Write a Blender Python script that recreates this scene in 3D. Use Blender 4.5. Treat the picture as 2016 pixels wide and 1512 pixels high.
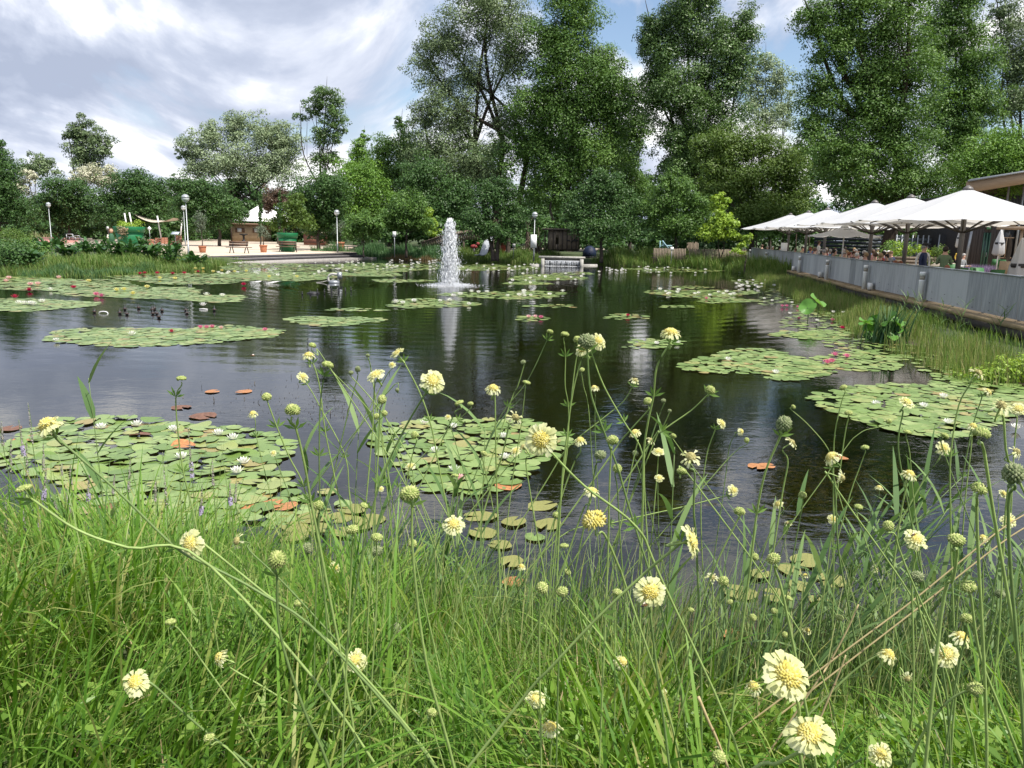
import bpy, math, random
import numpy as np
from mathutils import Vector, Matrix

for o in list(bpy.data.objects):
    bpy.data.objects.remove(o)
SC = bpy.context.scene
COL = SC.collection
R = np.random.default_rng(11)
rnd = random.Random(5)

# ---------------------------------------------------------------- camera
F_PX = 1515.0                       # focal length in photo pixels (photo is 2016 x 1512)
PITCH, ROLL = math.atan(296.4 / F_PX), math.radians(1.2)
CAM = np.array([0.0, 0.0, 2.4])     # z = 0 is the pond's water level
_f = np.array([0, math.cos(PITCH), -math.sin(PITCH)])
_r0 = np.array([1.0, 0, 0])
_u0 = np.array([0, math.sin(PITCH), math.cos(PITCH)])
_r = math.cos(ROLL) * _r0 + math.sin(ROLL) * _u0
_u = -math.sin(ROLL) * _r0 + math.cos(ROLL) * _u0
cam_d = bpy.data.cameras.new("camera")
cam_d.sensor_width = 36.0
cam_d.lens = 36.0 * F_PX / 2016.0
cam_d.clip_start, cam_d.clip_end = 0.05, 3000
cam_o = bpy.data.objects.new("camera", cam_d)
COL.objects.link(cam_o)
cam_o.matrix_world = Matrix(((_r[0], _u[0], -_f[0], CAM[0]), (_r[1], _u[1], -_f[1], CAM[1]),
                             (_r[2], _u[2], -_f[2], CAM[2]), (0, 0, 0, 1)))
SC.camera = cam_o

# ---------------------------------------------------------------- sky, sun, exposure
SUN_DIR = Vector((0.40, -0.33, 0.86)).normalized()      # towards the sun
sun_el = math.asin(SUN_DIR.z)
sun_az = math.atan2(SUN_DIR.x, SUN_DIR.y)
W = bpy.data.worlds.new("World")
SC.world = W
W.use_nodes = True
nt = W.node_tree
nt.nodes.clear()


def N(tree, typ, **kw):
    n = tree.nodes.new(typ)
    for k, v in kw.items():
        if k.startswith("i_"):
            key = k[2:]
            key = int(key) if key.isdigit() else key.replace("_", " ")
            n.inputs[key].default_value = v
        else:
            setattr(n, k, v)
    return n


def ramp(tree, stops):
    n = tree.nodes.new("ShaderNodeValToRGB")
    e = n.color_ramp.elements
    while len(e) < len(stops):
        e.new(0.5)
    for el, (p, c) in zip(e, stops):
        el.position = p
        el.color = (c, c, c, 1) if isinstance(c, (int, float)) else (*c, 1)
    return n


L = nt.links.new
sky = N(nt, "ShaderNodeTexSky", sky_type="NISHITA", sun_disc=False, sun_elevation=sun_el, sun_rotation=sun_az,
        air_density=1.0, dust_density=1.2, ozone_density=1.0)
bg_sky = N(nt, "ShaderNodeBackground", i_Strength=0.12)
L(sky.outputs[0], bg_sky.inputs[0])
tc = N(nt, "ShaderNodeTexCoord")
stv = N(nt, "ShaderNodeVectorMath", operation="MULTIPLY", i_1=(1.0, 1.0, 1.45))
L(tc.outputs["Generated"], stv.inputs[0])
SKY_OFF = N(nt, "ShaderNodeVectorMath", operation="ADD", i_1=(0.35, 0.2, 0.62))
L(stv.outputs[0], SKY_OFF.inputs[0])
KW = dict(i_Scale=2.9, i_Detail=10.0, i_Roughness=0.55, i_Distortion=0.55)
n1 = N(nt, "ShaderNodeTexNoise", **KW)
L(SKY_OFF.outputs[0], n1.inputs["Vector"])
mask = ramp(nt, [(0.39, 0.0), (0.435, 0.6), (0.485, 1.0)])
L(n1.outputs[0], mask.inputs[0])
# the same cloud field a little nearer the sun: where it is thinner there, this side is lit
sh2 = N(nt, "ShaderNodeVectorMath", operation="ADD", i_1=(SUN_DIR.x * .03, SUN_DIR.y * .03, SUN_DIR.z * .07))
n2 = N(nt, "ShaderNodeTexNoise", **KW)
L(SKY_OFF.outputs[0], sh2.inputs[0]); L(sh2.outputs[0], n2.inputs["Vector"])
br = N(nt, "ShaderNodeMath", operation="SUBTRACT")
L(n1.outputs[0], br.inputs[0]); L(n2.outputs[0], br.inputs[1])
br1 = N(nt, "ShaderNodeMath", operation="MULTIPLY_ADD", i_1=4.2, i_2=1.0)
L(br.outputs[0], br1.inputs[0])
br2 = N(nt, "ShaderNodeMath", operation="SUBTRACT")
L(br1.outputs[0], br2.inputs[0]); L(n1.outputs[0], br2.inputs[1])
ccol = ramp(nt, [(0.20, (0.36, 0.41, 0.53)), (0.42, (0.46, 0.51, 0.63)), (0.60, (0.64, 0.68, 0.78)), (0.80, (1.0, 1.0, 1.0))])
L(br2.outputs[0], ccol.inputs[0])
bg_cl = N(nt, "ShaderNodeBackground", i_Strength=0.92)
L(ccol.outputs[0], bg_cl.inputs[0])
mixw = N(nt, "ShaderNodeMixShader")
L(mask.outputs[0], mixw.inputs[0]); L(bg_sky.outputs[0], mixw.inputs[1]); L(bg_cl.outputs[0], mixw.inputs[2])
wo = N(nt, "ShaderNodeOutputWorld")
L(mixw.outputs[0], wo.inputs[0])

sun_d = bpy.data.lights.new("sun", "SUN")
sun_d.energy = 4.9
sun_d.angle = math.radians(0.5)
sun_d.color = (1.0, 0.95, 0.875)
sun_o = bpy.data.objects.new("sun", sun_d)
COL.objects.link(sun_o)
sun_o.rotation_euler = SUN_DIR.to_track_quat("Z", "Y").to_euler()
SC.view_settings.view_transform = "Standard"
SC.view_settings.look = "None"
SC.view_settings.exposure = 0.55
SC.view_settings.gamma = 1.0
SC.view_settings.use_curve_mapping = False
SC.cycles.max_bounces = 6
SC.cycles.diffuse_bounces = 3
SC.cycles.glossy_bounces = 3
SC.cycles.transmission_bounces = 3
SC.cycles.transparent_max_bounces = 8
SC.cycles.caustics_reflective = False
SC.cycles.caustics_refractive = False
SC.cycles.use_denoising = True


# ---------------------------------------------------------------- pixels -> directions -> points
def ray(x, y):
    return _f + _r * ((x - 1008.0) / F_PX) - _u * ((y - 756.0) / F_PX)


def on_z(x, y, z=0.0):
    d = ray(x, y)
    return CAM + d * ((z - CAM[2]) / d[2])


def at_Y(x, y, Y):
    d = ray(x, y)
    return CAM + d * (Y / d[1])


# ---------------------------------------------------------------- mesh helpers
def mesh(name, V, F, mats=None, rn=None, smooth=False, mi=None):
    V = np.asarray(V, dtype=np.float32).reshape(-1, 3)
    if isinstance(F, np.ndarray):
        F = [F]
    F = [np.asarray(f, dtype=np.int32) for f in F if len(f)]
    me = bpy.data.meshes.new(name)
    nl = sum(f.size for f in F)
    npoly = sum(f.shape[0] for f in F)
    me.vertices.add(len(V)); me.loops.add(nl); me.polygons.add(npoly)
    me.vertices.foreach_set("co", V.ravel())
    me.loops.foreach_set("vertex_index", np.concatenate([f.ravel() for f in F]))
    tot = np.concatenate([np.full(f.shape[0], f.shape[1], np.int32) for f in F])
    st = np.concatenate([[0], np.cumsum(tot)[:-1]]).astype(np.int32)
    me.polygons.foreach_set("loop_start", st)
    if smooth:
        me.polygons.foreach_set("use_smooth", np.ones(npoly, bool))
    for m in (mats if isinstance(mats, (list, tuple)) else [mats]):
        if m is not None:
            me.materials.append(m)
    if mi is not None:
        me.polygons.foreach_set("material_index", np.asarray(mi, np.int32))
    if rn is not None:
        a = me.attributes.new("rnd", "FLOAT", "POINT")
        a.data.foreach_set("value", np.asarray(rn, np.float32))
    me.update(calc_edges=True)
    me.validate()
    return me


def link(name, data, parent=None, loc=(0, 0, 0), label=None, cat=None, group=None, kind=None):
    o = bpy.data.objects.new(name, data)
    COL.objects.link(o)
    o.location = Vector([float(v) for v in loc])
    if parent is not None:
        o.parent = parent
    for k, v in (("label", label), ("category", cat), ("group", group), ("kind", kind)):
        if v:
            o[k] = v
    return o


def thing(name, label, cat, loc=(0, 0, 0), group=None, rz=0.0):
    o = link(name, None, None, loc, label, cat, group)
    o.rotation_euler = (0, 0, rz)
    o.empty_display_size = 0.1
    return o


def part(name, VF, mat, parent, world=True, smooth=False, rn=None, label=None, kind=None):
    V, F = VF[0], VF[1]
    V = np.asarray(V, float).reshape(-1, 3)
    if world:
        V = V - np.array(parent.location)
    return link(name, mesh(name, V, F, mat, rn, smooth), parent, label=label, kind=kind)


def single(name, VF, mat, label=None, cat=None, group=None, kind=None, smooth=False, rn=None):
    """one-mesh top-level object, origin at its base centre"""
    V = np.asarray(VF[0], float).reshape(-1, 3)
    c = np.array([(V[:, 0].min() + V[:, 0].max()) / 2, (V[:, 1].min() + V[:, 1].max()) / 2, V[:, 2].min()])
    return link(name, mesh(name, V - c, VF[1], mat, rn, smooth), None, c, label, cat, group, kind)


def copy_tree(o, loc=None, rz=None, scale=None, label=None, group=None, parent=None):
    c = o.copy()
    COL.objects.link(c)
    c.parent = parent
    if loc is not None:
        c.location = Vector([float(v) for v in loc])
    if rz is not None:
        c.rotation_euler = (0, 0, rz)
    if scale is not None:
        c.scale = (scale,) * 3 if isinstance(scale, (int, float)) else scale
    if label:
        c["label"] = label
    if group:
        c["group"] = group
    for ch in o.children:
        copy_tree(ch, parent=c)
    return c


def join(*vfs):
    Vs, Fs, off = [], {}, 0
    for V, F in vfs:
        V = np.asarray(V, float).reshape(-1, 3)
        for f in (F if isinstance(F, list) else [F]):
            f = np.asarray(f)
            if len(f):
                Fs.setdefault(f.shape[1], []).append(f + off)
        Vs.append(V)
        off += len(V)
    return np.concatenate(Vs), [np.concatenate(v) for v in Fs.values()]


def box(c, s, rz=0.0, base=False):
    """box centred at c (or standing on c when base) of size s"""
    x, y, z = [v / 2 for v in s]
    V = np.array([(sx * x, sy * y, sz * z) for sz in (-1, 1) for sy in (-1, 1) for sx in (-1, 1)], float)
    if base:
        V[:, 2] += z
    if rz:
        ca, sa = math.cos(rz), math.sin(rz)
        V = np.stack([V[:, 0] * ca - V[:, 1] * sa, V[:, 0] * sa + V[:, 1] * ca, V[:, 2]], 1)
    F = np.array([(0, 2, 3, 1), (4, 5, 7, 6), (0, 1, 5, 4), (2, 6, 7, 3), (0, 4, 6, 2), (1, 3, 7, 5)])
    return V + np.asarray(c, float), F


def frame(T):
    T = T / np.maximum(np.linalg.norm(T, axis=-1, keepdims=True), 1e-9)
    a = np.where(np.abs(T[..., 2:3]) < 0.9, np.array([0, 0, 1.0]), np.array([1.0, 0, 0]))
    B = np.cross(T, a)
    B /= np.maximum(np.linalg.norm(B, axis=-1, keepdims=True), 1e-9)
    return T, B, np.cross(B, T)


def tube(P, rad, n=6, cap=True):
    P = np.asarray(P, float)
    m = len(P)
    rad = np.broadcast_to(np.asarray(rad, float), (m,))
    T = np.gradient(P, axis=0)
    _, B, C = frame(T)
    a = np.arange(n) * 2 * math.pi / n
    V = P[:, None] + rad[:, None, None] * (np.cos(a)[None, :, None] * B[:, None] + np.sin(a)[None, :, None] * C[:, None])
    V = V.reshape(-1, 3)
    i, j = np.meshgrid(np.arange(m - 1), np.arange(n), indexing="ij")
    q = np.stack([i * n + j, i * n + (j + 1) % n, (i + 1) * n + (j + 1) % n, (i + 1) * n + j], -1).reshape(-1, 4)
    Fs = [q]
    if cap:
        V = np.concatenate([V, P[:1], P[-1:]])
        k = np.arange(n)
        Fs.append(np.concatenate([np.stack([np.full(n, m * n), (k + 1) % n, k], 1),
                                  np.stack([np.full(n, m * n + 1), (m - 1) * n + k, (m - 1) * n + (k + 1) % n], 1)]))
    return V, Fs


def lathe(prof, n=12, c=(0, 0, 0)):
    """closed solid of revolution from (radius, z) pairs"""
    prof = np.asarray(prof, float)
    m = len(prof)
    a = np.arange(n) * 2 * math.pi / n
    V = np.stack([prof[:, :1] * np.cos(a), prof[:, :1] * np.sin(a), np.repeat(prof[:, 1:], n, 1)], -1).reshape(-1, 3)
    i, j = np.meshgrid(np.arange(m - 1), np.arange(n), indexing="ij")
    q = np.stack([i * n + j, i * n + (j + 1) % n, (i + 1) * n + (j + 1) % n, (i + 1) * n + j], -1).reshape(-1, 4)
    k = np.arange(n)
    V = np.concatenate([V, [[0, 0, prof[0, 1]], [0, 0, prof[-1, 1]]]])
    t = np.concatenate([np.stack([np.full(n, m * n), (k + 1) % n, k], 1),
                        np.stack([np.full(n, m * n + 1), (m - 1) * n + k, (m - 1) * n + (k + 1) % n], 1)])
    return V + np.asarray(c, float), [q, t]


def ball(c, r, n=12, m=8):
    a = np.linspace(0.02, math.pi - 0.02, m)
    r = np.broadcast_to(np.asarray(r, float), (3,))
    V, F = lathe(np.stack([np.sin(a), -np.cos(a)], 1), n)
    return V * r + np.asarray(c, float), F


def spline(P, n=8):
    """Catmull-Rom through P"""
    P = np.asarray(P, float)
    if len(P) < 3:
        t = np.linspace(0, 1, n + 1)[:, None]
        return P[0] * (1 - t) + P[-1] * t
    Q = np.concatenate([2 * P[:1] - P[1:2], P, 2 * P[-1:] - P[-2:-1]])
    out = []
    for i in range(len(P) - 1):
        a, b, c, d = Q[i:i + 4]
        t = np.linspace(0, 1, n, endpoint=False)[:, None]
        out.append(0.5 * (2 * b + (c - a) * t + (2 * a - 5 * b + 4 * c - d) * t ** 2 + (3 * b - a - 3 * c + d) * t ** 3))
    out.append(P[-1:])
    return np.concatenate(out)


def unit(v):
    return v / np.maximum(np.linalg.norm(v, axis=-1, keepdims=True), 1e-9)


def leaf_cards(C, Nn, Ln, Wd):
    """one pointed four-cornered leaf per centre"""
    n = len(C)
    Nn = unit(Nn)
    t = unit(np.cross(Nn, unit(R.normal(size=(n, 3)))))
    b = np.cross(Nn, t)
    Ln = np.broadcast_to(Ln, (n,))[:, None]
    Wd = np.broadcast_to(Wd, (n,))[:, None]
    V = np.stack([C - t * Ln / 2, C + b * Wd / 2 - t * Ln * .05, C + t * Ln / 2, C - b * Wd / 2 - t * Ln * .05], 1).reshape(-1, 3)
    F = np.arange(4 * n).reshape(n, 4)
    return V, F


def blades(root, h, lean, bend, w, seg=4, face=None, droop=0.0):
    """grass blades: root (n,3), height, lean azimuth, bend 0..1.5, width"""
    n = len(root)
    h = np.broadcast_to(h, (n,)); bend = np.broadcast_to(bend, (n,)); w = np.broadcast_to(w, (n,))
    d = np.stack([np.cos(lean), np.sin(lean), np.zeros(n)], 1)
    t = np.linspace(0, 1, seg + 1)
    ang = bend[:, None] * t[None] ** 1.3                      # bending angle along the blade
    sx = np.cumsum(np.sin(ang), 1) / (seg + 1)
    sz = np.cumsum(np.cos(ang), 1) / (seg + 1)
    sx -= sx[:, :1]; sz -= sz[:, :1]
    P = root[:, None] + h[:, None, None] * (sx[..., None] * d[:, None] + sz[..., None] * np.array([0, 0, 1.0]))
    fa = lean + math.pi / 2 + R.normal(0, .6, n) if face is None else face
    s = np.stack([np.cos(fa), np.sin(fa), np.zeros(n)], 1)
    tw = np.interp(t, [0, .35, .75, 1], [.7, 1, .7, .06])
    off = s[:, None] * (w[:, None] * tw[None] / 2)[..., None]
    V = np.stack([P - off, P + off], 2).reshape(-1, 3)
    k = 2 * (seg + 1)
    i = np.arange(seg)
    q = np.stack([2 * i, 2 * i + 1, 2 * i + 3, 2 * i + 2], 1)
    F = (np.arange(n)[:, None, None] * k + q[None]).reshape(-1, 4)
    return V, F, np.repeat(R.random(n), k)


# ---------------------------------------------------------------- materials
MATS = {}


def new_mat(name):
    m = bpy.data.materials.new(name)
    m.use_nodes = True
    t = m.node_tree
    return m, t, t.nodes["Principled BSDF"], t.nodes["Material Output"]


def solid(name, col, rough=0.6, metal=0.0, var=0.12, scale=6.0, bump=0.0, spec=0.4, stretch=(1, 1, 1)):
    """plain surface with soft mottling and fine relief"""
    if name in MATS:
        return MATS[name]
    m, t, p, o = new_mat(name)
    p.inputs["Roughness"].default_value = rough
    p.inputs["Metallic"].default_value = metal
    p.inputs["Specular IOR Level"].default_value = spec
    c = N(t, "ShaderNodeTexCoord")
    mp = N(t, "ShaderNodeMapping")
    mp.inputs["Scale"].default_value = stretch
    t.links.new(c.outputs["Object"], mp.inputs[0])
    n = N(t, "ShaderNodeTexNoise", i_Scale=scale, i_Detail=5.0, i_Roughness=0.6)
    t.links.new(mp.outputs[0], n.inputs["Vector"])
    lo = tuple(v * (1 - var) for v in col)
    hi = tuple(min(1, v * (1 + var)) for v in col)
    r = ramp(t, [(0.3, lo), (0.7, hi)])
    t.links.new(n.outputs[0], r.inputs[0])
    t.links.new(r.outputs[0], p.inputs["Base Color"])
    if bump:
        b = N(t, "ShaderNodeBump", i_Strength=bump, i_Distance=0.02)
        t.links.new(n.outputs[0], b.inputs["Height"])
        t.links.new(b.outputs[0], p.inputs["Normal"])
    MATS[name] = m
    return m


def leafy(name, stops, trans=0.28, rough=0.5, spec=0.35):
    """leaf surface: colour by each leaf's own random number, part of the light passes through"""
    if name in MATS:
        return MATS[name]
    m, t, p, o = new_mat(name)
    a = N(t, "ShaderNodeAttribute", attribute_name="rnd")
    k = len(stops)
    r = ramp(t, [(i / max(k - 1, 1), s) for i, s in enumerate(stops)])
    t.links.new(a.outputs["Fac"], r.inputs[0])
    t.links.new(r.outputs[0], p.inputs["Base Color"])
    p.inputs["Roughness"].default_value = rough
    p.inputs["Specular IOR Level"].default_value = spec
    if trans:
        hs = N(t, "ShaderNodeHueSaturation", i_Hue=0.485, i_Saturation=1.1, i_Value=1.35)
        t.links.new(r.outputs[0], hs.inputs["Color"])
        tr = N(t, "ShaderNodeBsdfTranslucent")
        t.links.new(hs.outputs[0], tr.inputs[0])
        mx = N(t, "ShaderNodeMixShader", i_0=trans)
        t.links.new(p.outputs[0], mx.inputs[1]); t.links.new(tr.outputs[0], mx.inputs[2])
        t.links.new(mx.outputs[0], o.inputs[0])
    MATS[name] = m
    return m


def bark(name, col):
    return solid(name, col, 0.9, var=0.4, scale=9, bump=0.6, stretch=(1, 1, .25), spec=0.2)


G = lambda r, g, b: (r, g, b)
LEAF = {
    "poplar": leafy("leaf_poplar", [G(.039, .087, .021), G(.080, .150, .034), G(.137, .230, .068)], .22, .42, .5),
    "bright": leafy("leaf_bright", [G(.065, .142, .021), G(.119, .238, .034), G(.192, .333, .057)], .28),
    "dark": leafy("leaf_dark", [G(.026, .066, .016), G(.048, .111, .025), G(.088, .166, .041)], .2),
    "mid": leafy("leaf_mid", [G(.048, .111, .021), G(.088, .174, .032), G(.145, .253, .051)], .25),
    "yellow": leafy("leaf_yellowgreen", [G(.06, .115, .018), G(.10, .17, .03), G(.15, .225, .05)], .3),
    "grey": leafy("leaf_greygreen", [G(.072, .119, .046), G(.137, .197, .085), G(.225, .294, .142)], .2),
    "silver": leafy("leaf_silver", [G(.119, .174, .079), G(.225, .294, .160), G(.385, .461, .274)], .2),
    "purple": leafy("leaf_purple", [G(.063, .040, .025), G(.097, .063, .041), G(.125, .091, .057)], .2),
    "blossom": leafy("leaf_blossom", [G(.068, .125, .034), G(.319, .342, .205), G(.570, .559, .410), G(.661, .638, .502)], .15),
    "lime": leafy("leaf_lime", [G(.145, .253, .023), G(.241, .365, .041), G(.320, .445, .068)], .3),
}
BARK = bark("bark_grey", (.075, .062, .05))
BARK2 = bark("bark_brown", (.05, .037, .028))
# ---------------------------------------------------------------- the pond outline and the ground
FOUNT = on_z(885, 562)
_px = [(0, 543), (110, 546), (250, 541), (360, 533), (430, 523), (520, 516), (700, 507), (760, 508), (860, 512), (960, 514),
       (1050, 519), (1160, 519), (1240, 524), (1340, 528), (1430, 533), (1490, 545), (1530, 557), (1580, 578), (1640, 606),
       (1700, 634), (1760, 668), (1830, 694), (1900, 722), (2016, 762)]
POND = [tuple(on_z(x, y)[:2]) for x, y in _px] + [(11.5, 9.0), (13.0, 6.0), (9.0, 4.0), (5.0, 3.75), (2.6, 3.6), (1.0, 3.65), (0.0, 4.2),
        (-1.3, 4.75), (-2.3, 5.0), (-3.5, 5.35), (-6.0, 5.6), (-14.0, 7.5), (-26.0, 14.0), (-30.0, 26.0)]
POND = np.array(POND)


def pond_sd(x, y):
    """signed distance to the pond's edge, negative over the water"""
    P = np.stack([np.ravel(x), np.ravel(y)], 1).astype(float)
    best = np.full(len(P), 1e18)
    ins = np.zeros(len(P), bool)
    n = len(POND)
    for i in range(n):
        a, b = POND[i], POND[(i + 1) % n]
        ab = b - a
        t = np.clip(((P - a) @ ab) / (ab @ ab), 0, 1)
        d = P - (a + t[:, None] * ab)
        best = np.minimum(best, (d ** 2).sum(1))
        c = (a[1] > P[:, 1]) != (b[1] > P[:, 1])
        if a[1] != b[1]:
            ins ^= c & (P[:, 0] < (b[0] - a[0]) * (P[:, 1] - a[1]) / (b[1] - a[1]) + a[0])
    return np.sqrt(best) * np.where(ins, -1, 1)


def sstep(t):
    t = np.clip(t, 0, 1)
    return t * t * (3 - 2 * t)


def ground_z(x, y):
    x = np.asarray(x, float); y = np.asarray(y, float)
    sh = x.shape
    x, y = np.ravel(x), np.ravel(y)
    d = pond_sd(x, y)
    near = y < 8
    land = np.where(near, .8, .42)
    land = np.where((~near) & (x > 5) & (y < 75) & (x > 8.0 + (y - 13) * .14), .14, land)
    w = np.where(near, 2.2, 1.6)
    up = land * sstep(d / w) + .03 * np.sin(x * 1.7 + y) * np.cos(y * 1.3) * sstep(d / 2)
    dn = -1.5 * sstep(-d / 7) - .25 * sstep(-d / .8)
    return np.where(d > 0, up, dn).reshape(sh)


def gz(x, y):
    return float(ground_z(np.array([x]), np.array([y]))[0])


def warp(lo, hi, n, k, c=0.0):
    s = np.linspace(-1, 1, n)
    t = np.sinh(k * s) / math.sinh(k)
    return np.where(t < 0, c + (c - lo) * t, c + (hi - c) * t)


gx = np.unique(np.concatenate([warp(-700, 700, 150, 5), np.linspace(-24, 24, 110)]))
gy = np.unique(np.concatenate([warp(-60, 900, 130, 5, 4), np.linspace(0, 14, 70), np.linspace(14, 75, 90)]))
GX, GY = np.meshgrid(gx, gy, indexing="ij")
GZ = ground_z(GX, GY)
_n, _m = GX.shape
_i, _j = np.meshgrid(np.arange(_n - 1), np.arange(_m - 1), indexing="ij")
_q = np.stack([_i * _m + _j, (_i + 1) * _m + _j, (_i + 1) * _m + _j + 1, _i * _m + _j + 1], -1).reshape(-1, 4)
# ground: mown grass and soil on land, brown mud under the water
m, t, p, o = new_mat("ground")
c = N(t, "ShaderNodeTexCoord")
na = N(t, "ShaderNodeTexNoise", i_Scale=0.9, i_Detail=8.0, i_Roughness=0.65)
t.links.new(c.outputs["Object"], na.inputs["Vector"])
ra = ramp(t, [(.35, (.035, .05, .016)), (.55, (.05, .075, .02)), (.72, (.085, .085, .045))])
t.links.new(na.outputs[0], ra.inputs[0])
rb = ramp(t, [(.3, (.03, .022, .012)), (.7, (.075, .055, .03))])
nb = N(t, "ShaderNodeTexNoise", i_Scale=5.0, i_Detail=6.0)
t.links.new(c.outputs["Object"], nb.inputs["Vector"]); t.links.new(nb.outputs[0], rb.inputs[0])
sp = N(t, "ShaderNodeSeparateXYZ"); t.links.new(c.outputs["Object"], sp.inputs[0])
mr = N(t, "ShaderNodeMapRange", i_From_Min=0.0, i_From_Max=.12)
t.links.new(sp.outputs[2], mr.inputs[0])
mx = N(t, "ShaderNodeMix", data_type="RGBA")
t.links.new(mr.outputs[0], mx.inputs[0]); t.links.new(rb.outputs[0], mx.inputs[6]); t.links.new(ra.outputs[0], mx.inputs[7])
t.links.new(mx.outputs[2], p.inputs["Base Color"])
p.inputs["Roughness"].default_value = .95
link("ground", mesh("ground", np.stack([GX, GY, GZ], -1), _q, m, smooth=True), kind="structure")

# water: dark and clear, ripples rolling out from the fountain
m, t, p, o = new_mat("pond_water")
t.nodes.remove(p)
c = N(t, "ShaderNodeTexCoord")
vd = N(t, "ShaderNodeVectorMath", operation="SUBTRACT", i_1=(float(FOUNT[0]), float(FOUNT[1]), 0))
t.links.new(c.outputs["Object"], vd.inputs[0])
wv = N(t, "ShaderNodeTexWave", wave_type="RINGS", rings_direction="Z", i_Scale=0.42, i_Distortion=2.2, i_Detail=2.0, i_Detail_Scale=.35)
t.links.new(vd.outputs[0], wv.inputs["Vector"])
ln = N(t, "ShaderNodeVectorMath", operation="LENGTH"); t.links.new(vd.outputs[0], ln.inputs[0])
fall = N(t, "ShaderNodeMapRange", i_From_Min=2.0, i_From_Max=26.0, i_To_Min=.9, i_To_Max=0.0)
t.links.new(ln.outputs["Value"], fall.inputs[0])
wm = N(t, "ShaderNodeMath", operation="MULTIPLY"); t.links.new(wv.outputs["Fac"], wm.inputs[0]); t.links.new(fall.outputs[0], wm.inputs[1])
mp = N(t, "ShaderNodeMapping"); mp.inputs["Scale"].default_value = (1.0, 1.9, 1.0); mp.inputs["Rotation"].default_value = (0, 0, .12)
t.links.new(c.outputs["Object"], mp.inputs[0])
nz = N(t, "ShaderNodeTexNoise", i_Scale=1.7, i_Detail=4.0, i_Roughness=.55, i_Distortion=.4)
t.links.new(mp.outputs[0], nz.inputs["Vector"])
nf = N(t, "ShaderNodeTexNoise", i_Scale=7.0, i_Detail=3.0, i_Roughness=.5)
t.links.new(mp.outputs[0], nf.inputs["Vector"])
# calm near the banks, livelier in the middle
np_ = N(t, "ShaderNodeTexNoise", i_Scale=.13, i_Detail=2.0)
t.links.new(c.outputs["Object"], np_.inputs["Vector"])
pr = ramp(t, [(.4, .25), (.6, 1.0)]); t.links.new(np_.outputs[0], pr.inputs[0])
a1 = N(t, "ShaderNodeMath", operation="MULTIPLY", i_1=.35); t.links.new(nf.outputs[0], a1.inputs[0])
a2 = N(t, "ShaderNodeMath", operation="ADD"); t.links.new(nz.outputs[0], a2.inputs[0]); t.links.new(a1.outputs[0], a2.inputs[1])
a3 = N(t, "ShaderNodeMath", operation="MULTIPLY"); t.links.new(a2.outputs[0], a3.inputs[0]); t.links.new(pr.outputs[0], a3.inputs[1])
a4 = N(t, "ShaderNodeMath", operation="ADD"); t.links.new(a3.outputs[0], a4.inputs[0]); t.links.new(wm.outputs[0], a4.inputs[1])
bp = N(t, "ShaderNodeBump", i_Strength=1.0, i_Distance=.006)
t.links.new(a4.outputs[0], bp.inputs["Height"])
gl = N(t, "ShaderNodeBsdfGlossy", i_Roughness=.015); gl.inputs[0].default_value = (1, 1, 1, 1)
tr = N(t, "ShaderNodeBsdfTransparent"); tr.inputs[0].default_value = (.30, .32, .18, 1)
fr = N(t, "ShaderNodeFresnel", i_IOR=1.5)
t.links.new(bp.outputs[0], gl.inputs["Normal"]); t.links.new(bp.outputs[0], fr.inputs["Normal"])
mx = N(t, "ShaderNodeMixShader")
t.links.new(fr.outputs[0], mx.inputs[0]); t.links.new(tr.outputs[0], mx.inputs[1]); t.links.new(gl.outputs[0], mx.inputs[2])
t.links.new(mx.outputs[0], o.inputs[0])
x0, y0 = POND.min(0) - 1.2
x1, y1 = POND.max(0) + 1.2
link("pond_water", mesh("pond_water", [(x0, y0, 0), (x1, y0, 0), (x1, y1, 0), (x0, y1, 0)], np.array([[0, 1, 2, 3]]), m), kind="structure")

# ---------------------------------------------------------------- terrace with steps
TERR_Z = .50
PAVE = solid("paving_sand", (.50, .42, .33), .85, var=.1, scale=1.2, bump=.15)
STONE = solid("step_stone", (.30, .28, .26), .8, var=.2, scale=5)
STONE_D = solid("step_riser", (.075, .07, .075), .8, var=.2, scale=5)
CONC = solid("concrete", (.33, .32, .29), .85, var=.22, scale=3, bump=.2)


def slab(poly, z0, z1):
    n = len(poly)
    P = np.array(poly, float)
    V = np.concatenate([np.c_[P, np.full(n, z0)], np.c_[P, np.full(n, z1)]])
    k = np.arange(n)
    return V, [np.stack([k, (k + 1) % n, n + (k + 1) % n, n + k], 1), np.arange(n, 2 * n)[None], np.arange(n)[::-1][None]]


ta, tb = on_z(395, 504.5, TERR_Z), on_z(702, 497.0, TERR_Z)
front = (tb - ta)[:2] / np.linalg.norm((tb - ta)[:2])
inw = np.array([-front[1], front[0]])
tl = on_z(150, 478, TERR_Z)
poly = [ta[:2], tb[:2], tb[:2] + inw * 3 + front * 2, on_z(705, 483, TERR_Z)[:2], on_z(560, 476, TERR_Z)[:2], on_z(330, 468, TERR_Z)[:2],
        on_z(120, 461.5, TERR_Z)[:2], on_z(60, 466, TERR_Z)[:2], on_z(70, 478, TERR_Z)[:2], on_z(200, 492, TERR_Z)[:2], on_z(320, 500, TERR_Z)[:2]]
ter = link("terrace_paving", mesh("terrace_paving", *slab(poly, .1, TERR_Z), PAVE), kind="structure")
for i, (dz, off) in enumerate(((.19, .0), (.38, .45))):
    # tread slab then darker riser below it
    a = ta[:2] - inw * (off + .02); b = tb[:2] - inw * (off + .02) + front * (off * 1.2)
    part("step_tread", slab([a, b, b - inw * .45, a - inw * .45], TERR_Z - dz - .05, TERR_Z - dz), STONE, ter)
    part("step_riser", slab([a, b, b - inw * .02, a - inw * .02], TERR_Z - dz + .002, TERR_Z - dz + .188), STONE_D, ter)
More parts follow.
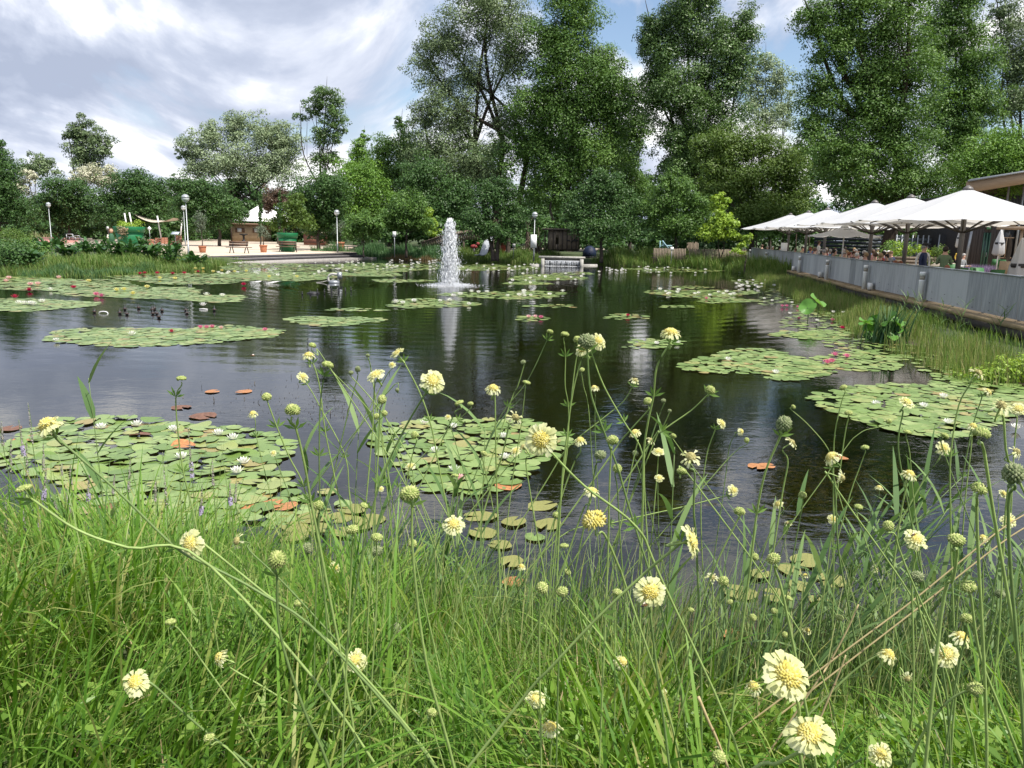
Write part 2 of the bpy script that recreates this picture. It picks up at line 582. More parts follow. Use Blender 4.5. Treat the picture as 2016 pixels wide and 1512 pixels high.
a = ta[:2] - inw * .95 - front * .5; b = tb[:2] - inw * .95 + front * 1.2
part("stone_kerb", slab([a, b, b - inw * .3, a - inw * .3], -.2, .10), STONE, ter)
RED = solid("paving_red", (.46, .22, .19), .9, var=.08, scale=1.0)
poly = [on_z(52, 468, .505)[:2], on_z(75, 464.5, .505)[:2], on_z(165, 465.2, .505)[:2], on_z(150, 477, .505)[:2], on_z(110, 480, .505)[:2], on_z(66, 476, .505)[:2]]
link("red_path", mesh("red_path", *slab(poly, TERR_Z - .05, TERR_Z + .012), RED), kind="structure")
poly = [on_z(820, 491, .45)[:2], on_z(1200, 494, .45)[:2], on_z(1200, 489, .45)[:2], on_z(820, 486.5, .45)[:2]]
link("gravel_path", mesh("gravel_path", *slab(poly, .2, .458), PAVE), kind="structure")
# ---------------------------------------------------------------- trees
def crown_leaves(lobes, size, dens, flat=.75, clump=.22):
    """lobes: (centre, radii) -> leaf cards gathered in uneven sprays, each spray a small leafy shell lit on top"""
    Cs, Ns, Rn = [], [], []
    for c, r in lobes:
        c, r = np.array(c), np.array(r)
        area = math.pi * r[0] * r[2]
        n = int(2.55 * dens * area / (size * size * .5))
        k = int(np.clip(n / 60, 12, 80))
        d = unit(R.normal(size=(k, 3)))
        d[:, 1] -= .2; d = unit(d)
        rr = R.random(k) ** .5 * (.66 + .42 * R.random(k))
        cc = c + d * r * rr[:, None]
        cl = clump * 1.5 * r.mean() * (.5 + .9 * R.random(k))
        w = cl ** 2
        idx = R.choice(k, n, p=w / w.sum())
        off = unit(R.normal(size=(n, 3)) + np.array([0, -.1, .45]))
        rad = 1 - np.abs(R.normal(0, .32, n))
        off2 = off * rad[:, None] * np.array([1.15, 1.15, flat]) + R.normal(0, .08, (n, 3))
        P = cc[idx] + off2 * cl[idx][:, None]
        Cs.append(P)
        Ns.append(off * .75 + np.array([0, -.05, .35]) + R.normal(size=(n, 3)) * .38)
        Rn.append(np.clip(R.normal(.5, .2, n) + R.normal(0, .13, k)[idx], 0, 1))
    C, Nn = np.concatenate(Cs), np.concatenate(Ns)
    s = size * (.65 + .7 * R.random(len(C)))
    if size < .14:
        V, F = leaf_cards(C, Nn, s, s * .62)
        return V, F, np.repeat(np.concatenate(Rn), 4)
    # far crowns: one pointed triangle per leaf
    Nn = unit(Nn)
    t_ = unit(np.cross(Nn, unit(R.normal(size=(len(C), 3)))))
    b_ = np.cross(Nn, t_)
    s = s[:, None]
    V = np.stack([C - t_ * s * .45 - b_ * s * .33, C - t_ * s * .45 + b_ * s * .33, C + t_ * s * .55], 1).reshape(-1, 3)
    return V, np.arange(3 * len(C)).reshape(-1, 3), np.repeat(np.concatenate(Rn), 3)


def tree(name, label, kind, tx, D, lobes, trunk_r=.3, dens=2.6, leaf=None, group=None, split=.35, barkm=None, clump=.22, base=.42, stems=1, limb_top=None, limb_r=1.0):
    L3 = []
    for (x, y, rx, ry) in lobes:
        dd = D + R.uniform(-.25, .25) * rx * D / F_PX
        c = at_Y(x, y, dd)
        k = D / F_PX
        L3.append((c, (rx * 1.1 * k, .95 * (rx + ry) / 2 * k, ry * 1.1 * k)))
    bx = at_Y(tx, 480, D)
    loc = np.array([bx[0], D, base])
    T = thing(name, label, "tree", loc, group)
    zt = max(c[2] for c, r in L3)
    zb = min(c[2] - r[2] for c, r in L3)
    split_z = base + (zt - base) * split
    VFs = []
    for s in range(stems):
        o = (s - (stems - 1) / 2) * trunk_r * 3
        lean = (s - (stems - 1) / 2) * .06 * (zt - base)
        pts = [loc + [o * .5, 0, -.3], loc + [o * .6, 0, .5], loc + [o + lean * .4 + R.normal(0, trunk_r * .4), R.normal(0, .1), (split_z - base) * .6],
               loc + [o + lean + R.normal(0, trunk_r * .6), R.normal(0, .2), split_z - base]]
        Pt = spline(pts, 4)
        VFs.append(tube(Pt, np.linspace(trunk_r * 1.0, trunk_r * .45, len(Pt)), 8))
        top = Pt[-1]
        for i, (c, r) in enumerate(L3):
            if i % stems != s:
                continue
            tgt = np.array(c)
            if tgt[2] < split_z:
                f = max(.35, (tgt[2] - base) / max(split_z - base, .1) - .25)
                st = Pt[min(len(Pt) - 1, int(f * (len(Pt) - 1)))]
            else:
                st = top
            mid = st * .5 + tgt * .5 + R.normal(0, .04, 3) * (zt - zb)
            mid[2] -= abs(tgt[0] - st[0]) * .12
            tip = tgt + (tgt - mid) * .35
            Q = spline([st, mid, tgt, tip], 4)
            VFs.append(tube(Q, np.linspace(trunk_r * .34, trunk_r * .04, len(Q)) * limb_r, 5))
            for _ in range(3):
                a = Q[R.integers(3, len(Q) - 2)]
                e = tgt + unit(R.normal(size=3)) * np.array(r) * .85
                b = a * .45 + e * .55 + R.normal(0, .1, 3) * r[0]
                q = spline([a, b, e], 3)
                VFs.append(tube(q, np.linspace(trunk_r * .1, trunk_r * .015, len(q)) * limb_r, 4, cap=False))
    part("trunk", join(*VFs), barkm or BARK, T, smooth=True)
    size = 1.0 * (leaf or (3.6 * D / F_PX))
    V, F, rn = crown_leaves(L3, size, dens, clump=clump)
    part("crown", (V, F), LEAF[kind], T, rn=rn)
    return T


tree("poplar_tree", "tall thin-crowned poplar with several bare dark stems showing against the clouds", "grey", 985, 95,
     [(960, 40, 95, 75), (880, 85, 55, 55), (845, 130, 42, 45), (870, 210, 60, 60), (850, 300, 70, 60), (925, 150, 60, 70), (1010, 110, 50, 95),
      (920, 330, 80, 55), (870, 375, 75, 50), (835, 240, 32, 26), (970, -40, 90, 50), (1000, 250, 45, 60), (905, 250, 55, 60)],
     .55, 1.25, 3.4 * 95 / F_PX, split=.40, stems=3, clump=.17, barkm=BARK2, limb_r=1.35)
tree("poplar_tree", "tall bright green poplar standing against the bare-stemmed poplar", "mid", 1122, 92,
     [(1130, 35, 55, 65), (1085, 100, 70, 60), (1150, 140, 75, 80), (1195, 160, 42, 65), (1062, 190, 60, 65), (1130, 235, 95, 75), (1205, 240, 34, 55),
      (1050, 290, 75, 55), (1150, 320, 85, 55), (1100, 370, 85, 45), (1120, -30, 50, 40)], .6, 2.1, split=.45, clump=.19)
tree("slender_tree", "slender yellowish tree in the gap between the two tall poplar groups", "mid", 1240, 102,
     [(1243, 190, 32, 45), (1238, 260, 36, 50), (1222, 325, 50, 45), (1262, 240, 22, 40), (1250, 380, 45, 45)], .3, 1.9, clump=.2)
tree("poplar_tree", "dark glossy poplar with two upright tops above the rounded maple", "poplar", 1365, 90,
     [(1352, 20, 62, 80), (1305, 105, 42, 75), (1285, 65, 28, 42), (1405, 105, 62, 80), (1465, 58, 32, 42), (1330, 200, 66, 85), (1400, 215, 62, 80),
      (1340, 310, 62, 75), (1448, 135, 36, 55), (1370, -45, 55, 55), (1290, 180, 28, 50), (1400, 290, 55, 50)], .6, 2.3, split=.3, clump=.18)
tree("silver_poplar", "pale silvery poplar with thin foliage between the taller green trees", "silver", 1515, 112,
     [(1508, 130, 30, 36), (1536, 165, 28, 40), (1487, 205, 36, 55), (1520, 240, 40, 50), (1485, 150, 20, 30), (1550, 215, 25, 40)], .3, 1.15, clump=.2)
tree("black_poplar", "huge spreading poplar with bright leaves rising behind the white parasols", "mid", 1745, 66,
     [(1600, 42, 48, 42), (1662, 25, 55, 60), (1640, 95, 52, 52), (1745, 60, 75, 70), (1715, 140, 75, 70), (1615, 190, 52, 48), (1700, 225, 85, 75),
      (1795, 160, 60, 80), (1660, 300, 75, 55), (1770, 285, 85, 65), (1720, 365, 95, 45), (1600, 255, 36, 36), (1690, -35, 60, 45), (1830, 355, 70, 45), (1790, -20, 60, 50)],
     .75, 2.0, 4.0 * 66 / F_PX, split=.45, clump=.19, barkm=BARK2)
tree("poplar_tree", "broad dull green poplar just behind the huge spreading one", "mid", 1890, 84,
     [(1880, 30, 55, 65), (1905, 125, 58, 75), (1862, 215, 65, 75), (1925, 215, 55, 58), (1840, 90, 50, 60), (1870, 300, 70, 50), (1900, -30, 50, 40)], .5, 2.2, clump=.18)
tree("poplar_tree", "thin-topped tree above the restaurant roof", "grey", 1990, 88,
     [(1984, 55, 34, 48), (1995, 135, 45, 55), (1985, 205, 38, 40), (2035, 105, 45, 75), (2030, 200, 45, 55), (1965, 20, 20, 25)], .4, 1.7, clump=.2)
tree("locust_tree", "soft feathery green tree directly behind the restaurant roof", "bright", 1985, 56,
     [(1955, 300, 62, 42), (2012, 290, 50, 45), (1915, 345, 55, 36), (1990, 350, 60, 34), (2050, 330, 50, 50)], .25, 2.4, clump=.22)
tree("maple_tree", "wide rounded yellow-green maple below the dark glossy poplar", "yellow", 1480, 76,
     [(1420, 300, 55, 45), (1480, 290, 55, 36), (1540, 330, 55, 45), (1460, 360, 75, 45), (1402, 375, 42, 45), (1560, 390, 45, 36), (1500, 420, 85, 38), (1380, 300, 22, 25)],
     .35, 2.6, split=.25)
tree("park_tree", "small round grey-green tree with straight trunk beside the picket fence", "mid", 1330, 64,
     [(1332, 385, 45, 38), (1302, 420, 36, 34), (1368, 418, 38, 36), (1336, 448, 58, 22), (1315, 365, 25, 22)], .17, 2.8, split=.35)
tree("young_tree", "young bright green tree with large leaves beside the deck end", "lime", 1420, 61,
     [(1418, 405, 26, 26), (1405, 445, 34, 30), (1440, 455, 24, 24), (1428, 430, 34, 20)], .07, 1.7, 5.2 * 61 / F_PX, stems=2)
tree("shrub_tree", "small leafy bush right against the deck railing corner", "lime", 1470, 50,
     [(1462, 478, 14, 14), (1452, 492, 16, 12), (1474, 468, 9, 10)], .05, 1.8, 4.6 * 50 / F_PX)
tree("park_tree", "dark bushy tree with pale trunk beside the blue play tent", "dark", 1185, 65,
     [(1190, 378, 50, 34), (1150, 415, 40, 36), (1230, 415, 36, 40), (1190, 450, 66, 24), (1180, 360, 30, 20)], .18, 2.8, split=.35)
tree("park_tree", "dark dense tree with twin trunks behind the fountain and slide", "dark", 975, 65,
     [(975, 392, 45, 34), (940, 432, 34, 32), (1010, 432, 32, 32), (975, 458, 56, 18), (990, 375, 30, 22)], .2, 2.8, split=.35, stems=2)
tree("linden_tree", "dark lower tree standing behind the water jet and plank fence", "dark", 850, 84,
     [(832, 350, 50, 40), (862, 405, 55, 36), (815, 420, 45, 36), (900, 390, 45, 40), (870, 440, 50, 22)], .3, 2.6)
tree("linden_tree", "round dark tree with short pale trunk right of the green planter", "dark", 627, 74,
     [(632, 372, 46, 36), (600, 410, 36, 32), (652, 425, 40, 28), (625, 440, 48, 22), (660, 380, 30, 30)], .22, 2.8)
tree("linden_tree", "green tree overhanging the white roof from the left of the hut", "dark", 432, 80,
     [(410, 382, 50, 30), (438, 415, 42, 32), (375, 398, 36, 36), (400, 435, 52, 24), (468, 418, 24, 20), (355, 365, 30, 22)], .22, 2.8)
tree("linden_tree", "dark domed tree behind the shade sail", "dark", 265, 92,
     [(265, 368, 52, 30), (225, 400, 42, 36), (310, 398, 42, 36), (262, 425, 66, 26), (290, 380, 40, 30)], .25, 2.8)
tree("linden_tree", "dark domed tree left of the one behind the shade sail", "dark", 135, 96,
     [(135, 378, 50, 30), (105, 408, 45, 34), (165, 412, 36, 30), (135, 430, 60, 22)], .25, 2.8)
tree("chestnut_tree", "cream blossoming tree in a row of dark trees", "blossom", 188, 110,
     [(188, 345, 38, 20), (160, 352, 22, 16), (215, 355, 24, 16)], .2, 2.6)
tree("chestnut_tree", "faded pinkish blossoming tree near the broad dark tree at the lawn's end", "blossom", 48, 112,
     [(45, 365, 20, 30), (60, 345, 18, 16), (35, 385, 16, 20)], .2, 1.5)
tree("broad_tree", "broad dark tree at the end of the lawn past the blossoming trees", "dark", 0, 80,
     [(5, 330, 30, 40), (8, 380, 40, 45), (30, 415, 40, 28), (-40, 360, 50, 70), (-10, 290, 18, 18)], .35, 2.8)
tree("pine_tree", "hazy grey conifer poking over the blossoming trees", "grey", 75, 125,
     [(72, 325, 26, 22), (95, 335, 24, 18), (55, 340, 22, 20)], .25, 2.0)
tree("willow_tree", "tall lone willow rising over the blossoming trees", "grey", 170, 135,
     [(165, 250, 26, 20), (188, 278, 32, 32), (150, 272, 28, 22), (165, 310, 38, 28), (200, 300, 20, 28), (135, 268, 15, 10)], .35, 1.9, clump=.2)
tree("willow_tree", "wide rounded clump of silvery willows behind the hut", "silver", 470, 125,
     [(470, 252, 42, 32), (420, 275, 42, 32), (378, 292, 30, 28), (520, 268, 42, 36), (562, 278, 36, 36), (460, 318, 76, 38), (560, 318, 42, 38), (400, 328, 46, 26), (520, 342, 58, 28), (355, 300, 15, 12)],
     .4, 1.9, 3.3 * 125 / F_PX, stems=3, clump=.18)
tree("poplar_tree", "lone slim poplar standing clear of the willow clump with one side branch", "poplar", 640, 118,
     [(642, 188, 30, 26), (658, 222, 30, 36), (620, 212, 24, 22), (640, 268, 26, 34), (592, 230, 18, 9), (640, 312, 36, 24), (660, 262, 20, 24)], .35, 1.55, clump=.2)
tree("young_tree", "small bright green tree between the slim poplar and the bare-stemmed poplar", "bright", 712, 105,
     [(712, 300, 22, 28), (716, 272, 12, 12), (700, 325, 22, 20)], .15, 2.2)
tree("park_tree", "leafy mid green tree right behind the small bright one", "mid", 765, 102,
     [(762, 295, 32, 30), (802, 300, 30, 45), (742, 338, 42, 28), (800, 352, 42, 32), (790, 245, 14, 14)], .3, 2.4)
tree("park_tree", "light green rounded tree above the turf-roofed pavilion", "bright", 715, 90,
     [(705, 348, 48, 36), (742, 388, 42, 36), (690, 400, 36, 36), (730, 430, 45, 25)], .25, 2.6)
tree("park_tree", "low dark tree partly hiding the turf-roofed pavilion", "mid", 800, 68,
     [(802, 405, 32, 32), (772, 432, 32, 26), (822, 440, 32, 22), (795, 425, 42, 25)], .12, 2.7)
tree("young_tree", "lime green shrub beside the low dark tree at the reed bank", "lime", 846, 72,
     [(842, 432, 17, 22), (855, 450, 16, 16)], .06, 2.4)
tree("copper_beech", "small reddish brown tree behind the white roof", "purple", 548, 98,
     [(545, 388, 28, 22), (528, 405, 18, 16), (565, 400, 20, 20)], .2, 2.6)
tree("maple_tree", "yellow-green maple growing out behind the green planter", "yellow", 582, 70,
     [(575, 415, 26, 26), (555, 440, 30, 18), (598, 438, 26, 20), (585, 395, 18, 16)], .1, 2.4)
tree("park_tree", "bushy dark shrub growing over the pavilion front", "mid", 715, 66,
     [(712, 438, 34, 24), (690, 452, 24, 18), (738, 450, 24, 20)], .07, 2.7)
for k, (x, y0, y1, lb) in enumerate(((513, 372, 440, "thin dark cypress in front of the white roof"), (551, 376, 432, "thin dark cypress behind the yellow-green maple"))):
    tree("cypress_tree", lb, "dark", x, 69, [(x, y, w, 9) for y, w in zip(np.linspace(y0 + 8, y1 + 20, 8), (1.6, 2.6, 3.4, 4, 4.2, 4.2, 4, 3.4))], .06, 3.4, .12, split=.9)

# the wood behind: one far mass of foliage
lob = []
for i in range(210):
    x = R.uniform(-250, 2250)
    D = R.uniform(118, 150)
    top = np.interp(x, [-250, 0, 100, 330, 420, 650, 800, 1100, 1600, 2250], [300, 375, 385, 385, 345, 345, 300, 255, 265, 255])
    y = 470 - (470 - top - 20) * R.random() ** 1.1
    c = at_Y(x, y, D); k = D / F_PX
    r = R.uniform(26, 48)
    lob.append((c, (r * 1.3 * k, r * k, r * k)))
V, F, rn = crown_leaves(lob, .6, 1.4, clump=.26)
link("woodland", mesh("woodland", V, F, LEAF["dark"], rn), label="dark far wood behind the single trees", kind="stuff")
# low undergrowth along the wood's foot and behind the play area
lob = []
for i in range(240):
    x = R.uniform(-200, 2000)
    D = R.uniform(96, 116) if i % 2 or x < 640 else R.uniform(76, 92)
    if 430 < x < 610:
        D = R.uniform(120, 126)
    c = at_Y(x, R.uniform(438, 468), D); k = D / F_PX
    r = R.uniform(14, 25)
    lob.append((c, (r * 1.6 * k, r * k, r * k)))
for i in range(90):
    x = R.uniform(880, 1490)
    D = R.uniform(71, 82)
    c = at_Y(x, R.uniform(462, 486), D); k = D / F_PX
    r = R.uniform(10, 18)
    lob.append((c, (r * 1.7 * k, r * k, r * k)))
V, F, rn = crown_leaves(lob, .36, 1.4, clump=.26)
link("undergrowth", mesh("undergrowth", V, F, LEAF["dark"], rn), label="dark undergrowth along the foot of the wood", kind="stuff")
# ---------------------------------------------------------------- far shore and terrace things
WOOD_D = solid("wood_brown", (.12, .07, .045), .7, var=.3, scale=8, stretch=(1, 1, .3))
TERRA = solid("terracotta", (.42, .17, .09), .85, var=.2, scale=4)
GREENPL = solid("planter_green", (.008, .14, .05), .5, var=.08, scale=2)
METAL = solid("galvanised_pole", (.34, .36, .37), .45, metal=.6, var=.1)
WHITE = solid("white_paint", (.78, .78, .77), .55, var=.04)
GLASS_G = solid("globe_glass", (.62, .65, .66), .12, var=.05, spec=.6)
STEEL = solid("steel_grey", (.30, .32, .34), .4, metal=.5, var=.1)
BLACK = solid("black_plastic", (.02, .02, .022), .5, var=.1)


def foot(x, y, z=TERR_Z):
    return on_z(x, y, z)


# benches: seat board, back boards, splayed legs
def bench(x, y, label):
    c = foot(x, y)
    T = thing("park_bench", label, "bench", c, "brown benches on the terrace", rz=.08)
    w = 1.72
    for k in range(3):
        part("seat_slat", box((0, -.18 + k * .17, .44), (w + .12, .145, .045)), WOOD_D, T, world=False)
    for k in range(2):
        V, F = box((0, 0, 0), (w - .3, .03, .17))
        part("back_slat", (V + [-.1, .30 + k * .05, .62 + k * .19], F), WOOD_D, T, world=False)
    for sx in (-.55, .55):
        for d in (-1, 1):
            part("leg", tube([(sx + d * .16, 0, 0), (sx + d * .06, .0, .43)], .035, 6), BLACK, T, world=False)
        part("back_post", tube([(sx * .95, .2, .4), (sx * .95, .36, .86)], .025, 5), BLACK, T, world=False)


bench(471, 498.6, "brown slatted bench beside the small potted olive tree")
bench(567, 496.4, "brown slatted bench in front of the green planter")


def pot(x, y, wpx, hpx, label, name="terracotta_pot", mat=TERRA, rim=True, ring=True):
    c = foot(x, y)
    k = c[1] / F_PX
    r, h = wpx / 2 * k, hpx * k
    T = thing(name, label, "pot", c)
    part("pot_body", lathe([(r * .70, 0), (r * .74, .02 * h), (r * .86, .6 * h), (r * .9, .78 * h), (r * .82, .779 * h), (r * .8, .70 * h)], 20), mat, T, world=False, smooth=False)
    part("rim", lathe([(r * .90, .76 * h), (r * .97, .77 * h), (r, .97 * h), (r * .98, h), (r * .9, h), (r * .86, .9 * h)], 20), mat, T, world=False)
    part("soil", lathe([(r * .885, .86 * h), (r * .885, .9 * h), (r * .3, .93 * h)], 16), solid("soil", (.04, .03, .02), .95), T, world=False)
    return T, c, k, r, h


def olive(x, y, wpx, hpx, potw, poth, label, plabel):
    T, c, k, r, h = pot(x, y, potw, poth, plabel)
    o = thing("olive_tree", label, "tree", c + [0, 0, h * .9])
    H = hpx * k
    top = H * .35
    part("trunk", tube(spline([(0, 0, -.03), (.03, 0, top * .5), (0, .02, top), (.05, 0, H * .8)], 4), np.linspace(.045, .012, 13), 6), BARK, o, world=False)
    rw = wpx / 2 * k
    lob = [((R.uniform(-.4, .4) * rw, R.uniform(-.4, .4) * rw, top + R.uniform(.1, .6) * H), (rw * .6, rw * .6, H * .22)) for _ in range(8)]
    V, F, rn = crown_leaves(lob, .11, .42, clump=.3)
    part("crown", (V, F), leafy("leaf_olive", [G(.05, .075, .04), G(.1, .13, .08), G(.17, .2, .14)], .15), o, world=False, rn=rn)


olive(399, 497.3, 34, 62, 15, 13, "potted olive tree with sparse crown left of the slatted benches", "terracotta pot half hidden by bank plants")
olive(519, 496.9, 34, 40, 15, 14.5, "small potted olive tree standing between the two slatted benches", "terracotta pot standing between the two slatted benches")
olive(670, 494.4, 34, 36, 17.5, 17.5, "bushy olive tree in the pot by the reed bank", "terracotta pot standing at the terrace end by the reed bank")


def planter(x, y, wpx, hpx, label):
    c = foot(x, y)
    k = c[1] / F_PX
    r, h = wpx / 2 * k, hpx * k
    T = thing("giant_flowerpot", label, "planter", c)
    part("pot_body", lathe([(r * .62, 0), (r * .66, .01), (r * .90, .74 * h), (r * .88, .745 * h)], 28), GREENPL, T, world=False)
    part("rim", lathe([(r * .89, .73 * h), (r * .96, .74 * h), (r, .985 * h), (r * .99, h), (r * .93, h), (r * .9, .9 * h)], 28), GREENPL, T, world=False)
    part("soil", lathe([(r * .92, .88 * h), (r * .92, .92 * h), (r * .3, .94 * h)], 20), solid("soil", (.04, .03, .02), .95), T, world=False)
    return c, k, r, h


planter(567, 495.6, 39.5, 36, "huge bright green flowerpot standing behind the slatted bench")
c, k, r, h = planter(257, 487.5, 57, 40, "huge green flowerpot overflowing with plants among the bank plants")
pt = thing("planting", "mound of trailing green and straw-brown plants filling the huge green flowerpot", "plant", c + [0, 0, h * .93])
V, F, rn = crown_leaves([((0, 0, .15), (r * .95, r * .9, .55)), ((r * .3, 0, .1), (r * .6, r * .6, .5)), ((-r * .35, 0, .25), (r * .6, r * .5, .45))], .12, 1.0, clump=.3)
part("leaves", (V, F), LEAF["lime"], pt, world=False, rn=rn)
V, F, rn = crown_leaves([((r * .05, -r * .95, -.15), (.62, .3, .55)), ((r * .05, -r * .95, -.5), (.5, .25, .45))], .09, .9, clump=.3)
part("trailing_stems", (V, F), leafy("straw", [G(.12, .11, .05), G(.3, .24, .14), G(.4, .33, .22)], .1), pt, world=False, rn=rn)

# globe lamps
def lamp(x, y_top, dia, y_base, label, group=None, D=None):
    D = D or .46 * F_PX / dia                  # globe about 46 cm across
    top = at_Y(x, y_top, D)
    gzv = .42
    xb = top[0]
    T = thing("globe_lamp", label, "street lamp", (xb, D, gzv - .05), group)
    H = top[2] - gzv + .05
    part("pole", tube([(0, 0, -.1), (0, 0, .9), (0, 0, .92), (0, 0, H - .2)], [.06, .06, .036, .032], 8), METAL, T, world=False)
    part("collar", lathe([(.05, H - .28), (.09, H - .25), (.12, H - .2)], 12), METAL, T, world=False)
    part("globe", ball((0, 0, H), .23, 16, 10), GLASS_G, T, world=False, smooth=True)
    part("shade_cap", lathe([(.236, H + .01), (.215, H + .1), (.15, H + .18), (.06, H + .228)], 16), solid("lamp_shade", (.42, .44, .46), .3, metal=.4), T, world=False, smooth=True)


lamp(365, 390, 14.5, 481, "tall globe lamp nearest the potted olive trees on the terrace")
lamp(361, 409, 9, 470, "globe lamp seen just behind the tall one by the shade sail")
lamp(95, 403, 9, 448, "lone globe lamp on the lawn before the dark domed trees")
lamp(663, 418.5, 10.5, 480, "globe lamp rising behind the pot at the terrace end")
lamp(1053, 423, 10.6, 488, "globe lamp with a white notice board on its pole", D=62.0)

# notice board on the centre lamp and small signs
def sign(x, y0, y1, wpx, ybase, D, label, name="notice_board", post=True, gz0=.42):
    a, b = at_Y(x, y0, D), at_Y(x, y1, D)
    w = wpx * D / F_PX
    T = thing(name, label, "sign", (a[0], D, gz0))
    z0, z1 = b[2] - gz0, a[2] - gz0
    part("board", box((0, -.03, (z0 + z1) / 2), (w, .03, z1 - z0)), WHITE, T, world=False)
    if post:
        part("post", tube([(0, .01, -.1), (0, .01, z1 - .05)], .03, 6), METAL, T, world=False)
    return T


sign(1051, 462, 488, 11.5, 488, 61.85, "white notice board fixed to the lamp by the waterfall", gz0=.45)
sign(776.5, 456, 466, 6.5, 476, 63, "small white sign on a post in the reeds")
sign(1011.5, 480, 486, 6, 490, 66, "low slanted white sign beside the tree trunks")
sign(1323, 486.5, 493, 6, 497, 61, "small white plate on the picket fence")
sign(212, 446, 452, 5, 460, 95, "tiny grey info post at the edge of the lawn", gz0=.5)

# shade sail with leaning poles
D = 88
T = thing("shade_sail", "cream shade sail strung from leaning white poles", "sail", at_Y(310, 470, D) * [1, 1, 0] + [0, 0, TERR_Z])
P = [at_Y(260, 420, D + 2), at_Y(341, 428.5, D - 2), at_Y(300, 426, D + 3), at_Y(276, 424, D - 3)]
u, v = np.meshgrid(np.linspace(0, 1, 13), np.linspace(0, 1, 7), indexing="ij")
S = ((1 - u) * (1 - v))[..., None] * P[0] + (u * (1 - v))[..., None] * P[1] + (u * v)[..., None] * (P[1] + [.2, 2.5, -.1]) + ((1 - u) * v)[..., None] * (P[0] + [.3, 3.0, -.15])
S[..., 2] -= .75 * np.sin(math.pi * u) * (1 - .45 * v)
S = np.concatenate([S.reshape(-1, 3), S.reshape(-1, 3) - [0, 0, .02]])
i, j = np.meshgrid(np.arange(12), np.arange(6), indexing="ij")
q = np.stack([i * 7 + j, (i + 1) * 7 + j, (i + 1) * 7 + j + 1, i * 7 + j + 1], -1).reshape(-1, 4)
part("sail_cloth", (S, np.concatenate([q, q[:, ::-1] + 91])), solid("sail_cloth", (.50, .44, .36), .8), T, smooth=True)
for (xa, ya, xb, yb) in ((245, 419.5, 252, 452), (254.5, 418.5, 263, 452), (309.5, 425, 317.5, 461), (358.5, 425.5, 355, 465)):
    part("pole", tube([at_Y(xb, yb + 8, D), at_Y(xa, ya, D)], .075, 7), WHITE, T)
# display of brick stacks below the sail
for i, (x, w, h, lb, ck) in enumerate(((297, 11, 11, "pale red brick block below the shade sail", 0), (311, 9, 14, "weathered brick pier behind the pale block", 1),
                                       (324, 12, 12, "sandy stepped brick stack below the shade sail", 0), (337, 11, 9, "low brown brick block between two stacks", 1),
                                       (352, 11, 20, "tall orange brick pier beside the leaning pole", 0), (287, 7, 6, "small dark red brick heap behind the huge flowerpot", 1))):
    Dp = 80 + (i % 3) * 3
    k = Dp / F_PX
    p0 = at_Y(x, 476, Dp); p0[2] = TERR_Z
    T = thing("brick_stack", lb, "bricks", p0, None, rz=.2 * (i - 2))
    z = 0
    n = max(3, int(h * k / .11))
    for q_ in range(n):
        ww = w * k * (1 - (.14 * q_ / n if i == 2 else 0))
        for s in range(2):
            part("brick", box(((s - .5) * ww / 2 + (q_ % 2) * .03, 0, z + .05), (ww / 2 - .015, .35, .10)), TERRA if (q_ + s) % 2 else solid("brick_pink", (.48, .25, .18), .9, var=.25), T, world=False)
        z += .11
p0 = at_Y(345, 459, 84)
T = thing("info_desk", "slanted glossy info panel between brick stacks", "sign", (p0[0], 84, TERR_Z))
part("panel", (box((0, 0, 0), (.8, .5, .04))[0] @ np.array([[1, 0, 0], [0, .87, .5], [0, -.5, .87]]) + [0, 0, p0[2] - TERR_Z], box((0, 0, 0), (1, 1, 1))[1]), solid("panel_gloss", (.45, .5, .58), .15), T, world=False)
part("leg", tube([(0, 0, -.05), (0, 0, p0[2] - TERR_Z)], .05, 6), METAL, T, world=False)
p0 = at_Y(294, 450, 86)
T = thing("info_desk", "white tilted info plate above the brick stacks", "sign", (p0[0], 86, TERR_Z))
part("panel", (box((0, 0, 0), (.35, .03, .35))[0] @ np.array([[.8, 0, .6], [0, 1, 0], [-.6, 0, .8]]) + [0, 0, p0[2] - TERR_Z], box((0, 0, 0), (1, 1, 1))[1]), WHITE, T, world=False)
part("leg", tube([(0, 0, -.05), (0, 0, p0[2] - TERR_Z - .1)], .03, 6), METAL, T, world=False)

# small metal seat-like frames on the red path
p0 = on_z(145, 474, TERR_Z)
for i, (x, wpx, hpx, lb) in enumerate(((138, 12.5, 12, "thin grey metal bench frame on the sand path"), (151, 13, 9, "lower grey metal frame joined end to end with the bench frame"))):
    q0 = on_z(x, 473.5, TERR_Z); k = q0[1] / F_PX
    T = thing("metal_bench", lb, "bench", q0)
    w, h = wpx * k, hpx * k
    for sx in (-.5, .5):
        part("leg", tube([(sx * w, 0, 0), (sx * w, 0, h)], .045, 6), METAL, T, world=False)
        part("leg", tube([(sx * w * .9, .5, 0), (sx * w * .9, .5, h * .55)], .045, 6), METAL, T, world=False)
    part("seat_rail", tube([(-.52 * w, .25, h * .55), (.52 * w, .25, h * .55)], .06, 6), METAL, T, world=False)
    part("top_rail", tube([(-.5 * w, 0, h), (.5 * w, 0, h)], .05, 6), METAL, T, world=False)

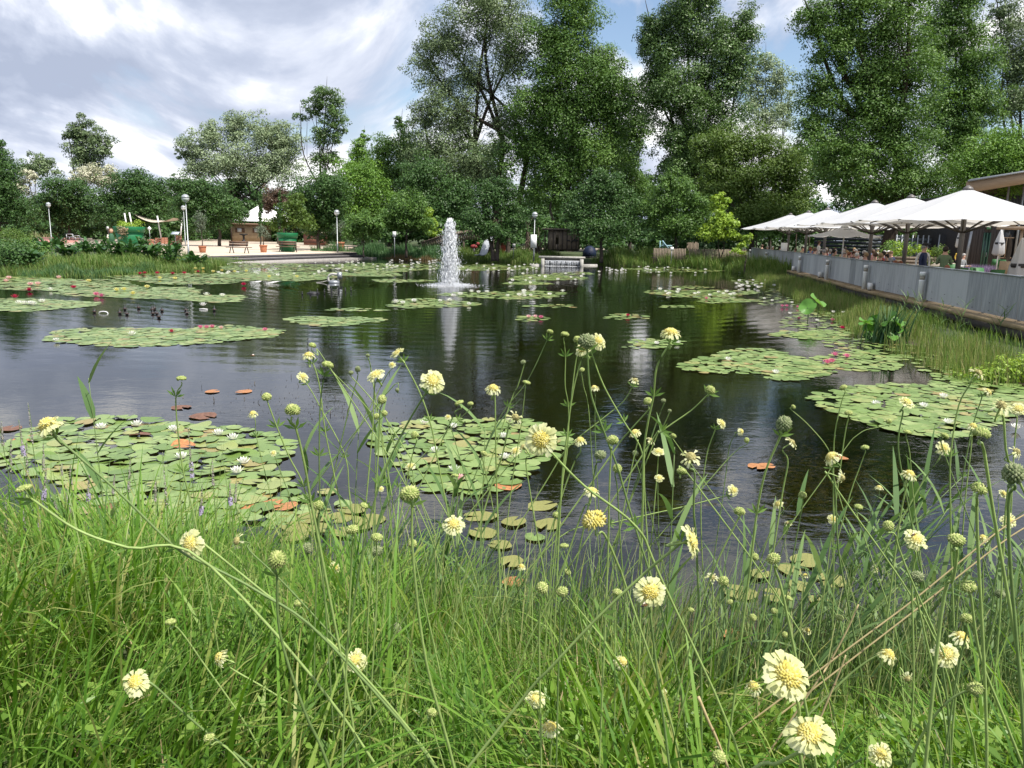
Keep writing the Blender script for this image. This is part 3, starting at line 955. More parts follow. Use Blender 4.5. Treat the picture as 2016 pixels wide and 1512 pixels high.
# wooden figure at the lawn's edge
c = foot(219, 466.5)
c = at_Y(219, 466, 84); c[2] = TERR_Z
T = thing("garden_figure", "garden figure with long brown hair and green top beside the huge flowerpot", "figure", c)
part("body", lathe([(.16, 0), (.30, .12), (.32, .5), (.27, .75), (.2, .95), (.09, 1.05)], 12), solid("figure_green", (.03, .10, .05), .7), T, world=False, smooth=True)
hd = part("head", join(ball((.05, -.03, 1.28), (.2, .2, .24), 10, 8), ball((.2, -.12, 1.25), (.05, .06, .05), 6, 5)), solid("figure_skin", (.5, .3, .2), .7), T, world=False, smooth=True)
part("hair", join(ball((-.03, .05, 1.33), (.27, .26, .27), 10, 8), ball((-.14, .08, 1.05), (.18, .2, .3), 8, 6)), solid("figure_hair", (.10, .06, .045), .8), T, world=False, smooth=True)
part("sleeve", tube([(-.25, -.1, .85), (-.3, -.25, .6), (-.1, -.35, .5)], [.1, .09, .06], 7), solid("figure_cream", (.55, .5, .42), .7), T, world=False, smooth=True)

# hut with white roof
D = 112
c0 = at_Y(513, 470, D); c0[2] = TERR_Z - .1
T = thing("garden_hut", "tan board hut under a big white tent roof", "hut", c0)
k = D / F_PX
WTAN = solid("board_tan", (.40, .30, .19), .8, var=.12, scale=3)
HW, HH = 60 * k, 33 * k
xl = at_Y(455, 470, D)[0] - c0[0]
nb = 30
for i in range(nb):
    w = HW / nb
    part("wall_board", box((xl + (i + .5) * w, 0 + .012 * (i % 2), HH / 2), (w - .012, .06, HH)), WTAN, T, world=False)
part("back_wall", box((xl + HW / 2, 2.2, HH / 2), (HW, 4.3, HH - .1)), WTAN, T, world=False)
part("eave", box((xl + HW / 2 - .2, -.2, HH + .1), (HW + .8, .9, .2)), solid("eave_brown", (.2, .13, .09), .8), T, world=False)
for x0, x1 in ((464, 482), (498, 514)):
    xa, xb = at_Y(x0, 460, D)[0] - c0[0], at_Y(x1, 460, D)[0] - c0[0]
    f = part("window", box(((xa + xb) / 2, -.06, HH * .68), (xb - xa, .1, 9 * k)), WOOD_D, T, world=False)
    part("pane", box(((xa + xb) / 2 - .05, -.115, HH * .68), ((xb - xa) * .45, .02, 7 * k)), solid("pane_light", (.5, .53, .55), .15), f, world=False)
WROOF = solid("tent_white", (.82, .82, .82), .6, var=.02)
xa, xb = at_Y(464, 434, D)[0] - c0[0], at_Y(565, 434, D)[0] - c0[0]
zr, zp = at_Y(500, 434, D)[2] - c0[2], at_Y(503, 404, D)[2] - c0[2]
xp = at_Y(504, 404, D)[0] - c0[0]
RV = np.array([(xa, -.6, zr), (xb, -.6, zr), (xb, 6.5, zr), (xa, 6.5, zr), (xp - .4, 2.2, zp), (xp + .4, 2.6, zp - .05)])
RV = np.concatenate([RV, RV - [0, 0, .12]])
part("tent_roof", (RV, [np.array([(0, 1, 5, 4), (2, 3, 4, 5), (0, 6, 7, 1), (1, 7, 8, 2), (2, 8, 9, 3), (3, 9, 6, 0)]), np.array([(1, 2, 5), (3, 0, 4), (7, 8, 9), (7, 9, 6)])]), WROOF, T, world=False)
for x in (458, 561):
    xx = at_Y(x, 460, D)[0] - c0[0]
    part("post", tube([(xx, -.5, -.1), (xx, -.5, zr)], .12, 6), BARK2, T, world=False)
xx = at_Y(489, 460, D)[0]
T = thing("bird_bath", "small dark stone bird bath in front of the tan hut", "bird bath", (xx, D - 2, TERR_Z - .05))
part("pedestal", lathe([(.3, 0), (.3, .12), (.14, .3), (.14, .8), (.25, .95)], 10), BLACK, T, world=False)
part("basin", lathe([(.1, .9), (.55, 1.0), (.6, 1.12), (.5, 1.1), (.1, 1.04)], 14), BLACK, T, world=False)

# pavilion with turf roof, among the shrubs
D = 92; k = D / F_PX
c0 = at_Y(742, 470, D); c0[2] = .42
T = thing("turf_pavilion", "small round pavilion with mossy brown roof sunk in shrubs", "pavilion", c0)
ze, zt = at_Y(742, 429, D)[2] - .42, at_Y(742, 411, D)[2] - .42
part("roof", lathe([(2.0, ze), (1.3, ze + (zt - ze) * .5), (.5, zt - .12), (.12, zt)], 14), solid("turf_roof", (.24, .15, .06), .95, var=.4, scale=3), T, world=False)
part("eave_ring", lathe([(2.05, ze - .18), (2.1, ze - .02), (1.95, ze + .03)], 14), solid("eave_yellow", (.5, .4, .14), .8), T, world=False)
part("finial", tube([(0, 0, zt - .05), (0, 0, zt + .3)], .04, 5), WHITE, T, world=False)
for a in np.arange(6) * math.pi / 3:
    part("post", tube([(1.7 * math.cos(a), 1.7 * math.sin(a), -.1), (1.7 * math.cos(a), 1.7 * math.sin(a), ze)], .08, 5), WOOD_D, T, world=False)

# red-brown shed pieces behind the round dark tree
c0 = at_Y(622, 478, 96); c0[2] = .45
T = thing("low_shed", "low red-brown shed glimpsed behind the round dark tree", "shed", c0)
part("wall", box((0, 0, .0), (2.6, 1.5, 1.5), base=True), solid("shed_red", (.22, .10, .07), .8, var=.2), T, world=False)
part("roof", box((0, 0, 1.5), (3.0, 1.9, .12), base=True), solid("shed_roof", (.4, .33, .28), .8), T, world=False)
for z in (.4, .9):
    part("board_gap", box((0, -.76, z), (2.5, .03, .06)), BLACK, T, world=False)

# ---------------------------------------------------------------- plank fence, slide, shack: the playground
OLDW = solid("weathered_wood", (.17, .135, .10), .9, var=.35, scale=7, stretch=(3, 3, .4))
OLDD = solid("weathered_wood_dark", (.085, .068, .055), .9, var=.35, scale=7, stretch=(3, 3, .4))
T = thing("plank_fence", "rising plank fence ramp of the play area beside the water jet", "fence", at_Y(850, 480, 70) * [1, 1, 0] + [0, 0, .42])
for i in range(26):
    x = 832 + i * 4.4
    top = np.interp(x, [832, 870, 885, 925, 945], [476, 463, 458, 452, 452])
    bot = np.interp(x, [832, 870, 925, 945], [486, 481, 472, 472])
    a, b = at_Y(x, top + R.uniform(-.8, .8), 70), at_Y(x, bot, 70)
    part("plank", box(((a + b) / 2), (.16, .04, a[2] - b[2])), OLDW, T)
part("rail", tube([at_Y(830, 478, 69.9), at_Y(870, 464, 69.9), at_Y(945, 453.5, 69.9)], .06, 6), OLDD, T)
for x in (838, 872, 913):
    a = at_Y(x, np.interp(x, [832, 870, 925], [476, 463, 452]), 70.1)
    part("post", tube([(a[0], 70.1, .3), a], .09, 6), OLDW, T)

T = thing("slide", "steel playground slide coming down between tree trunks", "slide", at_Y(945, 490, 68) * [1, 1, 0] + [0, 0, .42])
S0, S1 = at_Y(961, 463, 69), at_Y(940, 489.5, 67)
S1[2] = .5
Q = spline([S0, S0 * .55 + S1 * .45, S1 + [.2, .05, .12], S1 + [-.25, -.1, .0]], 4)
part("chute", join(tube(Q, .05, 5), tube(Q + [.55, .1, 0], .05, 5), (np.concatenate([Q, Q + [.55, .1, -.01]]), np.stack([np.arange(12), np.arange(1, 13), np.arange(14, 26), np.arange(13, 25)], 1))), STEEL, T)
for dx in (0, .5):
    part("leg", tube([S0 + [dx, .1, 0], [S0[0] + dx, 69.1, .35]], .06, 5), OLDD, T)
part("platform", box(S0 + [.5, .9, -.05], (1.4, 1.6, .1)), OLDW, T)
part("platform_post", tube([S0 + [1.0, 1.4, 0], [S0[0] + 1.0, 70.4, .3]], .09, 6), OLDW, T)

T = thing("play_rider", "small red spring rider toy near the slide", "toy", at_Y(931, 488, 70) * [1, 1, 0] + [0, 0, .42])
b0 = np.array(T.location)
part("seat_body", ball(b0 + [.1, 0, .75], (.35, .15, .2), 10, 6), solid("toy_red", (.22, .03, .03), .6), T, smooth=True)
part("head", ball(b0 + [.45, 0, 1.0], (.16, .12, .16), 8, 6), solid("toy_red", (.22, .03, .03), .6), T, smooth=True)
part("spring", tube([b0 + [.1, 0, -.05], b0 + [.1, 0, .6]], .12, 8), BLACK, T)
part("handle", tube([b0 + [.25, -.25, .95], b0 + [.25, .25, .95]], .03, 5), BLACK, T)
T = thing("litter_bin", "small orange-red bin between the dark trunks", "bin", at_Y(990, 488, 72) * [1, 1, 0] + [0, 0, .42])
part("bin_body", lathe([(.2, .15), (.24, .2), (.26, .95), (.2, .96)], 12), solid("bin_red", (.32, .06, .03), .6), T, world=False)
part("bin_post", tube([(0, .1, -.1), (0, .1, .5)], .05, 6), METAL, T, world=False)
part("lid", lathe([(.27, .96), (.25, 1.05), (.1, 1.12)], 12), solid("bin_red", (.32, .06, .03), .6), T, world=False)

for x, w, lb in ((967, 13, "thickest dark trunk stub behind the slide"), (1036, 7, "thin dark trunk stub beside the branch pile"), (1000, 9, "pale grey trunk stub beside the bin"), (985, 3.5, "thin straight dark trunk close to the bin")):
    c = at_Y(x, 490, 69 + (x % 3)); c[2] = .42
    k = c[1] / F_PX
    T = thing("tree_trunk", lb, "tree trunk", c, "trunks behind the grass bank")
    r = w * k / 2
    part("trunk", tube(spline([(0, 0, -.2), (R.normal(0, .05), 0, 1.2), (R.normal(0, .12), .1, 3.2)], 4), np.linspace(r * 1.15, r * .8, 9), 10), BARK2 if x != 1000 else BARK, T, world=False, smooth=True)
    part("branch", tube(spline([(0, 0, 2.2), (r * 2, .1, 3.0), (r * 4, .3, 3.7)], 3), [r * .4, r * .38, r * .34, r * .3, r * .26, r * .2, r * .1], 6), BARK2, T, world=False, smooth=True)

T = thing("play_shack", "weathered plank play shack with round opening beside the lamp", "shack", at_Y(1112, 492, 66) * [1, 1, 0] + [0, 0, .42])
for i in range(20):
    x = 1080 + i * 3.05
    if 1094 < x < 1101:
        a, b = at_Y(x, 455, 66), at_Y(x, 468, 66)
        part("plank", box((a + b) / 2, (.12, .05, a[2] - b[2])), OLDW, T)
        a, b = at_Y(x, 481, 66), at_Y(x, 491, 66)
    else:
        a, b = at_Y(x, 454 + R.uniform(-1.5, 1.5), 66), at_Y(x, 491, 66)
    part("plank", box((a + b) / 2 + [0, R.uniform(-.02, .02), 0], (.125, .05, a[2] - b[2])), OLDW if i % 3 else OLDD, T)
part("roof", box(at_Y(1110, 452, 67), (3.6, 2.6, .14)), OLDD, T)
part("back_wall", box(at_Y(1110, 472, 68), (2.7, .06, 1.9)), OLDD, T)
for i, (a, b) in enumerate((((1116, 473), (1122, 474)), ((1124, 478), (1135, 468)), ((1138, 473), (1131, 475)))):
    part("batten", tube([at_Y(*a, 65.9), at_Y(*b, 65.9)], .05, 4), BLACK, T)
T = thing("branch_pile", "tangled pile of bare branches beside the lamp post", "branches", at_Y(1050, 490, 67.5) * [1, 1, 0] + [0, 0, .42])
for i in range(34):
    a = at_Y(R.uniform(1030, 1080), 490, 67.5 + R.uniform(-.6, .6)); a[2] = .38
    e = at_Y(R.uniform(1030, 1082), R.uniform(446, 488), 67.5 + R.uniform(-.7, .7))
    part("branch", tube(spline([a, a * .5 + e * .5 + R.normal(0, .15, 3), e], 3), np.linspace(.06, .015, 7), 5), OLDW if i % 2 else BARK2, T)
T = thing("play_tent", "dark blue domed play tent in deep shade under trees", "tent", at_Y(1161, 490, 69) * [1, 1, 0] + [0, 0, .42])
part("canopy", lathe([(.62, .0), (.6, .5), (.45, .85), (.15, 1.05)], 14), solid("tent_blue", (.004, .012, .04), .6), T, world=False, smooth=True)
part("base_ring", lathe([(.68, 0), (.68, .12), (.55, .12)], 14), BLACK, T, world=False)

# picket fence pieces along the right far bank
T = thing("picket_fence", "low picket fence of old grey stakes behind the far reeds", "fence", at_Y(1370, 495, 62) * [1, 1, 0] + [0, 0, .42])
for i in range(60):
    x = 1288 + i * 3.05
    if 1352 < x < 1356:
        continue
    top = 488.5 + (x - 1288) * .02 + R.uniform(-.6, .6)
    a, b = at_Y(x, top, 62), at_Y(x, 500, 62)
    b[2] = .3
    part("picket", box((a + b) / 2, (.085, .03, a[2] - b[2])), OLDW, T)
for z in (.75, 1.05):
    part("rail", box(((at_Y(1286, 490, 62) + at_Y(1470, 490, 62))[0] / 2, 62.05, z), (7.6, .04, .07)), OLDD, T)
T = thing("picket_fence", "tall stake fence section standing behind the young bright tree", "fence", at_Y(1362, 490, 66) * [1, 1, 0] + [0, 0, .42])
for i in range(9):
    a, b = at_Y(1353 + i * 2.6, 478 + R.uniform(-2, 1.5), 66), at_Y(1353 + i * 2.6, 498, 66); b[2] = .3
    part("picket", box((a + b) / 2, (.08, .03, a[2] - b[2])), OLDW, T)
part("rail", box((at_Y(1363, 490, 66)[0], 66.05, 1.2), (1.3, .04, .07)), OLDD, T)
T = thing("climbing_slide", "pale blue play slide frame in shadow behind the picket fence", "play slide", at_Y(1307, 490, 67) * [1, 1, 0] + [0, 0, .42])
PB = solid("pale_blue", (.25, .42, .48), .6)
part("slide_board", box(at_Y(1312, 484, 67), (.9, .3, .12)), PB, T)
part("beam", tube([at_Y(1304, 474, 67), at_Y(1316, 489, 66.6)], .06, 5), PB, T)
for x in (1300, 1306):
    a = at_Y(x, 474, 67)
    part("post", tube([[a[0], 67, .3], a], .05, 5), PB, T)

# ---------------------------------------------------------------- waterfall inlet
D0 = on_z(1106, 524)[1]
k = D0 / F_PX
xa, xb = on_z(1066, 524)[0], on_z(1146, 524)[0]
T = thing("waterfall_weir", "small concrete waterfall weir at the far bank", "waterfall", ((xa + xb) / 2, D0, 0))
w = xb - xa
part("back_wall", box((0, .75, .1), (w, .3, .95)), CONC, T, world=False)
part("sill", box((0, .45, .22), (w - .4, .5, .3)), solid("wet_stone", (.10, .11, .12), .25), T, world=False)
for s in (-1, 1):
    part("side_wall", box((s * (w / 2 - .12), .2, .05), (.24, 1.1, 1.0)), CONC, T, world=False)
part("top_slab", box((0, .62, .66), (w + .35, .75, .14)), CONC, T, world=False)
# falling sheet of water: many thin strands
m, t, p, o = new_mat("white_water")
p.inputs["Base Color"].default_value = (.92, .94, .96, 1)
p.inputs["Roughness"].default_value = .6
trl = N(t, "ShaderNodeBsdfTranslucent"); trl.inputs[0].default_value = (.95, .97, 1, 1)
mxs = N(t, "ShaderNodeMixShader", i_0=.5)
t.links.new(p.outputs[0], mxs.inputs[1]); t.links.new(trl.outputs[0], mxs.inputs[2]); t.links.new(mxs.outputs[0], o.inputs[0])
WATERW = m
vf = []
for i in range(110):
    x = R.uniform(-w / 2 + .28, w / 2 - .28)
    l = R.uniform(.15, .40) if i % 3 else .4
    vf.append(tube([(x, .2, .40), (x + R.normal(0, .01), .13, .36), (x + R.normal(0, .015), .1, .40 - l)], [.012, .012, .006], 4))
part("falling_water", join(*vf), WATERW, T, world=False)
part("foam", join(*[ball((R.uniform(-w / 2 + .3, w / 2 - .3), R.uniform(-.12, .12), .0), (R.uniform(.03, .1), R.uniform(.02, .05), .02), 6, 4) for _ in range(60)]), WATERW, T, world=False)
part("water_lip", box((0, .33, .395), (w - .5, .42, .03)), WATERW, T, world=False)
for x0, x1, lb in ((1146, 1176, "flat concrete shore slab right of the waterfall weir"), (1046, 1064, "flat concrete shore slab left of the waterfall weir")):
    a, b = on_z(x0, 521, .08), on_z(x1, 521, .08)
    single("shore_slab", slab([(a[0], a[1] - .2), (b[0], b[1] - .2), (b[0], b[1] + .6), (a[0], a[1] + .6)], -.2, .1), CONC, lb, "slab")

# ---------------------------------------------------------------- fountain jet
T = thing("fountain_jet", "tall white fountain jet bursting up from the pond", "fountain", (FOUNT[0], FOUNT[1], 0))
H = (at_Y(885, 434, FOUNT[1])[2])
oct_v = np.array([(1, 0, 0), (-1, 0, 0), (0, 1, 0), (0, -1, 0), (0, 0, 1), (0, 0, -1)], float)
oct_f = np.array([(0, 2, 4), (2, 1, 4), (1, 3, 4), (3, 0, 4), (2, 0, 5), (1, 2, 5), (3, 1, 5), (0, 3, 5)])


def drops(P, rx, rz):
    n = len(P)
    s = np.stack([rx, rx, rz], 1)
    V = (P[:, None] + oct_v[None] * s[:, None]).reshape(-1, 3)
    F = (np.arange(n)[:, None, None] * 6 + oct_f[None]).reshape(-1, 3)
    return V, F


n = 9000
z = H * R.random(n) ** .85
rad = np.abs(R.normal(0, 1, n)) * (.07 + .13 * (1 - z / H) ** .8 + .02)
a = R.random(n) * 2 * math.pi
ztop = z * (1 - .12 * R.random(n) * (rad > .15))
part("water_column", drops(np.stack([rad * np.cos(a), rad * np.sin(a), ztop], 1), R.uniform(.006, .016, n), R.uniform(.03, .15, n)), WATERW, T, world=False, kind="stuff")
n = 3200
z = H * .85 * R.random(n) ** 1.3
rad = .14 + np.abs(R.normal(0, .30, n)) * (1 - .45 * z / H)
a = R.random(n) * 2 * math.pi
part("spray_droplets", drops(np.stack([rad * np.cos(a), rad * np.sin(a), z], 1), R.uniform(.004, .011, n), R.uniform(.006, .022, n)), WATERW, T, world=False, kind="stuff")
n = 2600
rad = np.abs(R.normal(0, .62, n)) + .05
a = R.random(n) * 2 * math.pi
part("splash_foam", drops(np.stack([rad * np.cos(a), rad * np.sin(a), R.random(n) ** 2 * .16 * np.exp(-rad)], 1), R.uniform(.3, 1, n) * .05 * np.exp(-rad * .9) + .004, R.uniform(.004, .02, n)), WATERW, T, world=False, kind="stuff")
zz = np.linspace(0, H * .97, 26); n_ = 18
aa = np.arange(n_) * 2 * math.pi / n_
rr0 = np.interp(zz / H, [0, .15, .6, .9, 1], [.20, .15, .10, .07, .02])
Vc = np.stack([np.cos(aa)[None] * rr0[:, None] * R.uniform(.65, 1.25, (26, n_)), np.sin(aa)[None] * rr0[:, None] * R.uniform(.65, 1.25, (26, n_)), np.repeat(zz[:, None], n_, 1) + R.normal(0, .03, (26, n_))], -1).reshape(-1, 3)
ii, jj = np.meshgrid(np.arange(25), np.arange(n_), indexing="ij")
part("water_core", (Vc, np.stack([ii * n_ + jj, ii * n_ + (jj + 1) % n_, (ii + 1) * n_ + (jj + 1) % n_, (ii + 1) * n_ + jj], -1).reshape(-1, 4)), WATERW, T, world=False, smooth=True)
part("nozzle", lathe([(.12, -.5), (.12, .02), (.07, .08), (.05, .16)], 10), BLACK, T, world=False)

# pump float with bent hose
c = on_z(658, 557)
T = thing("pump_float", "grey floating pump with bent hose and box", "pump", c)
k = c[1] / F_PX
part("float", lathe([(.1, -.08), (.24, -.04), (.26, .06), (.18, .12)], 14), STEEL, T, world=False)
part("hose", tube(spline([(-.25, 0, .05), (-.26, 0, .28), (-.1, 0, .40), (.16, 0, .38)], 5), .055, 8), solid("hose_grey", (.42, .41, .38), .6), T, world=False, smooth=True)
part("motor_box", box((.26, 0, .34), (.2, .2, .3), .3), STEEL, T, world=False)
part("cable", tube(spline([(-.3, 0, .1), (-.55, -.05, .03), (-.8, -.1, .01)], 4), .015, 5), solid("hose_grey", (.42, .41, .38), .6), T, world=False)
# dark spouts standing in the water
for i, (x, yt, yb) in enumerate(((186, 606, 616), (236, 608, 618), (246, 601, 610), (250, 611, 620), (273, 598, 608), (300, 601, 612), (304, 600, 609), (301, 610, 619), (319, 604, 613),
                                 (309, 610, 619), (313, 615, 626), (366, 604, 612), (368, 610, 618), (422, 602, 612))):
    c = on_z(x, yb); k = c[1] / F_PX
    h = (yb - yt) * k
    T = thing("water_spout", "thin dark spout with a thick collar standing out of open water", "spout", c, "spouts in the water by the white hose loop")
    part("riser", lathe([(.028, -.3), (.03, .0), (.05, h * .22), (.055, h * .42), (.02, h * .55), (.012, h)], 8), BLACK, T, world=False)
    part("collar", lathe([(.056, h * .26), (.064, h * .31), (.056, h * .36)], 8), solid("collar_brown", (.1, .06, .045), .6), T, world=False)
for i, x in enumerate((595, 611, 625, 639, 653, 667, 680, 691)):
    c = on_z(x, 581 - i * 1.1); h = R.uniform(.14, .22)
    T = thing("water_spout", "thin dark peg standing in a line below the pump float", "spout", c, "line of pegs near the pump float")
    part("riser", lathe([(.02, -.3), (.022, .0), (.024, h * .7), (.012, h)], 6), BLACK, T, world=False)
    part("collar", lathe([(.024, .02), (.036, .05), (.024, .08)], 6), BLACK, T, world=False)
c = on_z(617, 578)
single("dark_float", lathe([(.05, -.04), (.22, -.03), (.26, .02), (.1, .07)], 12, c), BLACK, "flat dark float between the line of pegs", "float")
c = on_z(204, 617)
single("hose_loop", tube(spline([c + [-.14, 0, -.1], c + [-.12, 0, .02], c + [0, 0, .055], c + [.11, 0, .02], c + [.12, 0, -.1]], 5), .014, 6), WHITE, "white hose arching out of the water among dark spouts", "hose")
c = on_z(401, 609.5)
single("floating_strip", tube([c + [-.13, 0, .01], c + [0, .02, .018], c + [.12, -.02, .01]], .016, 6), WHITE, "white strip floating flat between dark spouts", "strip")
c = at_Y(497, 700, 9.0)
T = thing("flying_insect", "blurred brown insect hovering over the open water", "insect", c)
part("body", ball((0, 0, 0), (.028, .01, .009), 8, 6), solid("insect_brown", (.16, .08, .04), .5), T, world=False, smooth=True)
for s in (-1, 1):
    part("wing", (np.array([(0, 0, .004), (-.012, s * .03, .012), (.006, s * .038, .014), (.014, s * .02, .008), (0, 0, .001), (-.012, s * .03, .010), (.006, s * .038, .012), (.014, s * .02, .006)]), np.array([(0, 1, 2, 3), (7, 6, 5, 4)])), solid("insect_wing", (.5, .45, .4), .3), T, world=False)
# ---------------------------------------------------------------- restaurant deck
DZ = .56
RAIL = np.array([(19.98, 66.01), (18.29, 56.46), (16.58, 45.17), (15.22, 37.75), (13.92, 30.79), (13.12, 24.74), (12.13, 18.27), (11.75, 15.0), (11.5, 11.5)])
seg = np.linalg.norm(np.diff(RAIL, axis=0), axis=1)
cum = np.concatenate([[0], np.cumsum(seg)])


def rail_at(s):
    p = np.array([np.interp(s, cum, RAIL[:, 0]), np.interp(s, cum, RAIL[:, 1])])
    q = np.array([np.interp(s + .3, cum, RAIL[:, 0]), np.interp(s + .3, cum, RAIL[:, 1])])
    if s + .3 > cum[-1]:
        q = 2 * p - np.array([np.interp(s - .3, cum, RAIL[:, 0]), np.interp(s - .3, cum, RAIL[:, 1])])
    d = (q - p) / np.linalg.norm(q - p)
    return p, d, np.array([d[1], -d[0]]) * -1        # point, direction towards the viewer, inward normal


def rail_Y(Y, inward=0.0, z=DZ):
    s = np.interp(-Y, -RAIL[:, 1], cum)
    p, d, n = rail_at(s)
    return np.array([*(p + n * inward), z])


_p, _d, _n = rail_at(5.0)
if _n[0] < 0:
    _old = rail_at
    def rail_at(s):
        p, d, n = _old(s)
        return p, d, -n

# galvanised corrugated sheet; every sheet weathers its own way
m, t, p, o = new_mat("zinc_sheet")
oi = N(t, "ShaderNodeObjectInfo")
c = N(t, "ShaderNodeTexCoord")
mp = N(t, "ShaderNodeMapping"); mp.inputs["Scale"].default_value = (7, 7, .8)
t.links.new(c.outputs["Object"], mp.inputs[0])
nz = N(t, "ShaderNodeTexNoise", i_Scale=1.5, i_Detail=6.0, i_Roughness=.6); t.links.new(mp.outputs[0], nz.inputs["Vector"])
ad = N(t, "ShaderNodeMath", operation="MULTIPLY_ADD", i_1=.6); t.links.new(oi.outputs["Random"], ad.inputs[0]); t.links.new(nz.outputs[0], ad.inputs[2])
rz_ = ramp(t, [(.3, (.20, .21, .22)), (.65, (.31, .325, .34)), (1.0, (.44, .455, .465))]); t.links.new(ad.outputs[0], rz_.inputs[0])
t.links.new(rz_.outputs[0], p.inputs["Base Color"])
p.inputs["Metallic"].default_value = .25; p.inputs["Roughness"].default_value = .5
ZINC = m
DECKW = solid("deck_wood", (.25, .19, .12), .8, var=.25, scale=4)
OCHRE = solid("edge_board", (.30, .22, .12), .8, var=.25, scale=5)

# deck floor and its edge
inner = RAIL + np.array([22.0, 3.0])
link("deck_floor", mesh("deck_floor", *slab([*RAIL, *inner[::-1]], .30, DZ), DECKW), kind="structure")
edge = thing("deck_edge", "ochre timber edge of the deck above a dark gap and concrete wall", "deck edge", (*RAIL[5], 0))
S = np.arange(0, cum[-1] - .01, 2.4)
for s in S:
    p0, d0, n0 = rail_at(s); p1, d1, n1 = rail_at(min(s + 2.38, cum[-1]))
    part("edge_board", slab([p0 - n0 * .34, p1 - n1 * .34, p1 + n1 * .02, p0 + n0 * .02], .44, .545), OCHRE, edge)
    part("gap_shade_strip", slab([p0 - n0 * .30, p1 - n1 * .30, p1 - n1 * .26, p0 - n0 * .26], .24, .438), solid("gap_shade_dark", (.06, .05, .045), .8), edge)  # near-black slab standing in for the shaded gap under the edge board
    part("concrete_wall", slab([p0 + n0 * .15, p1 + n1 * .15, p1 + n1 * .4, p0 + n0 * .4], -.4, .30), CONC, edge)
# railing: corrugated sheets, posts, top rail
rail = thing("deck_railing", "long corrugated zinc sheet railing around the restaurant deck", "railing", (*RAIL[5], DZ))
xx = np.linspace(0, .998, 61)
yy = .016 * np.sin(xx * 2 * math.pi / .0832)
Vp = np.concatenate([np.stack([xx, yy, np.zeros(61)], 1), np.stack([xx, yy, np.full(61, 1.02)], 1)])
k_ = np.arange(60)
pm = mesh("sheet", Vp, np.stack([k_, k_ + 1, k_ + 62, k_ + 61], 1), ZINC, smooth=True)
bolt = mesh("bolt", *ball((0, 0, 0), .012, 6, 4), BLACK)
for i in range(int(cum[-1])):
    p0, d0, n0 = rail_at(float(i)); p1, _, _ = rail_at(float(i) + 1)
    o_ = link("sheet", pm, rail, (p0[0] - rail.location[0], p0[1] - rail.location[1], .035))
    ang = math.atan2(p1[1] - p0[1], p1[0] - p0[0])
    o_.rotation_euler = (0, 0, ang)
    if i % 2 == 0:
        q = p0 + n0 * .06
        part("post", box((*q, DZ + .52), (.05, .05, 1.04), ang), STEEL, rail)
    part("top_rail", box(((p0[0] + p1[0]) / 2, (p0[1] + p1[1]) / 2, DZ + 1.075), (1.0, .07, .035), ang), STEEL, rail)
    if i > cum[-1] - 20:
        for z in (.12, .32):
            b_ = link("bolt", bolt, rail, (*(p0 - n0 * .022 + d0 * .5 - np.array(rail.location)[:2]), z))
# white bollard lights on the edge board
for i, (x, yt, yb, lb) in enumerate(((1476, 494, 512, "white bollard light at the far corner of the railing"), (1512, 497, 521, "white bollard light next along from the railing's far corner"),
                                     (1579, 506, 535, "white bollard light beside the small white box below the people"), (1634, 514, 548, "white bollard light touching a white box, below the seated crowd"),
                                     (1710, 525, 567, "white bollard light below the standing couple"), (1825, 541, 592, "white bollard light rising from the tall reeds"))):
    Y = np.interp(x, [1478, 1510, 1575, 1629, 1702, 1825], [65.5, 56.4, 45.1, 37.7, 30.7, 24.6])
    c = rail_Y(Y, -.17, .545)
    T = thing("bollard_light", lb, "bollard", c, "white bollard lights along the deck edge")
    part("shaft", lathe([(.085, 0), (.085, .62), (.09, .64), (.09, .68)], 14), WHITE, T, world=False, smooth=False)
    part("lens", lathe([(.075, .68), (.075, .80)], 14), solid("bollard_lens", (.34, .30, .24), .3), T, world=False)
    part("cap", lathe([(.09, .80), (.092, .90), (.08, .93)], 14), WHITE, T, world=False)
for x, Y, lb in ((1521, 55.0, "small white floodlight box past the second bollard"), (1569, 46.3, "white floodlight box left of the third bollard"), (1624, 38.8, "white floodlight box touching the fourth bollard"), (1722, 29.6, "white floodlight box just past the bollard below the couple"), ):
    c = rail_Y(Y, -.17, .545)
    T = thing("floodlight_box", lb, "floodlight", c, rz=1.2)
    part("housing", box((0, 0, .04), (.34, .16, .24), base=True), WHITE, T, world=False)
    part("bracket", box((0, 0, 0), (.2, .1, .05), base=True), BLACK, T, world=False)
    part("glass", box((0, -.085, .16), (.28, .012, .18)), solid("flood_glass", (.5, .52, .53), .2), T, world=False)

def inside(x, D, margin=.55):
    """push a thing back along its sight line until it stands inside the railing"""
    while True:
        c = at_Y(x, 490, D)
        s = np.interp(-D, -RAIL[:, 1], cum)
        q, d_, n_ = rail_at(s)
        if (c[:2] - q) @ n_ > margin or D > 75:
            return np.array([c[0], c[1], DZ])
        D += .25


# big parasols
m, t, p, o = new_mat("parasol_cloth")
p.inputs["Base Color"].default_value = (.62, .63, .65, 1); p.inputs["Roughness"].default_value = .75
trl = N(t, "ShaderNodeBsdfTranslucent"); trl.inputs[0].default_value = (.75, .72, .66, 1)
mxs = N(t, "ShaderNodeMixShader", i_0=.36)
t.links.new(p.outputs[0], mxs.inputs[1]); t.links.new(trl.outputs[0], mxs.inputs[2]); t.links.new(mxs.outputs[0], o.inputs[0])
CLOTH = m
POLE = solid("parasol_pole", (.13, .12, .115), .5, metal=.3)


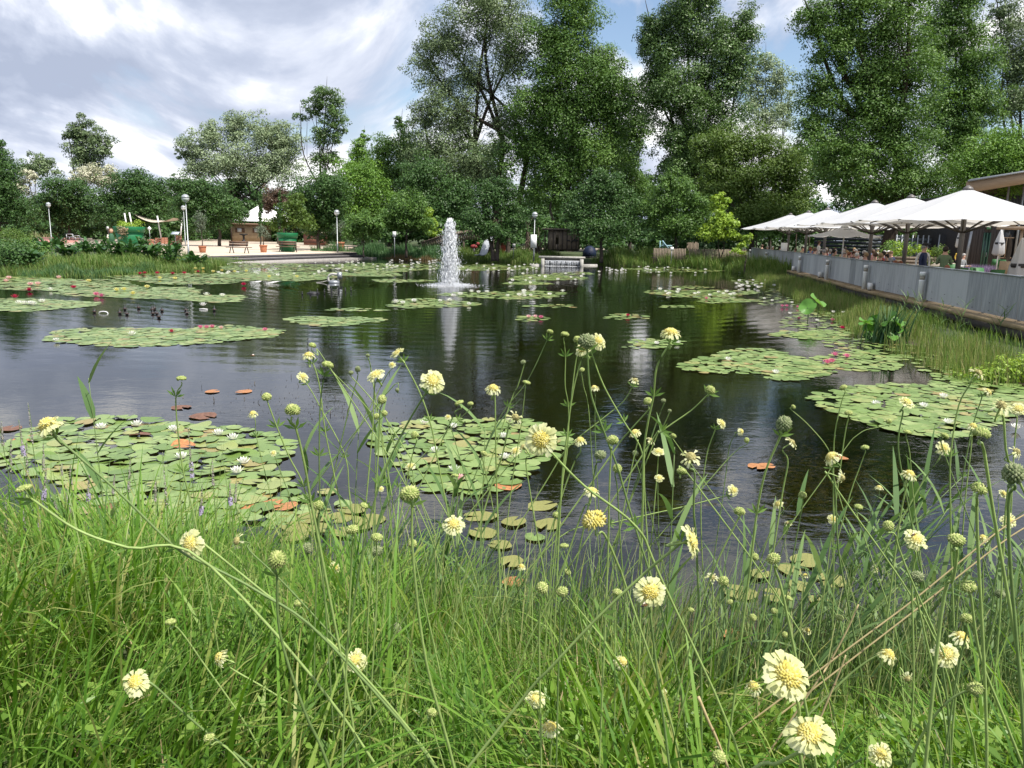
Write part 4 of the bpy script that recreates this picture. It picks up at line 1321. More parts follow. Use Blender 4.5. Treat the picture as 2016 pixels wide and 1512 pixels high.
def parasol(loc, Rr, zpole, zeave, zpeak, label, nrib=12, polemat=POLE, pr=.085, group=None, sag=.05):
    T = thing("parasol", label, "parasol", loc, group)
    a = np.arange(nrib) * 2 * math.pi / nrib + math.pi / nrib * 0
    for i in range(nrib):
        a0, a1 = a[i], a[i] + 2 * math.pi / nrib
        us = np.linspace(.03, 1, 6)
        ws = np.linspace(0, 1, 4)
        P = []
        for u in us:
            for w_ in ws:
                e = (1 - w_) * np.array([math.cos(a0), math.sin(a0)]) + w_ * np.array([math.cos(a1), math.sin(a1)])
                z = zpeak + (zeave - zpeak) * u - sag * math.sin(math.pi * w_) * u - .07 * math.sin(math.pi * u)
                P.append((*(e * Rr * u), z))
        ii, jj = np.meshgrid(np.arange(5), np.arange(3), indexing="ij")
        q = np.stack([ii * 4 + jj, (ii + 1) * 4 + jj, (ii + 1) * 4 + jj + 1, ii * 4 + jj + 1], -1).reshape(-1, 4)
        part("canopy_panel", (np.array(P), q), CLOTH, T, world=False, smooth=True)
        e0 = np.array([math.cos(a0), math.sin(a0)])
        part("rib", tube([(*(e0 * .1), zpeak - .12), (*(e0 * Rr * .5), (zpeak + zeave) / 2 - .11), (*(e0 * Rr), zeave - .03)], .022, 5), polemat, T, world=False)
        if nrib > 8:
            part("strut", tube([(0.0 + e0[0] * .08, e0[1] * .08, zeave - .35), (*(e0 * Rr * .55), zeave + (zpeak - zeave) * .45 - .12)], .028, 5), polemat, T, world=False)
            V0 = np.array([(*(e0 * Rr), zeave), (*(np.array([math.cos(a1), math.sin(a1)]) * Rr), zeave)])
    part("pole", tube([(0, 0, 0), (0, 0, zpeak - .05)], pr, 10), polemat, T, world=False)
    part("cap", lathe([(.18, zpeak - .06), (.14, zpeak + .02), (.03, zpeak + .10)], 12), polemat if nrib > 8 else WHITE, T, world=False)
    part("base_plate", lathe([(.45, 0), (.45, .05), (.12, .08)], 12), polemat, T, world=False)
    return T


for i, (D, x, lb) in enumerate(((26.7, 1897, "big white parasol in front of the dark restaurant wall"), (32.3, 1788, "big white parasol over the standing couple"),
                                (37.2, 1718, "big white parasol above the small white one"), (46.7, 1627, "big white parasol just past the small white one"),
                                (52.0, 1590, "big white parasol, last but one before the trees"), (58.0, 1555, "big white parasol farthest along the deck by the trees"))):
    c = at_Y(x, 440, D); c[2] = DZ
    parasol(c, 3.55, 0, 3.10 - DZ, 4.2 - DZ, lb, group="big white parasols on the deck")
c = inside(1659, 36, 1.0)
T = parasol(c, 1.82, 0, 2.62 - DZ, 3.12 - DZ, "small white parasol with grey print on a white pole", 8, WHITE, .035, sag=.1)
for i in range(7):
    a0 = -math.pi / 2 + (i - 3) * .13
    part("print_mark", box((.95 * math.cos(a0), .95 * math.sin(a0), 3.12 - DZ - .2 + .0 + .012 * (i % 2)), (.08, .1, .03), a0 * .5 + i), solid("grey_print", (.3, .32, .3), .8), T, world=False)


def closed_parasol(x, D, z0, z1, w, label, tilt=0.0):
    c = at_Y(x, 480, D); c[2] = DZ
    T = thing("closed_parasol", label, "parasol", c)
    part("pole", tube([(0, 0, 0), (0, 0, z1 - DZ)], .03, 6), WHITE, T, world=False)
    V, F = lathe([(w * .35, z0 - DZ), (w * .5, z0 - DZ + .1), (w * .42, z0 - DZ + (z1 - z0) * .45), (w * .16, z0 - DZ + (z1 - z0) * .85), (.02, z1 - DZ)], 16)
    V[:, :2] *= (1 + .22 * np.sin(np.arctan2(V[:, 1], V[:, 0]) * 5))[:, None]
    part("folded_cloth", (V, F), CLOTH, T, world=False, smooth=True)
    part("strap", lathe([(w * .44, z0 - DZ + (z1 - z0) * .42), (w * .47, z0 - DZ + (z1 - z0) * .46), (w * .44, z0 - DZ + (z1 - z0) * .5)], 12), BLACK, T, world=False)
    part("base_plate", lathe([(.3, 0), (.3, .06), (.05, .1)], 10), STEEL, T, world=False)


closed_parasol(1968, 44, 1.75, 3.2, .55, "folded white parasol standing before the restaurant window")
closed_parasol(2012, 25.5, .95, 2.6, .55, "folded white parasol close to the kiosk and deck railing")
closed_parasol(1888, 50, 2.1, 3.4, .35, "folded grey parasol half hidden behind the person in yellow")

# ---------------------------------------------------------------- people
def skin_body(verts, edges):
    me = bpy.data.meshes.new("body")
    import bmesh
    bm = bmesh.new()
    sl = bm.verts.layers.skin.verify()
    vs = []
    for (co, r) in verts:
        v = bm.verts.new(co); v[sl].radius = (r, r * .85)
        vs.append(v)
    vs[0][sl].use_root = True
    for a, b in edges:
        bm.edges.new((vs[a], vs[b]))
    bm.to_mesh(me); bm.free()
    o = bpy.data.objects.new("body", me)
    COL.objects.link(o)
    o.modifiers.new("skin", "SKIN").use_smooth_shade = True
    s = o.modifiers.new("sub", "SUBSURF"); s.levels = 1; s.render_levels = 1
    dg = bpy.context.evaluated_depsgraph_get()
    out = bpy.data.meshes.new_from_object(o.evaluated_get(dg))
    bpy.data.objects.remove(o)
    V = np.zeros(len(out.vertices) * 3); out.vertices.foreach_get("co", V)
    F4 = [tuple(p.vertices) for p in out.polygons]
    bpy.data.meshes.remove(out)
    return V.reshape(-1, 3), [np.array([f for f in F4 if len(f) == k]) for k in (3, 4) if any(len(f) == k for f in F4)]


def skel(pose):
    z = .50 if pose == "sit" else .93
    lean = -.06 if pose == "sit" else 0
    v = [((0, 0, z), .125), ((0, lean * .3, z + .2), .12), ((0, lean, z + .40), .15), ((0, lean, z + .55), .055), ((0, lean - .02, z + .64), .085), ((0, lean - .02, z + .74), .075)]
    e = [(0, 1), (1, 2), (2, 3), (3, 4), (4, 5)]
    for s in (-1, 1):
        b = len(v)
        if pose == "sit":
            arm = [((s * .17, lean, z + .45), .062), ((s * .23, lean - .05, z + .20), .045), ((s * .14, lean - .30, z + .18), .036), ((s * .10, lean - .38, z + .2), .032)]
            leg = [((s * .1, -.05, z - .0), .09), ((s * .11, -.42, z + .02), .065), ((s * .11, -.42, .1), .045), ((s * .11, -.54, .04), .04)]
        elif pose == "hold":
            arm = [((s * .17, 0, z + .45), .065), ((s * .24, .0, z + .2), .048), ((s * .12, -.25, z + .28), .038), ((s * .06, -.32, z + .30), .034)]
            leg = [((s * .09, 0, z - .05), .09), ((s * .1, -.02, .5), .062), ((s * .1, .02, .1), .045), ((s * .1, -.12, .04), .04)]
        else:
            arm = [((s * .17, 0, z + .45), .065), ((s * .23, .02, z + .2), .048), ((s * .22, -.06, z - .02), .036), ((s * .21, -.09, z - .1), .034)]
            leg = [((s * .09, 0, z - .05), .09), ((s * .1, -.02, .5), .062), ((s * .1, .02, .1), .045), ((s * .1, -.12, .04), .04)]
        v += arm + leg
        e += [(2, b), (b, b + 1), (b + 1, b + 2), (b + 2, b + 3), (0, b + 4), (b + 4, b + 5), (b + 5, b + 6), (b + 6, b + 7)]
    return v, e, z


POSES = {k: (*skin_body(*skel(k)[:2]), skel(k)[2]) for k in ("sit", "stand", "hold")}
SKIN = solid("skin", (.50, .30, .22), .6, var=.06)


def cl(name, c):
    return solid("cloth_" + name, c, .85, var=.1)


def person(loc, pose, top, low, hair, label, rz=0.0, scale=1.0, hat=None, group=None):
    T = thing("person", label, "person", loc, group, rz)
    T.scale = (scale,) * 3
    V, F, z = POSES[pose]
    mats = [top, low, SKIN]
    mi = []
    for f in F:
        cc = V[f].mean(1)
        hand = (np.abs(cc[:, 0]) > .0) & (cc[:, 1] < (-.33 if pose == "sit" else -.26 if pose == "hold" else -9)) & (cc[:, 2] > z + .1) & (cc[:, 2] < z + .42)
        if pose == "stand":
            hand = (np.abs(cc[:, 0]) > .16) & (cc[:, 2] < z - .02) & (cc[:, 2] > z - .2)
        skin_m = (cc[:, 2] > z + .53) | hand
        mi.append(np.where(skin_m, 2, np.where(cc[:, 2] < z + (.06 if pose == "sit" else .02), 1, 0)))
    me = mesh("body", V, F, mats, smooth=True, mi=np.concatenate(mi))
    link("body", me, T)
    hz = z + .70
    ly = -.08 if pose == "sit" else -.02
    if hair is not None:
        Vh, Fh = ball((0, ly + .025, hz + .025), (.098, .105, .105), 12, 8)
        Vh[:, 2] = np.where((Vh[:, 1] < ly - .045), np.maximum(Vh[:, 2], hz + .06), Vh[:, 2])
        part("hair", (Vh, Fh), hair, T, world=False, smooth=True)
    part("nose", ball((0, ly - .088, hz - .01), (.014, .02, .02), 6, 4), SKIN, T, world=False, smooth=True)
    if hat is not None:
        part("cap", join(lathe([(.105, hz + .05), (.108, hz + .09), (.09, hz + .13), (.03, hz + .15)], 12, (0, ly + .01, 0)), box((0, ly - .12, hz + .06), (.15, .12, .015))), hat, T, world=False)
    return T


HAIR = {k: solid("hair_" + k, c, .7, var=.2, scale=30) for k, c in dict(dark=(.02, .014, .01), brown=(.09, .05, .03), grey=(.32, .30, .28), white=(.6, .58, .55), blond=(.28, .19, .1), red=(.2, .07, .03)).items()}
navy, white, grn, blk, blu, red, tan, gry, yel, pnk, teal = (cl(n, c) for n, c in (("navy", (.02, .03, .08)), ("white", (.68, .68, .66)), ("green", (.12, .17, .09)), ("black", (.02, .02, .022)), ("blue", (.08, .14, .28)),
                                                            ("red", (.3, .04, .04)), ("tan", (.42, .32, .2)), ("grey", (.2, .21, .22)), ("yellow", (.65, .45, .07)), ("pink", (.5, .26, .24)), ("teal", (.05, .16, .16))))
person(np.array([14.55, 27.8, DZ]), "stand", navy, blk, HAIR["grey"], "man in navy vest and dark cap standing at the railing", .7, 1.02, hat=blk)
person(np.array([14.75, 26.8, DZ]), "hold", grn, tan, HAIR["dark"], "person in sage green top with dark hair seen from behind", 2.6, .98)
person(at_Y(1819, 495, 30) * [1, 1, 0] + [0, 0, DZ], "stand", white, navy, HAIR["dark"], "person in white top and dark cap behind the couple", -.3, 1.0, hat=blk)
person(at_Y(1887, 495, 53) * [1, 1, 0] + [0, 0, DZ], "stand", yel, blk, HAIR["dark"], "child in yellow shirt standing before the restaurant wall", 0, .80)
person(at_Y(1611, 495, 50) * [1, 1, 0] + [0, 0, DZ], "hold", white, blk, HAIR["brown"], "waiter in white shirt carrying a dark tray", .9, 1.02)
hs = list(HAIR.values())
SEATS = [(1501, 62, tan, "brown", "long-haired guest in tan at the far end of the deck"), (1512, 61, gry, "grey", "guest in grey next to the long-haired guest in tan"), (1520, 60, white, "white", "white-haired guest in pale shirt at the deck's far end"),
         (1534, 57, teal, "dark", "guest in dark teal beside the white board"), (1568, 50, blk, "brown", "guest with bushy brown hair below the parasol pole"),
         (1594, 47.5, navy, "red", "guest in navy with reddish hair by the waiter"), (1603, 44.5, tan, "brown", "guest in tan in front of the waiter"),
         (1629, 44, gry, "brown", "guest in grey with brown hair, second past the waiter"), (1637, 47, blu, "grey", "guest in blue behind the one in grey"),
         (1645, 45, grn, "grey", "guest in green beside the small parasol's pole"), (1625, 41, white, "grey", "guest in white shirt leaning on the railing side"), (1640, 40, red, "dark", "guest with red scarf and dark hair"),
         (1663, 46, pnk, "brown", "guest in pink behind the small parasol's pole"), (1670, 45.5, blk, "blond", "guest in black with fair hair beside the one in pink"),
         (1663, 38.5, gry, "grey", "grey-haired guest in grey right by the small parasol"), (1671, 37.8, pnk, "red", "red-faced guest in pink next to the grey-haired one"),
         (1681, 39.5, navy, "brown", "guest in navy facing the red-faced one"), (1686, 37, white, "white", "white-haired guest in white between two tables"),
         (1701, 35.5, blk, "dark", "dark-haired guest in black by the tall parasol pole"), (1709, 34.6, pnk, "blond", "fair guest in pink turned to the pond"),
         (1727, 33.2, tan, "brown", "guest in tan with brown hair and sunglasses, near the couple"), (1735, 32.4, blk, "blond", "fair-haired guest in black near the couple"),
         (1743, 36, red, "dark", "dark-haired guest in dark red behind the fair-haired guest"), (1750, 35, blk, "dark", "dark-haired guest in black beside the one in dark red"),
         (1763, 29.6, red, "red", "small red-haired guest just above the railing edge"), (1774, 29, pnk, "red", "bare-armed child peeping over the railing by the couple"),
         (1897, 40, gry, "grey", "guest with bushy grey hair before the lavender"), (1868, 23.6, blk, "red", "small red-haired child at the railing by the big parasol pole")]
for i, (x, D, top, h, lb) in enumerate(SEATS):
    c = inside(x, D)
    person(c, "sit", top, (blk, navy, gry)[i % 3], HAIR[h], lb, R.uniform(-2.8, 2.8), R.uniform(.96, 1.06) if D > 30 else .86, group="guests seated on the deck")

for i in range(20):
    x = R.uniform(1560, 1770); D_ = R.uniform(36, 62)
    c = inside(x, D_, R.uniform(1.2, 3.5))
    person(c, "sit", (white, blu, pnk, tan, gry, red, navy)[i % 7], (blk, navy, gry)[i % 3], HAIR[("grey", "brown", "white", "dark", "blond")[i % 5]], "seated diner half hidden behind the front row of guests", R.uniform(-2.8, 2.8), 1.03, group="diners behind the front row")

# chairs: green slatted fabric chairs
GCH = solid("chair_green", (.035, .13, .04), .6, var=.08)
GFR = solid("chair_frame", (.02, .045, .025), .45, metal=.2)
proto = thing("garden_chair", "dark green garden chair with sling back", "chair", (0, 0, 0), "green chairs on the deck")
part("seat", box((0, 0, .43), (.46, .44, .03)), GCH, proto, world=False)
V, F = box((0, 0, 0), (.46, .025, .46)); ca = .22
part("backrest", (np.stack([V[:, 0], V[:, 1] + V[:, 2] * math.sin(ca) + .27, V[:, 2] * math.cos(ca) + .70], 1), F), GCH, proto, world=False)
for sx in (-.24, .24):
    for sy in (-.2, .22):
        part("leg", tube([(sx, sy * 1.15, 0), (sx, sy, .44)], .014, 5), GFR, proto, world=False)
    part("arm_rest", tube([(sx, -.22, .64), (sx, .25, .66)], .016, 5), GFR, proto, world=False)
    part("arm_post", tube([(sx, -.21, .42), (sx, -.22, .64)], .013, 5), GFR, proto, world=False)
chairs = [(1843, 27.2, 2.9, "green chair turned to the railing beside the person in sage green"), (1850, 26.2, 1.2, "green chair tipped sideways by the sage green back"), (1858, 30, .3, "green chair behind the big parasol pole, by the grey stones"),
          (1893, 29.5, 2.9, "green chair standing squarely to the right of the big parasol pole"), (1918, 30.2, 3.1, "green chair before the lavender, first of the straight row"), (1945, 29, .2, "green chair before the lavender, middle of the row"), (1963, 28.2, 3.0, "green chair before the lavender, end of the row"),
          (1903, 25.6, 2.6, "green chair folded against the railing, nearest the pole"), (1912, 25.4, 2.7, "green chair leaning second along the railing"), (1925, 25, 2.8, "green chair leaning third along the railing"), (1936, 24.8, 2.5, "green chair leaning last along the railing"), (1994, 26.5, 3.1, "green chair beside the kiosk and the folded parasol"),
          (1757, 34, 1.0, "green chair behind the guests by the planter"), (1876, 34, -.6, "green chair at the white table by the pole"),
          (1960, 47, 3.0, "green chair under the restaurant window"), (1983, 46, 2.0, "green chair at the foot of the restaurant window corner")]
for i, (x, D, rz, lb) in enumerate(chairs):
    c = inside(x, D, .5)
    if i == 0:
        proto.location = Vector([float(v) for v in c]); proto.rotation_euler = (0, 0, rz); proto["label"] = lb
    else:
        copy_tree(proto, c, rz, 1.0, lb)
for i, (x, D, lb) in enumerate(((1612, 42, "white-topped table in front of the waiter"), (1695, 40, "white-topped table between the seated guests under the pole"), (1764, 33, "pale green-topped table beside the planter"), (1882, 38, "white-topped table with glasses before the grey-haired guest"), (1580, 51, "white-topped table near the far parasol pole"), (1938, 27.3, "dark green table among the leaning chairs"))):
    c = inside(x, D, .7)
    T = thing("cafe_table", lb, "table", c)
    part("table_top", lathe([(.42, .72), (.45, .73), (.45, .745), (.42, .75)], 20), WHITE if i != 5 and i != 2 else (GCH if i == 5 else solid("pale_green", (.4, .5, .36), .6)), T, world=False)
    part("pedestal", tube([(0, 0, .02), (0, 0, .73)], .035, 8), GFR, T, world=False)
    part("foot", lathe([(.25, 0), (.25, .03), (.05, .06)], 12), GFR, T, world=False)
c = at_Y(1543.5, 490, 52); c[2] = DZ
T = thing("menu_board", "white standing board behind the railing among guests", "board", c)
part("board", box((0, 0, .75), (.42, .05, .85), base=True), WHITE, T, world=False)
for s in (-.18, .18):
    part("leg", box((s, 0, 0), (.04, .04, .76), base=True), WHITE, T, world=False)

# ---------------------------------------------------------------- restaurant building and fences behind the deck
DARKW = solid("dark_cladding", (.055, .05, .052), .8, var=.2, scale=4, stretch=(4, 4, .3))
D = 56.0; k = D / F_PX
X0, X1 = at_Y(1890, 480, D)[0], at_Y(2140, 480, D)[0]
T = thing("restaurant_building", "dark timber restaurant with pale wooden roof edge", "building", (X0, D, DZ))
zt = at_Y(1930, 384, D)[2] - DZ
nb = 44
for i in range(nb):
    w = (X1 - X0) / nb
    x = (i + .5) * w
    px_ = 1890 + x / k
    if 1933 < px_ < 1948 or 1966 < px_ < 1994:
        if 1933 < px_ < 1948:
            part("cladding_board", box((x, .012 * (i % 2), (at_Y(1940, 458, D)[2] - DZ + zt) / 2), (w - .015, .08, zt - at_Y(1940, 458, D)[2] + DZ)), DARKW, T, world=False)
        else:
            part("cladding_board", box((x, .012 * (i % 2), (at_Y(1980, 443, D)[2] - DZ + zt) / 2), (w - .015, .08, zt - at_Y(1980, 443, D)[2] + DZ)), DARKW, T, world=False)
            part("cladding_board", box((x, .012 * (i % 2), .42), (w - .015, .08, .84)), DARKW, T, world=False)
        continue
    part("cladding_board", box((x, .012 * (i % 2), zt / 2), (w - .015, .08, zt)), DARKW, T, world=False)
part("inner_wall", box(((X1 - X0) / 2, 3.2, zt / 2), (X1 - X0 - .1, 6.0, zt - .05)), solid("interior_dark", (.025, .025, .027), .8), T, world=False)
PALEW = solid("pale_timber", (.38, .28, .19), .75, var=.12, scale=3, stretch=(.4, 1, 3))
za, zb_ = at_Y(1925, 377, D - 2.5)[2] - DZ, at_Y(2016, 361, D - 2.5)[2] - DZ
sl = (zb_ - za) / ((2016 - 1925) * (D - 2.5) / F_PX)
xr0, xr1 = -.6, X1 - X0
f0 = at_Y(1900, 378, D - 2.5)[0] - X0
zf = lambda x: za + sl * (x - (at_Y(1925, 377, D - 2.5)[0] - X0))
V = np.array([(x, y, zf(x) + dz) for x in (f0, xr1) for y in (-2.5, 3) for dz in (0, .75)])
V[:, 0] += np.where((V[:, 1] > 0) & (V[:, 0] < 3), 3.7, 0); V[:, 2] += np.where((V[:, 1] > 0) & (V[:, 0] < 8), 3.7 * sl, 0)
part("roof_fascia", (V, np.array([(0, 1, 5, 4), (2, 6, 7, 3), (0, 2, 3, 1), (4, 5, 7, 6), (1, 3, 7, 5), (0, 4, 6, 2)])), PALEW, T, world=False)
V2 = V.copy(); V2[:, 2] = [V[i - i % 2, 2] + (.755 if i % 2 == 0 else .86) for i, v in enumerate(V)]
V2[:, 1] += np.where(V2[:, 1] < 0, -.15, .1)
part("roof_sheet", (V2, np.array([(0, 1, 5, 4), (2, 6, 7, 3), (0, 2, 3, 1), (4, 5, 7, 6), (1, 3, 7, 5), (0, 4, 6, 2)])), STEEL, T, world=False)
V3 = np.array([(x, y, z_) for x in (0, xr1) for y in (.3, .5) for z_ in (zt - .02, zf(0 if x == 0 else xr1))])
part("upper_wall", (V3, np.array([(0, 1, 5, 4), (2, 6, 7, 3), (0, 2, 3, 1), (4, 5, 7, 6), (1, 3, 7, 5), (0, 4, 6, 2)])), solid("upper_brown", (.2, .15, .12), .8), T, world=False)
for x in (1982, 2012):
    xx_ = at_Y(x, 400, D - 1.5)[0] - X0
    part("column", tube([(xx_, -1.5, 0), (xx_, -1.5, zf(xx_))], .07, 8), STEEL, T, world=False)
part("prop", tube([(at_Y(1899, 505, D - .5)[0] - X0, -.6, 0), (at_Y(1915, 438, D - .5)[0] - X0, -.6, 3.2)], .09, 7), STEEL, T, world=False)
xa, xb = at_Y(1933.5, 480, D)[0] - X0, at_Y(1947.5, 480, D)[0] - X0
zd = at_Y(1940, 458, D)[2] - DZ
d_ = part("door", box(((xa + xb) / 2, -.02, zd / 2), ((xb - xa), .06, zd)), solid("door_glass", (.018, .05, .04), .1), T, world=False)
for x in (xa + .04, (xa + xb) / 2, xb - .04):
    part("door_frame", box((x, -.06, zd / 2), (.07, .05, zd)), solid("door_green", (.06, .14, .10), .5), d_, world=False)
part("handle", box(((xa + xb) / 2 + .08, -.1, 1.05), (.03, .05, .3)), METAL, d_, world=False)
xs, zs = at_Y(1946, 444.5, D)[0] - X0, at_Y(1946, 444.5, D)[2] - DZ
s_ = part("exit_sign", box((xs, -.09, zs), (.28, .06, .48)), solid("exit_green", (.08, .30, .15), .5), T, world=False)
part("exit_symbol", box((xs - .02, -.125, zs + .06), (.12, .012, .12)), WHITE, s_, world=False)
part("exit_arrow", box((xs + .03, -.125, zs - .12), (.14, .012, .05)), WHITE, s_, world=False)
xa, xb = at_Y(1966.5, 480, D)[0] - X0, at_Y(1993.5, 480, D)[0] - X0
z0_, z1_ = .84, at_Y(1980, 443, D)[2] - DZ
w_ = part("window", box(((xa + xb) / 2, .01, (z0_ + z1_) / 2), (xb - xa, .04, z1_ - z0_)), solid("window_glass", (.03, .033, .036), .08), T, world=False)
for (cx, cz, sx_, sz_) in (((xa + xb) / 2, z1_, xb - xa, .08), ((xa + xb) / 2, z0_ + .02, xb - xa, .08), (xa + .04, (z0_ + z1_) / 2, .08, z1_ - z0_), ((xa + xb) / 2, z0_ + (z1_ - z0_) * .62, xb - xa, .07), ((xa + xb) / 2, z0_ + (z1_ - z0_) * .3, .06, (z1_ - z0_) * .6)):
    part("frame", box((cx, -.06, cz), (sx_, .07, sz_)), PALEW, w_, world=False)
# kiosk with chalk boards
D = 40.0; k = D / F_PX
xk0, xk1 = at_Y(1990, 480, D)[0], at_Y(2075, 480, D)[0]
T = thing("wooden_kiosk", "light wooden kiosk with black chalk board", "kiosk", ((xk0 + xk1) / 2, D, DZ))
w = xk1 - xk0
zk = at_Y(2000, 452, D)[2] - DZ
part("counter", box((0, 0, 0), (w, 1.4, .95), base=True), solid("kiosk_wood", (.42, .29, .16), .7, var=.15, scale=3), T, world=False)
for sx in (-w / 2 + .06, w / 2 - .06, -w / 2 + .62):
    part("post", box((sx, -.66, .95), (.1, .1, zk - .95), base=True), PALEW, T, world=False)
part("roof", box((0, 0, zk), (w + .5, 1.9, .14), base=True), PALEW, T, world=False)
b_ = part("chalk_board", box((-w / 2 + .34, -.66, 1.05), (.44, .05, zk - 1.2), base=True), solid("chalk_black", (.015, .015, .016), .7), T, world=False)
for i in range(6):
    part("chalk_line", box((-w / 2 + .34 + R.uniform(-.03, .03), -.69, 1.25 + i * .2), (R.uniform(.2, .34), .008, .025)), solid("chalk", (.3, .3, .3), .9), b_, world=False)
# slat fence panels behind the deck
T = thing("metal_slat_fence", "grey metal slat fence with pale posts behind the planter", "fence", at_Y(1815, 495, 60) * [1, 1, 0] + [0, 0, DZ])
for i in range(8):
    x0_, x1_ = 1766 + i * 10.5, 1776.5 + i * 10.5
    a, b = at_Y(x0_, 459 + .12 * i, 60), at_Y(x1_, 459 + .12 * i, 60)
    for s in range(7):
        part("slat", box(((a[0] + b[0]) / 2, 60, DZ + .12 + s * .31), (b[0] - a[0] - .02, .04, .26)), solid("slat_grey", (.10, .115, .12), .5, metal=.3), T)
    part("post", tube([(a[0], 59.95, DZ - .05), (a[0], 59.95, DZ + 2.35)], .06, 6), METAL, T)
T = thing("screen_panel", "black fabric screen beside the metal slat fence", "screen", at_Y(1866, 495, 58) * [1, 1, 0] + [0, 0, DZ])
a, b = at_Y(1849, 480, 58), at_Y(1888, 480, 58)
part("cloth", box(((b[0] - a[0]) / 2 - .75, 0, 1.2), (b[0] - a[0], .04, 2.3)), solid("screen_black", (.022, .024, .027), .8), T, world=False)
for x in (a[0], b[0]):
    part("post", tube([(x - (a[0] + b[0]) / 2, 0, -.05), (x - (a[0] + b[0]) / 2, 0, 2.4)], .05, 6), STEEL, T, world=False)
T = thing("dark_wall", "dark blue-grey slatted wall behind the guests", "wall", at_Y(1690, 495, 70) * [1, 1, 0] + [0, 0, DZ])
a, b = at_Y(1590, 480, 70), at_Y(1768, 480, 70)
for s in range(8):
    part("slat", box((0, 0, .15 + s * .3), (b[0] - a[0], .06, .27)), solid("slat_navy", (.02, .027, .034), .6), T, world=False)
# planter, box ball, lavender, stones
p0 = at_Y(1795, 495, 46); p0[2] = DZ
T = thing("wooden_planter", "weathered plank planter box overflowing with green beside the couple", "planter", p0)
for s in range(5):
    part("plank", box((0, -.6, .1 + s * .2), (2.6, .05, .18)), OLDW, T, world=False)
    part("plank", box((-1.3, 0, .1 + s * .2), (.05, 1.2, .18)), OLDW, T, world=False)
part("soil", box((0, 0, .9), (2.5, 1.1, .1)), solid("soil", (.04, .03, .02), .95), T, world=False)
V, F, rn = crown_leaves([((-.8, 0, 1.3), (.6, .5, .4)), ((.0, 0, 1.35), (.6, .5, .35)), ((.8, 0, 1.25), (.6, .5, .3))], .13, 1.0, clump=.3)
part("foliage", (V, F), LEAF["lime"], T, world=False, rn=rn)
for x, y, D, r, lb, mt in ((1846, 503, 44, .75, "round clipped box bush by the couple", "yellow"), (1762, 493, 52, .9, "leafy shrub growing left of the plank planter", "bright"), (1745, 500, 50, .8, "low leafy shrub behind the dark-haired guests", "mid")):
    p0 = at_Y(x, y, D); zc_ = p0[2] - DZ; p0[2] = DZ
    T = thing("clipped_bush", lb, "bush", p0)
    part("stem", tube([(0, 0, -.05), (0, 0, zc_)], .05, 6), BARK2, T, world=False)
    V, F, rn = crown_leaves([((0, 0, zc_), (r, r, r * .9)), ((0, 0, max(.3, zc_ - .5)), (r * .9, r * .9, r * .6))], .1, .9, clump=.3)
    part("foliage", (V, F), LEAF[mt], T, world=False, rn=rn)
n = 2600
rx = R.uniform(1897, 1962, n); D_ = R.uniform(42, 46, n)
P = np.array([[at_Y(a, 500, b)[0], b, DZ] for a, b in zip(rx, D_)])
V, F, rn = blades(P, R.uniform(.5, 1.05, n), R.random(n) * 6.3, R.uniform(.1, .6, n), .03, 2)
link("lavender_bed", mesh("lavender_bed", V, F, leafy("lavender", [G(.1, .12, .08), G(.22, .16, .27), G(.30, .2, .36)], .1), rn), label="purple lavender bed before the restaurant door", kind="stuff")
p0 = at_Y(1862, 508, 42); p0[2] = DZ
single("rock", ball(p0 + [0, 0, .35], (.9, .6, .5), 9, 6), solid("rock", (.3, .26, .2), .9, var=.2, bump=.4), "pale boulder beside the round clipped bush", "rock")
# hedge behind the far end of the deck
T = thing("hedge", "tall dark hedge with climbing ivy behind the far parasols", "hedge", at_Y(1600, 490, 74) * [1, 1, 0] + [0, 0, .42])
lobs = []
for i in range(26):
    x = R.uniform(1480, 1880); y = R.uniform(440, 490)
    c = at_Y(x, y, 74); kk = 74 / F_PX
    lobs.append((c, (30 * kk, 1.0, 22 * kk)))
V, F, rn = crown_leaves(lobs, .2, 1.0)
part("foliage", (V, F), LEAF["mid"], T, rn=rn)
part("stems", join(*[tube([at_Y(x, 490, 74) * [1, 1, 0] + [0, 0, .3], at_Y(x, 460, 74)], .06, 5) for x in range(1490, 1880, 26)]), BARK2, T)
# ---------------------------------------------------------------- reed beds and bank plants
REED = leafy("reed_green", [G(.06, .12, .02), G(.10, .19, .035), G(.16, .25, .06), G(.24, .26, .09)], .3)
REED_Y = leafy("reed_yellow", [G(.08, .15, .03), G(.14, .23, .05), G(.22, .28, .08), G(.30, .28, .12)], .3)
REED_B = leafy("reed_blue", [G(.04, .10, .03), G(.07, .16, .06), G(.12, .22, .08)], .3)


def shore_points(x0, x1, n, a, b):
    """n points along the pond's edge between two photo columns, a..b metres outside the edge"""
    P = np.array([on_z(x, np.interp(x, [q[0] for q in _px], [q[1] for q in _px])) for x in np.linspace(x0, x1, 120)])[:, :2]
    T_ = unit(np.gradient(P, axis=0))
    Nn = np.stack([-T_[:, 1], T_[:, 0]], 1)
    d = pond_sd(P[:, 0] + Nn[:, 0] * .5, P[:, 1] + Nn[:, 1] * .5)
    Nn *= np.where(d > 0, 1, -1)[:, None]
    cl_ = np.concatenate([[0], np.cumsum(np.linalg.norm(np.diff(P, axis=0), axis=1))])
    s = R.random(n) * cl_[-1]
    i = np.clip(np.searchsorted(cl_, s), 0, 119)
    o = R.uniform(a, b, n)
    Q = P[i] + Nn[i] * o[:, None] + T_[i] * R.normal(0, .15, (n, 1))
    return np.c_[Q, np.maximum(ground_z(Q[:, 0], Q[:, 1]) - .05, -.15)], o


CAT0 = on_z(1742, 676)


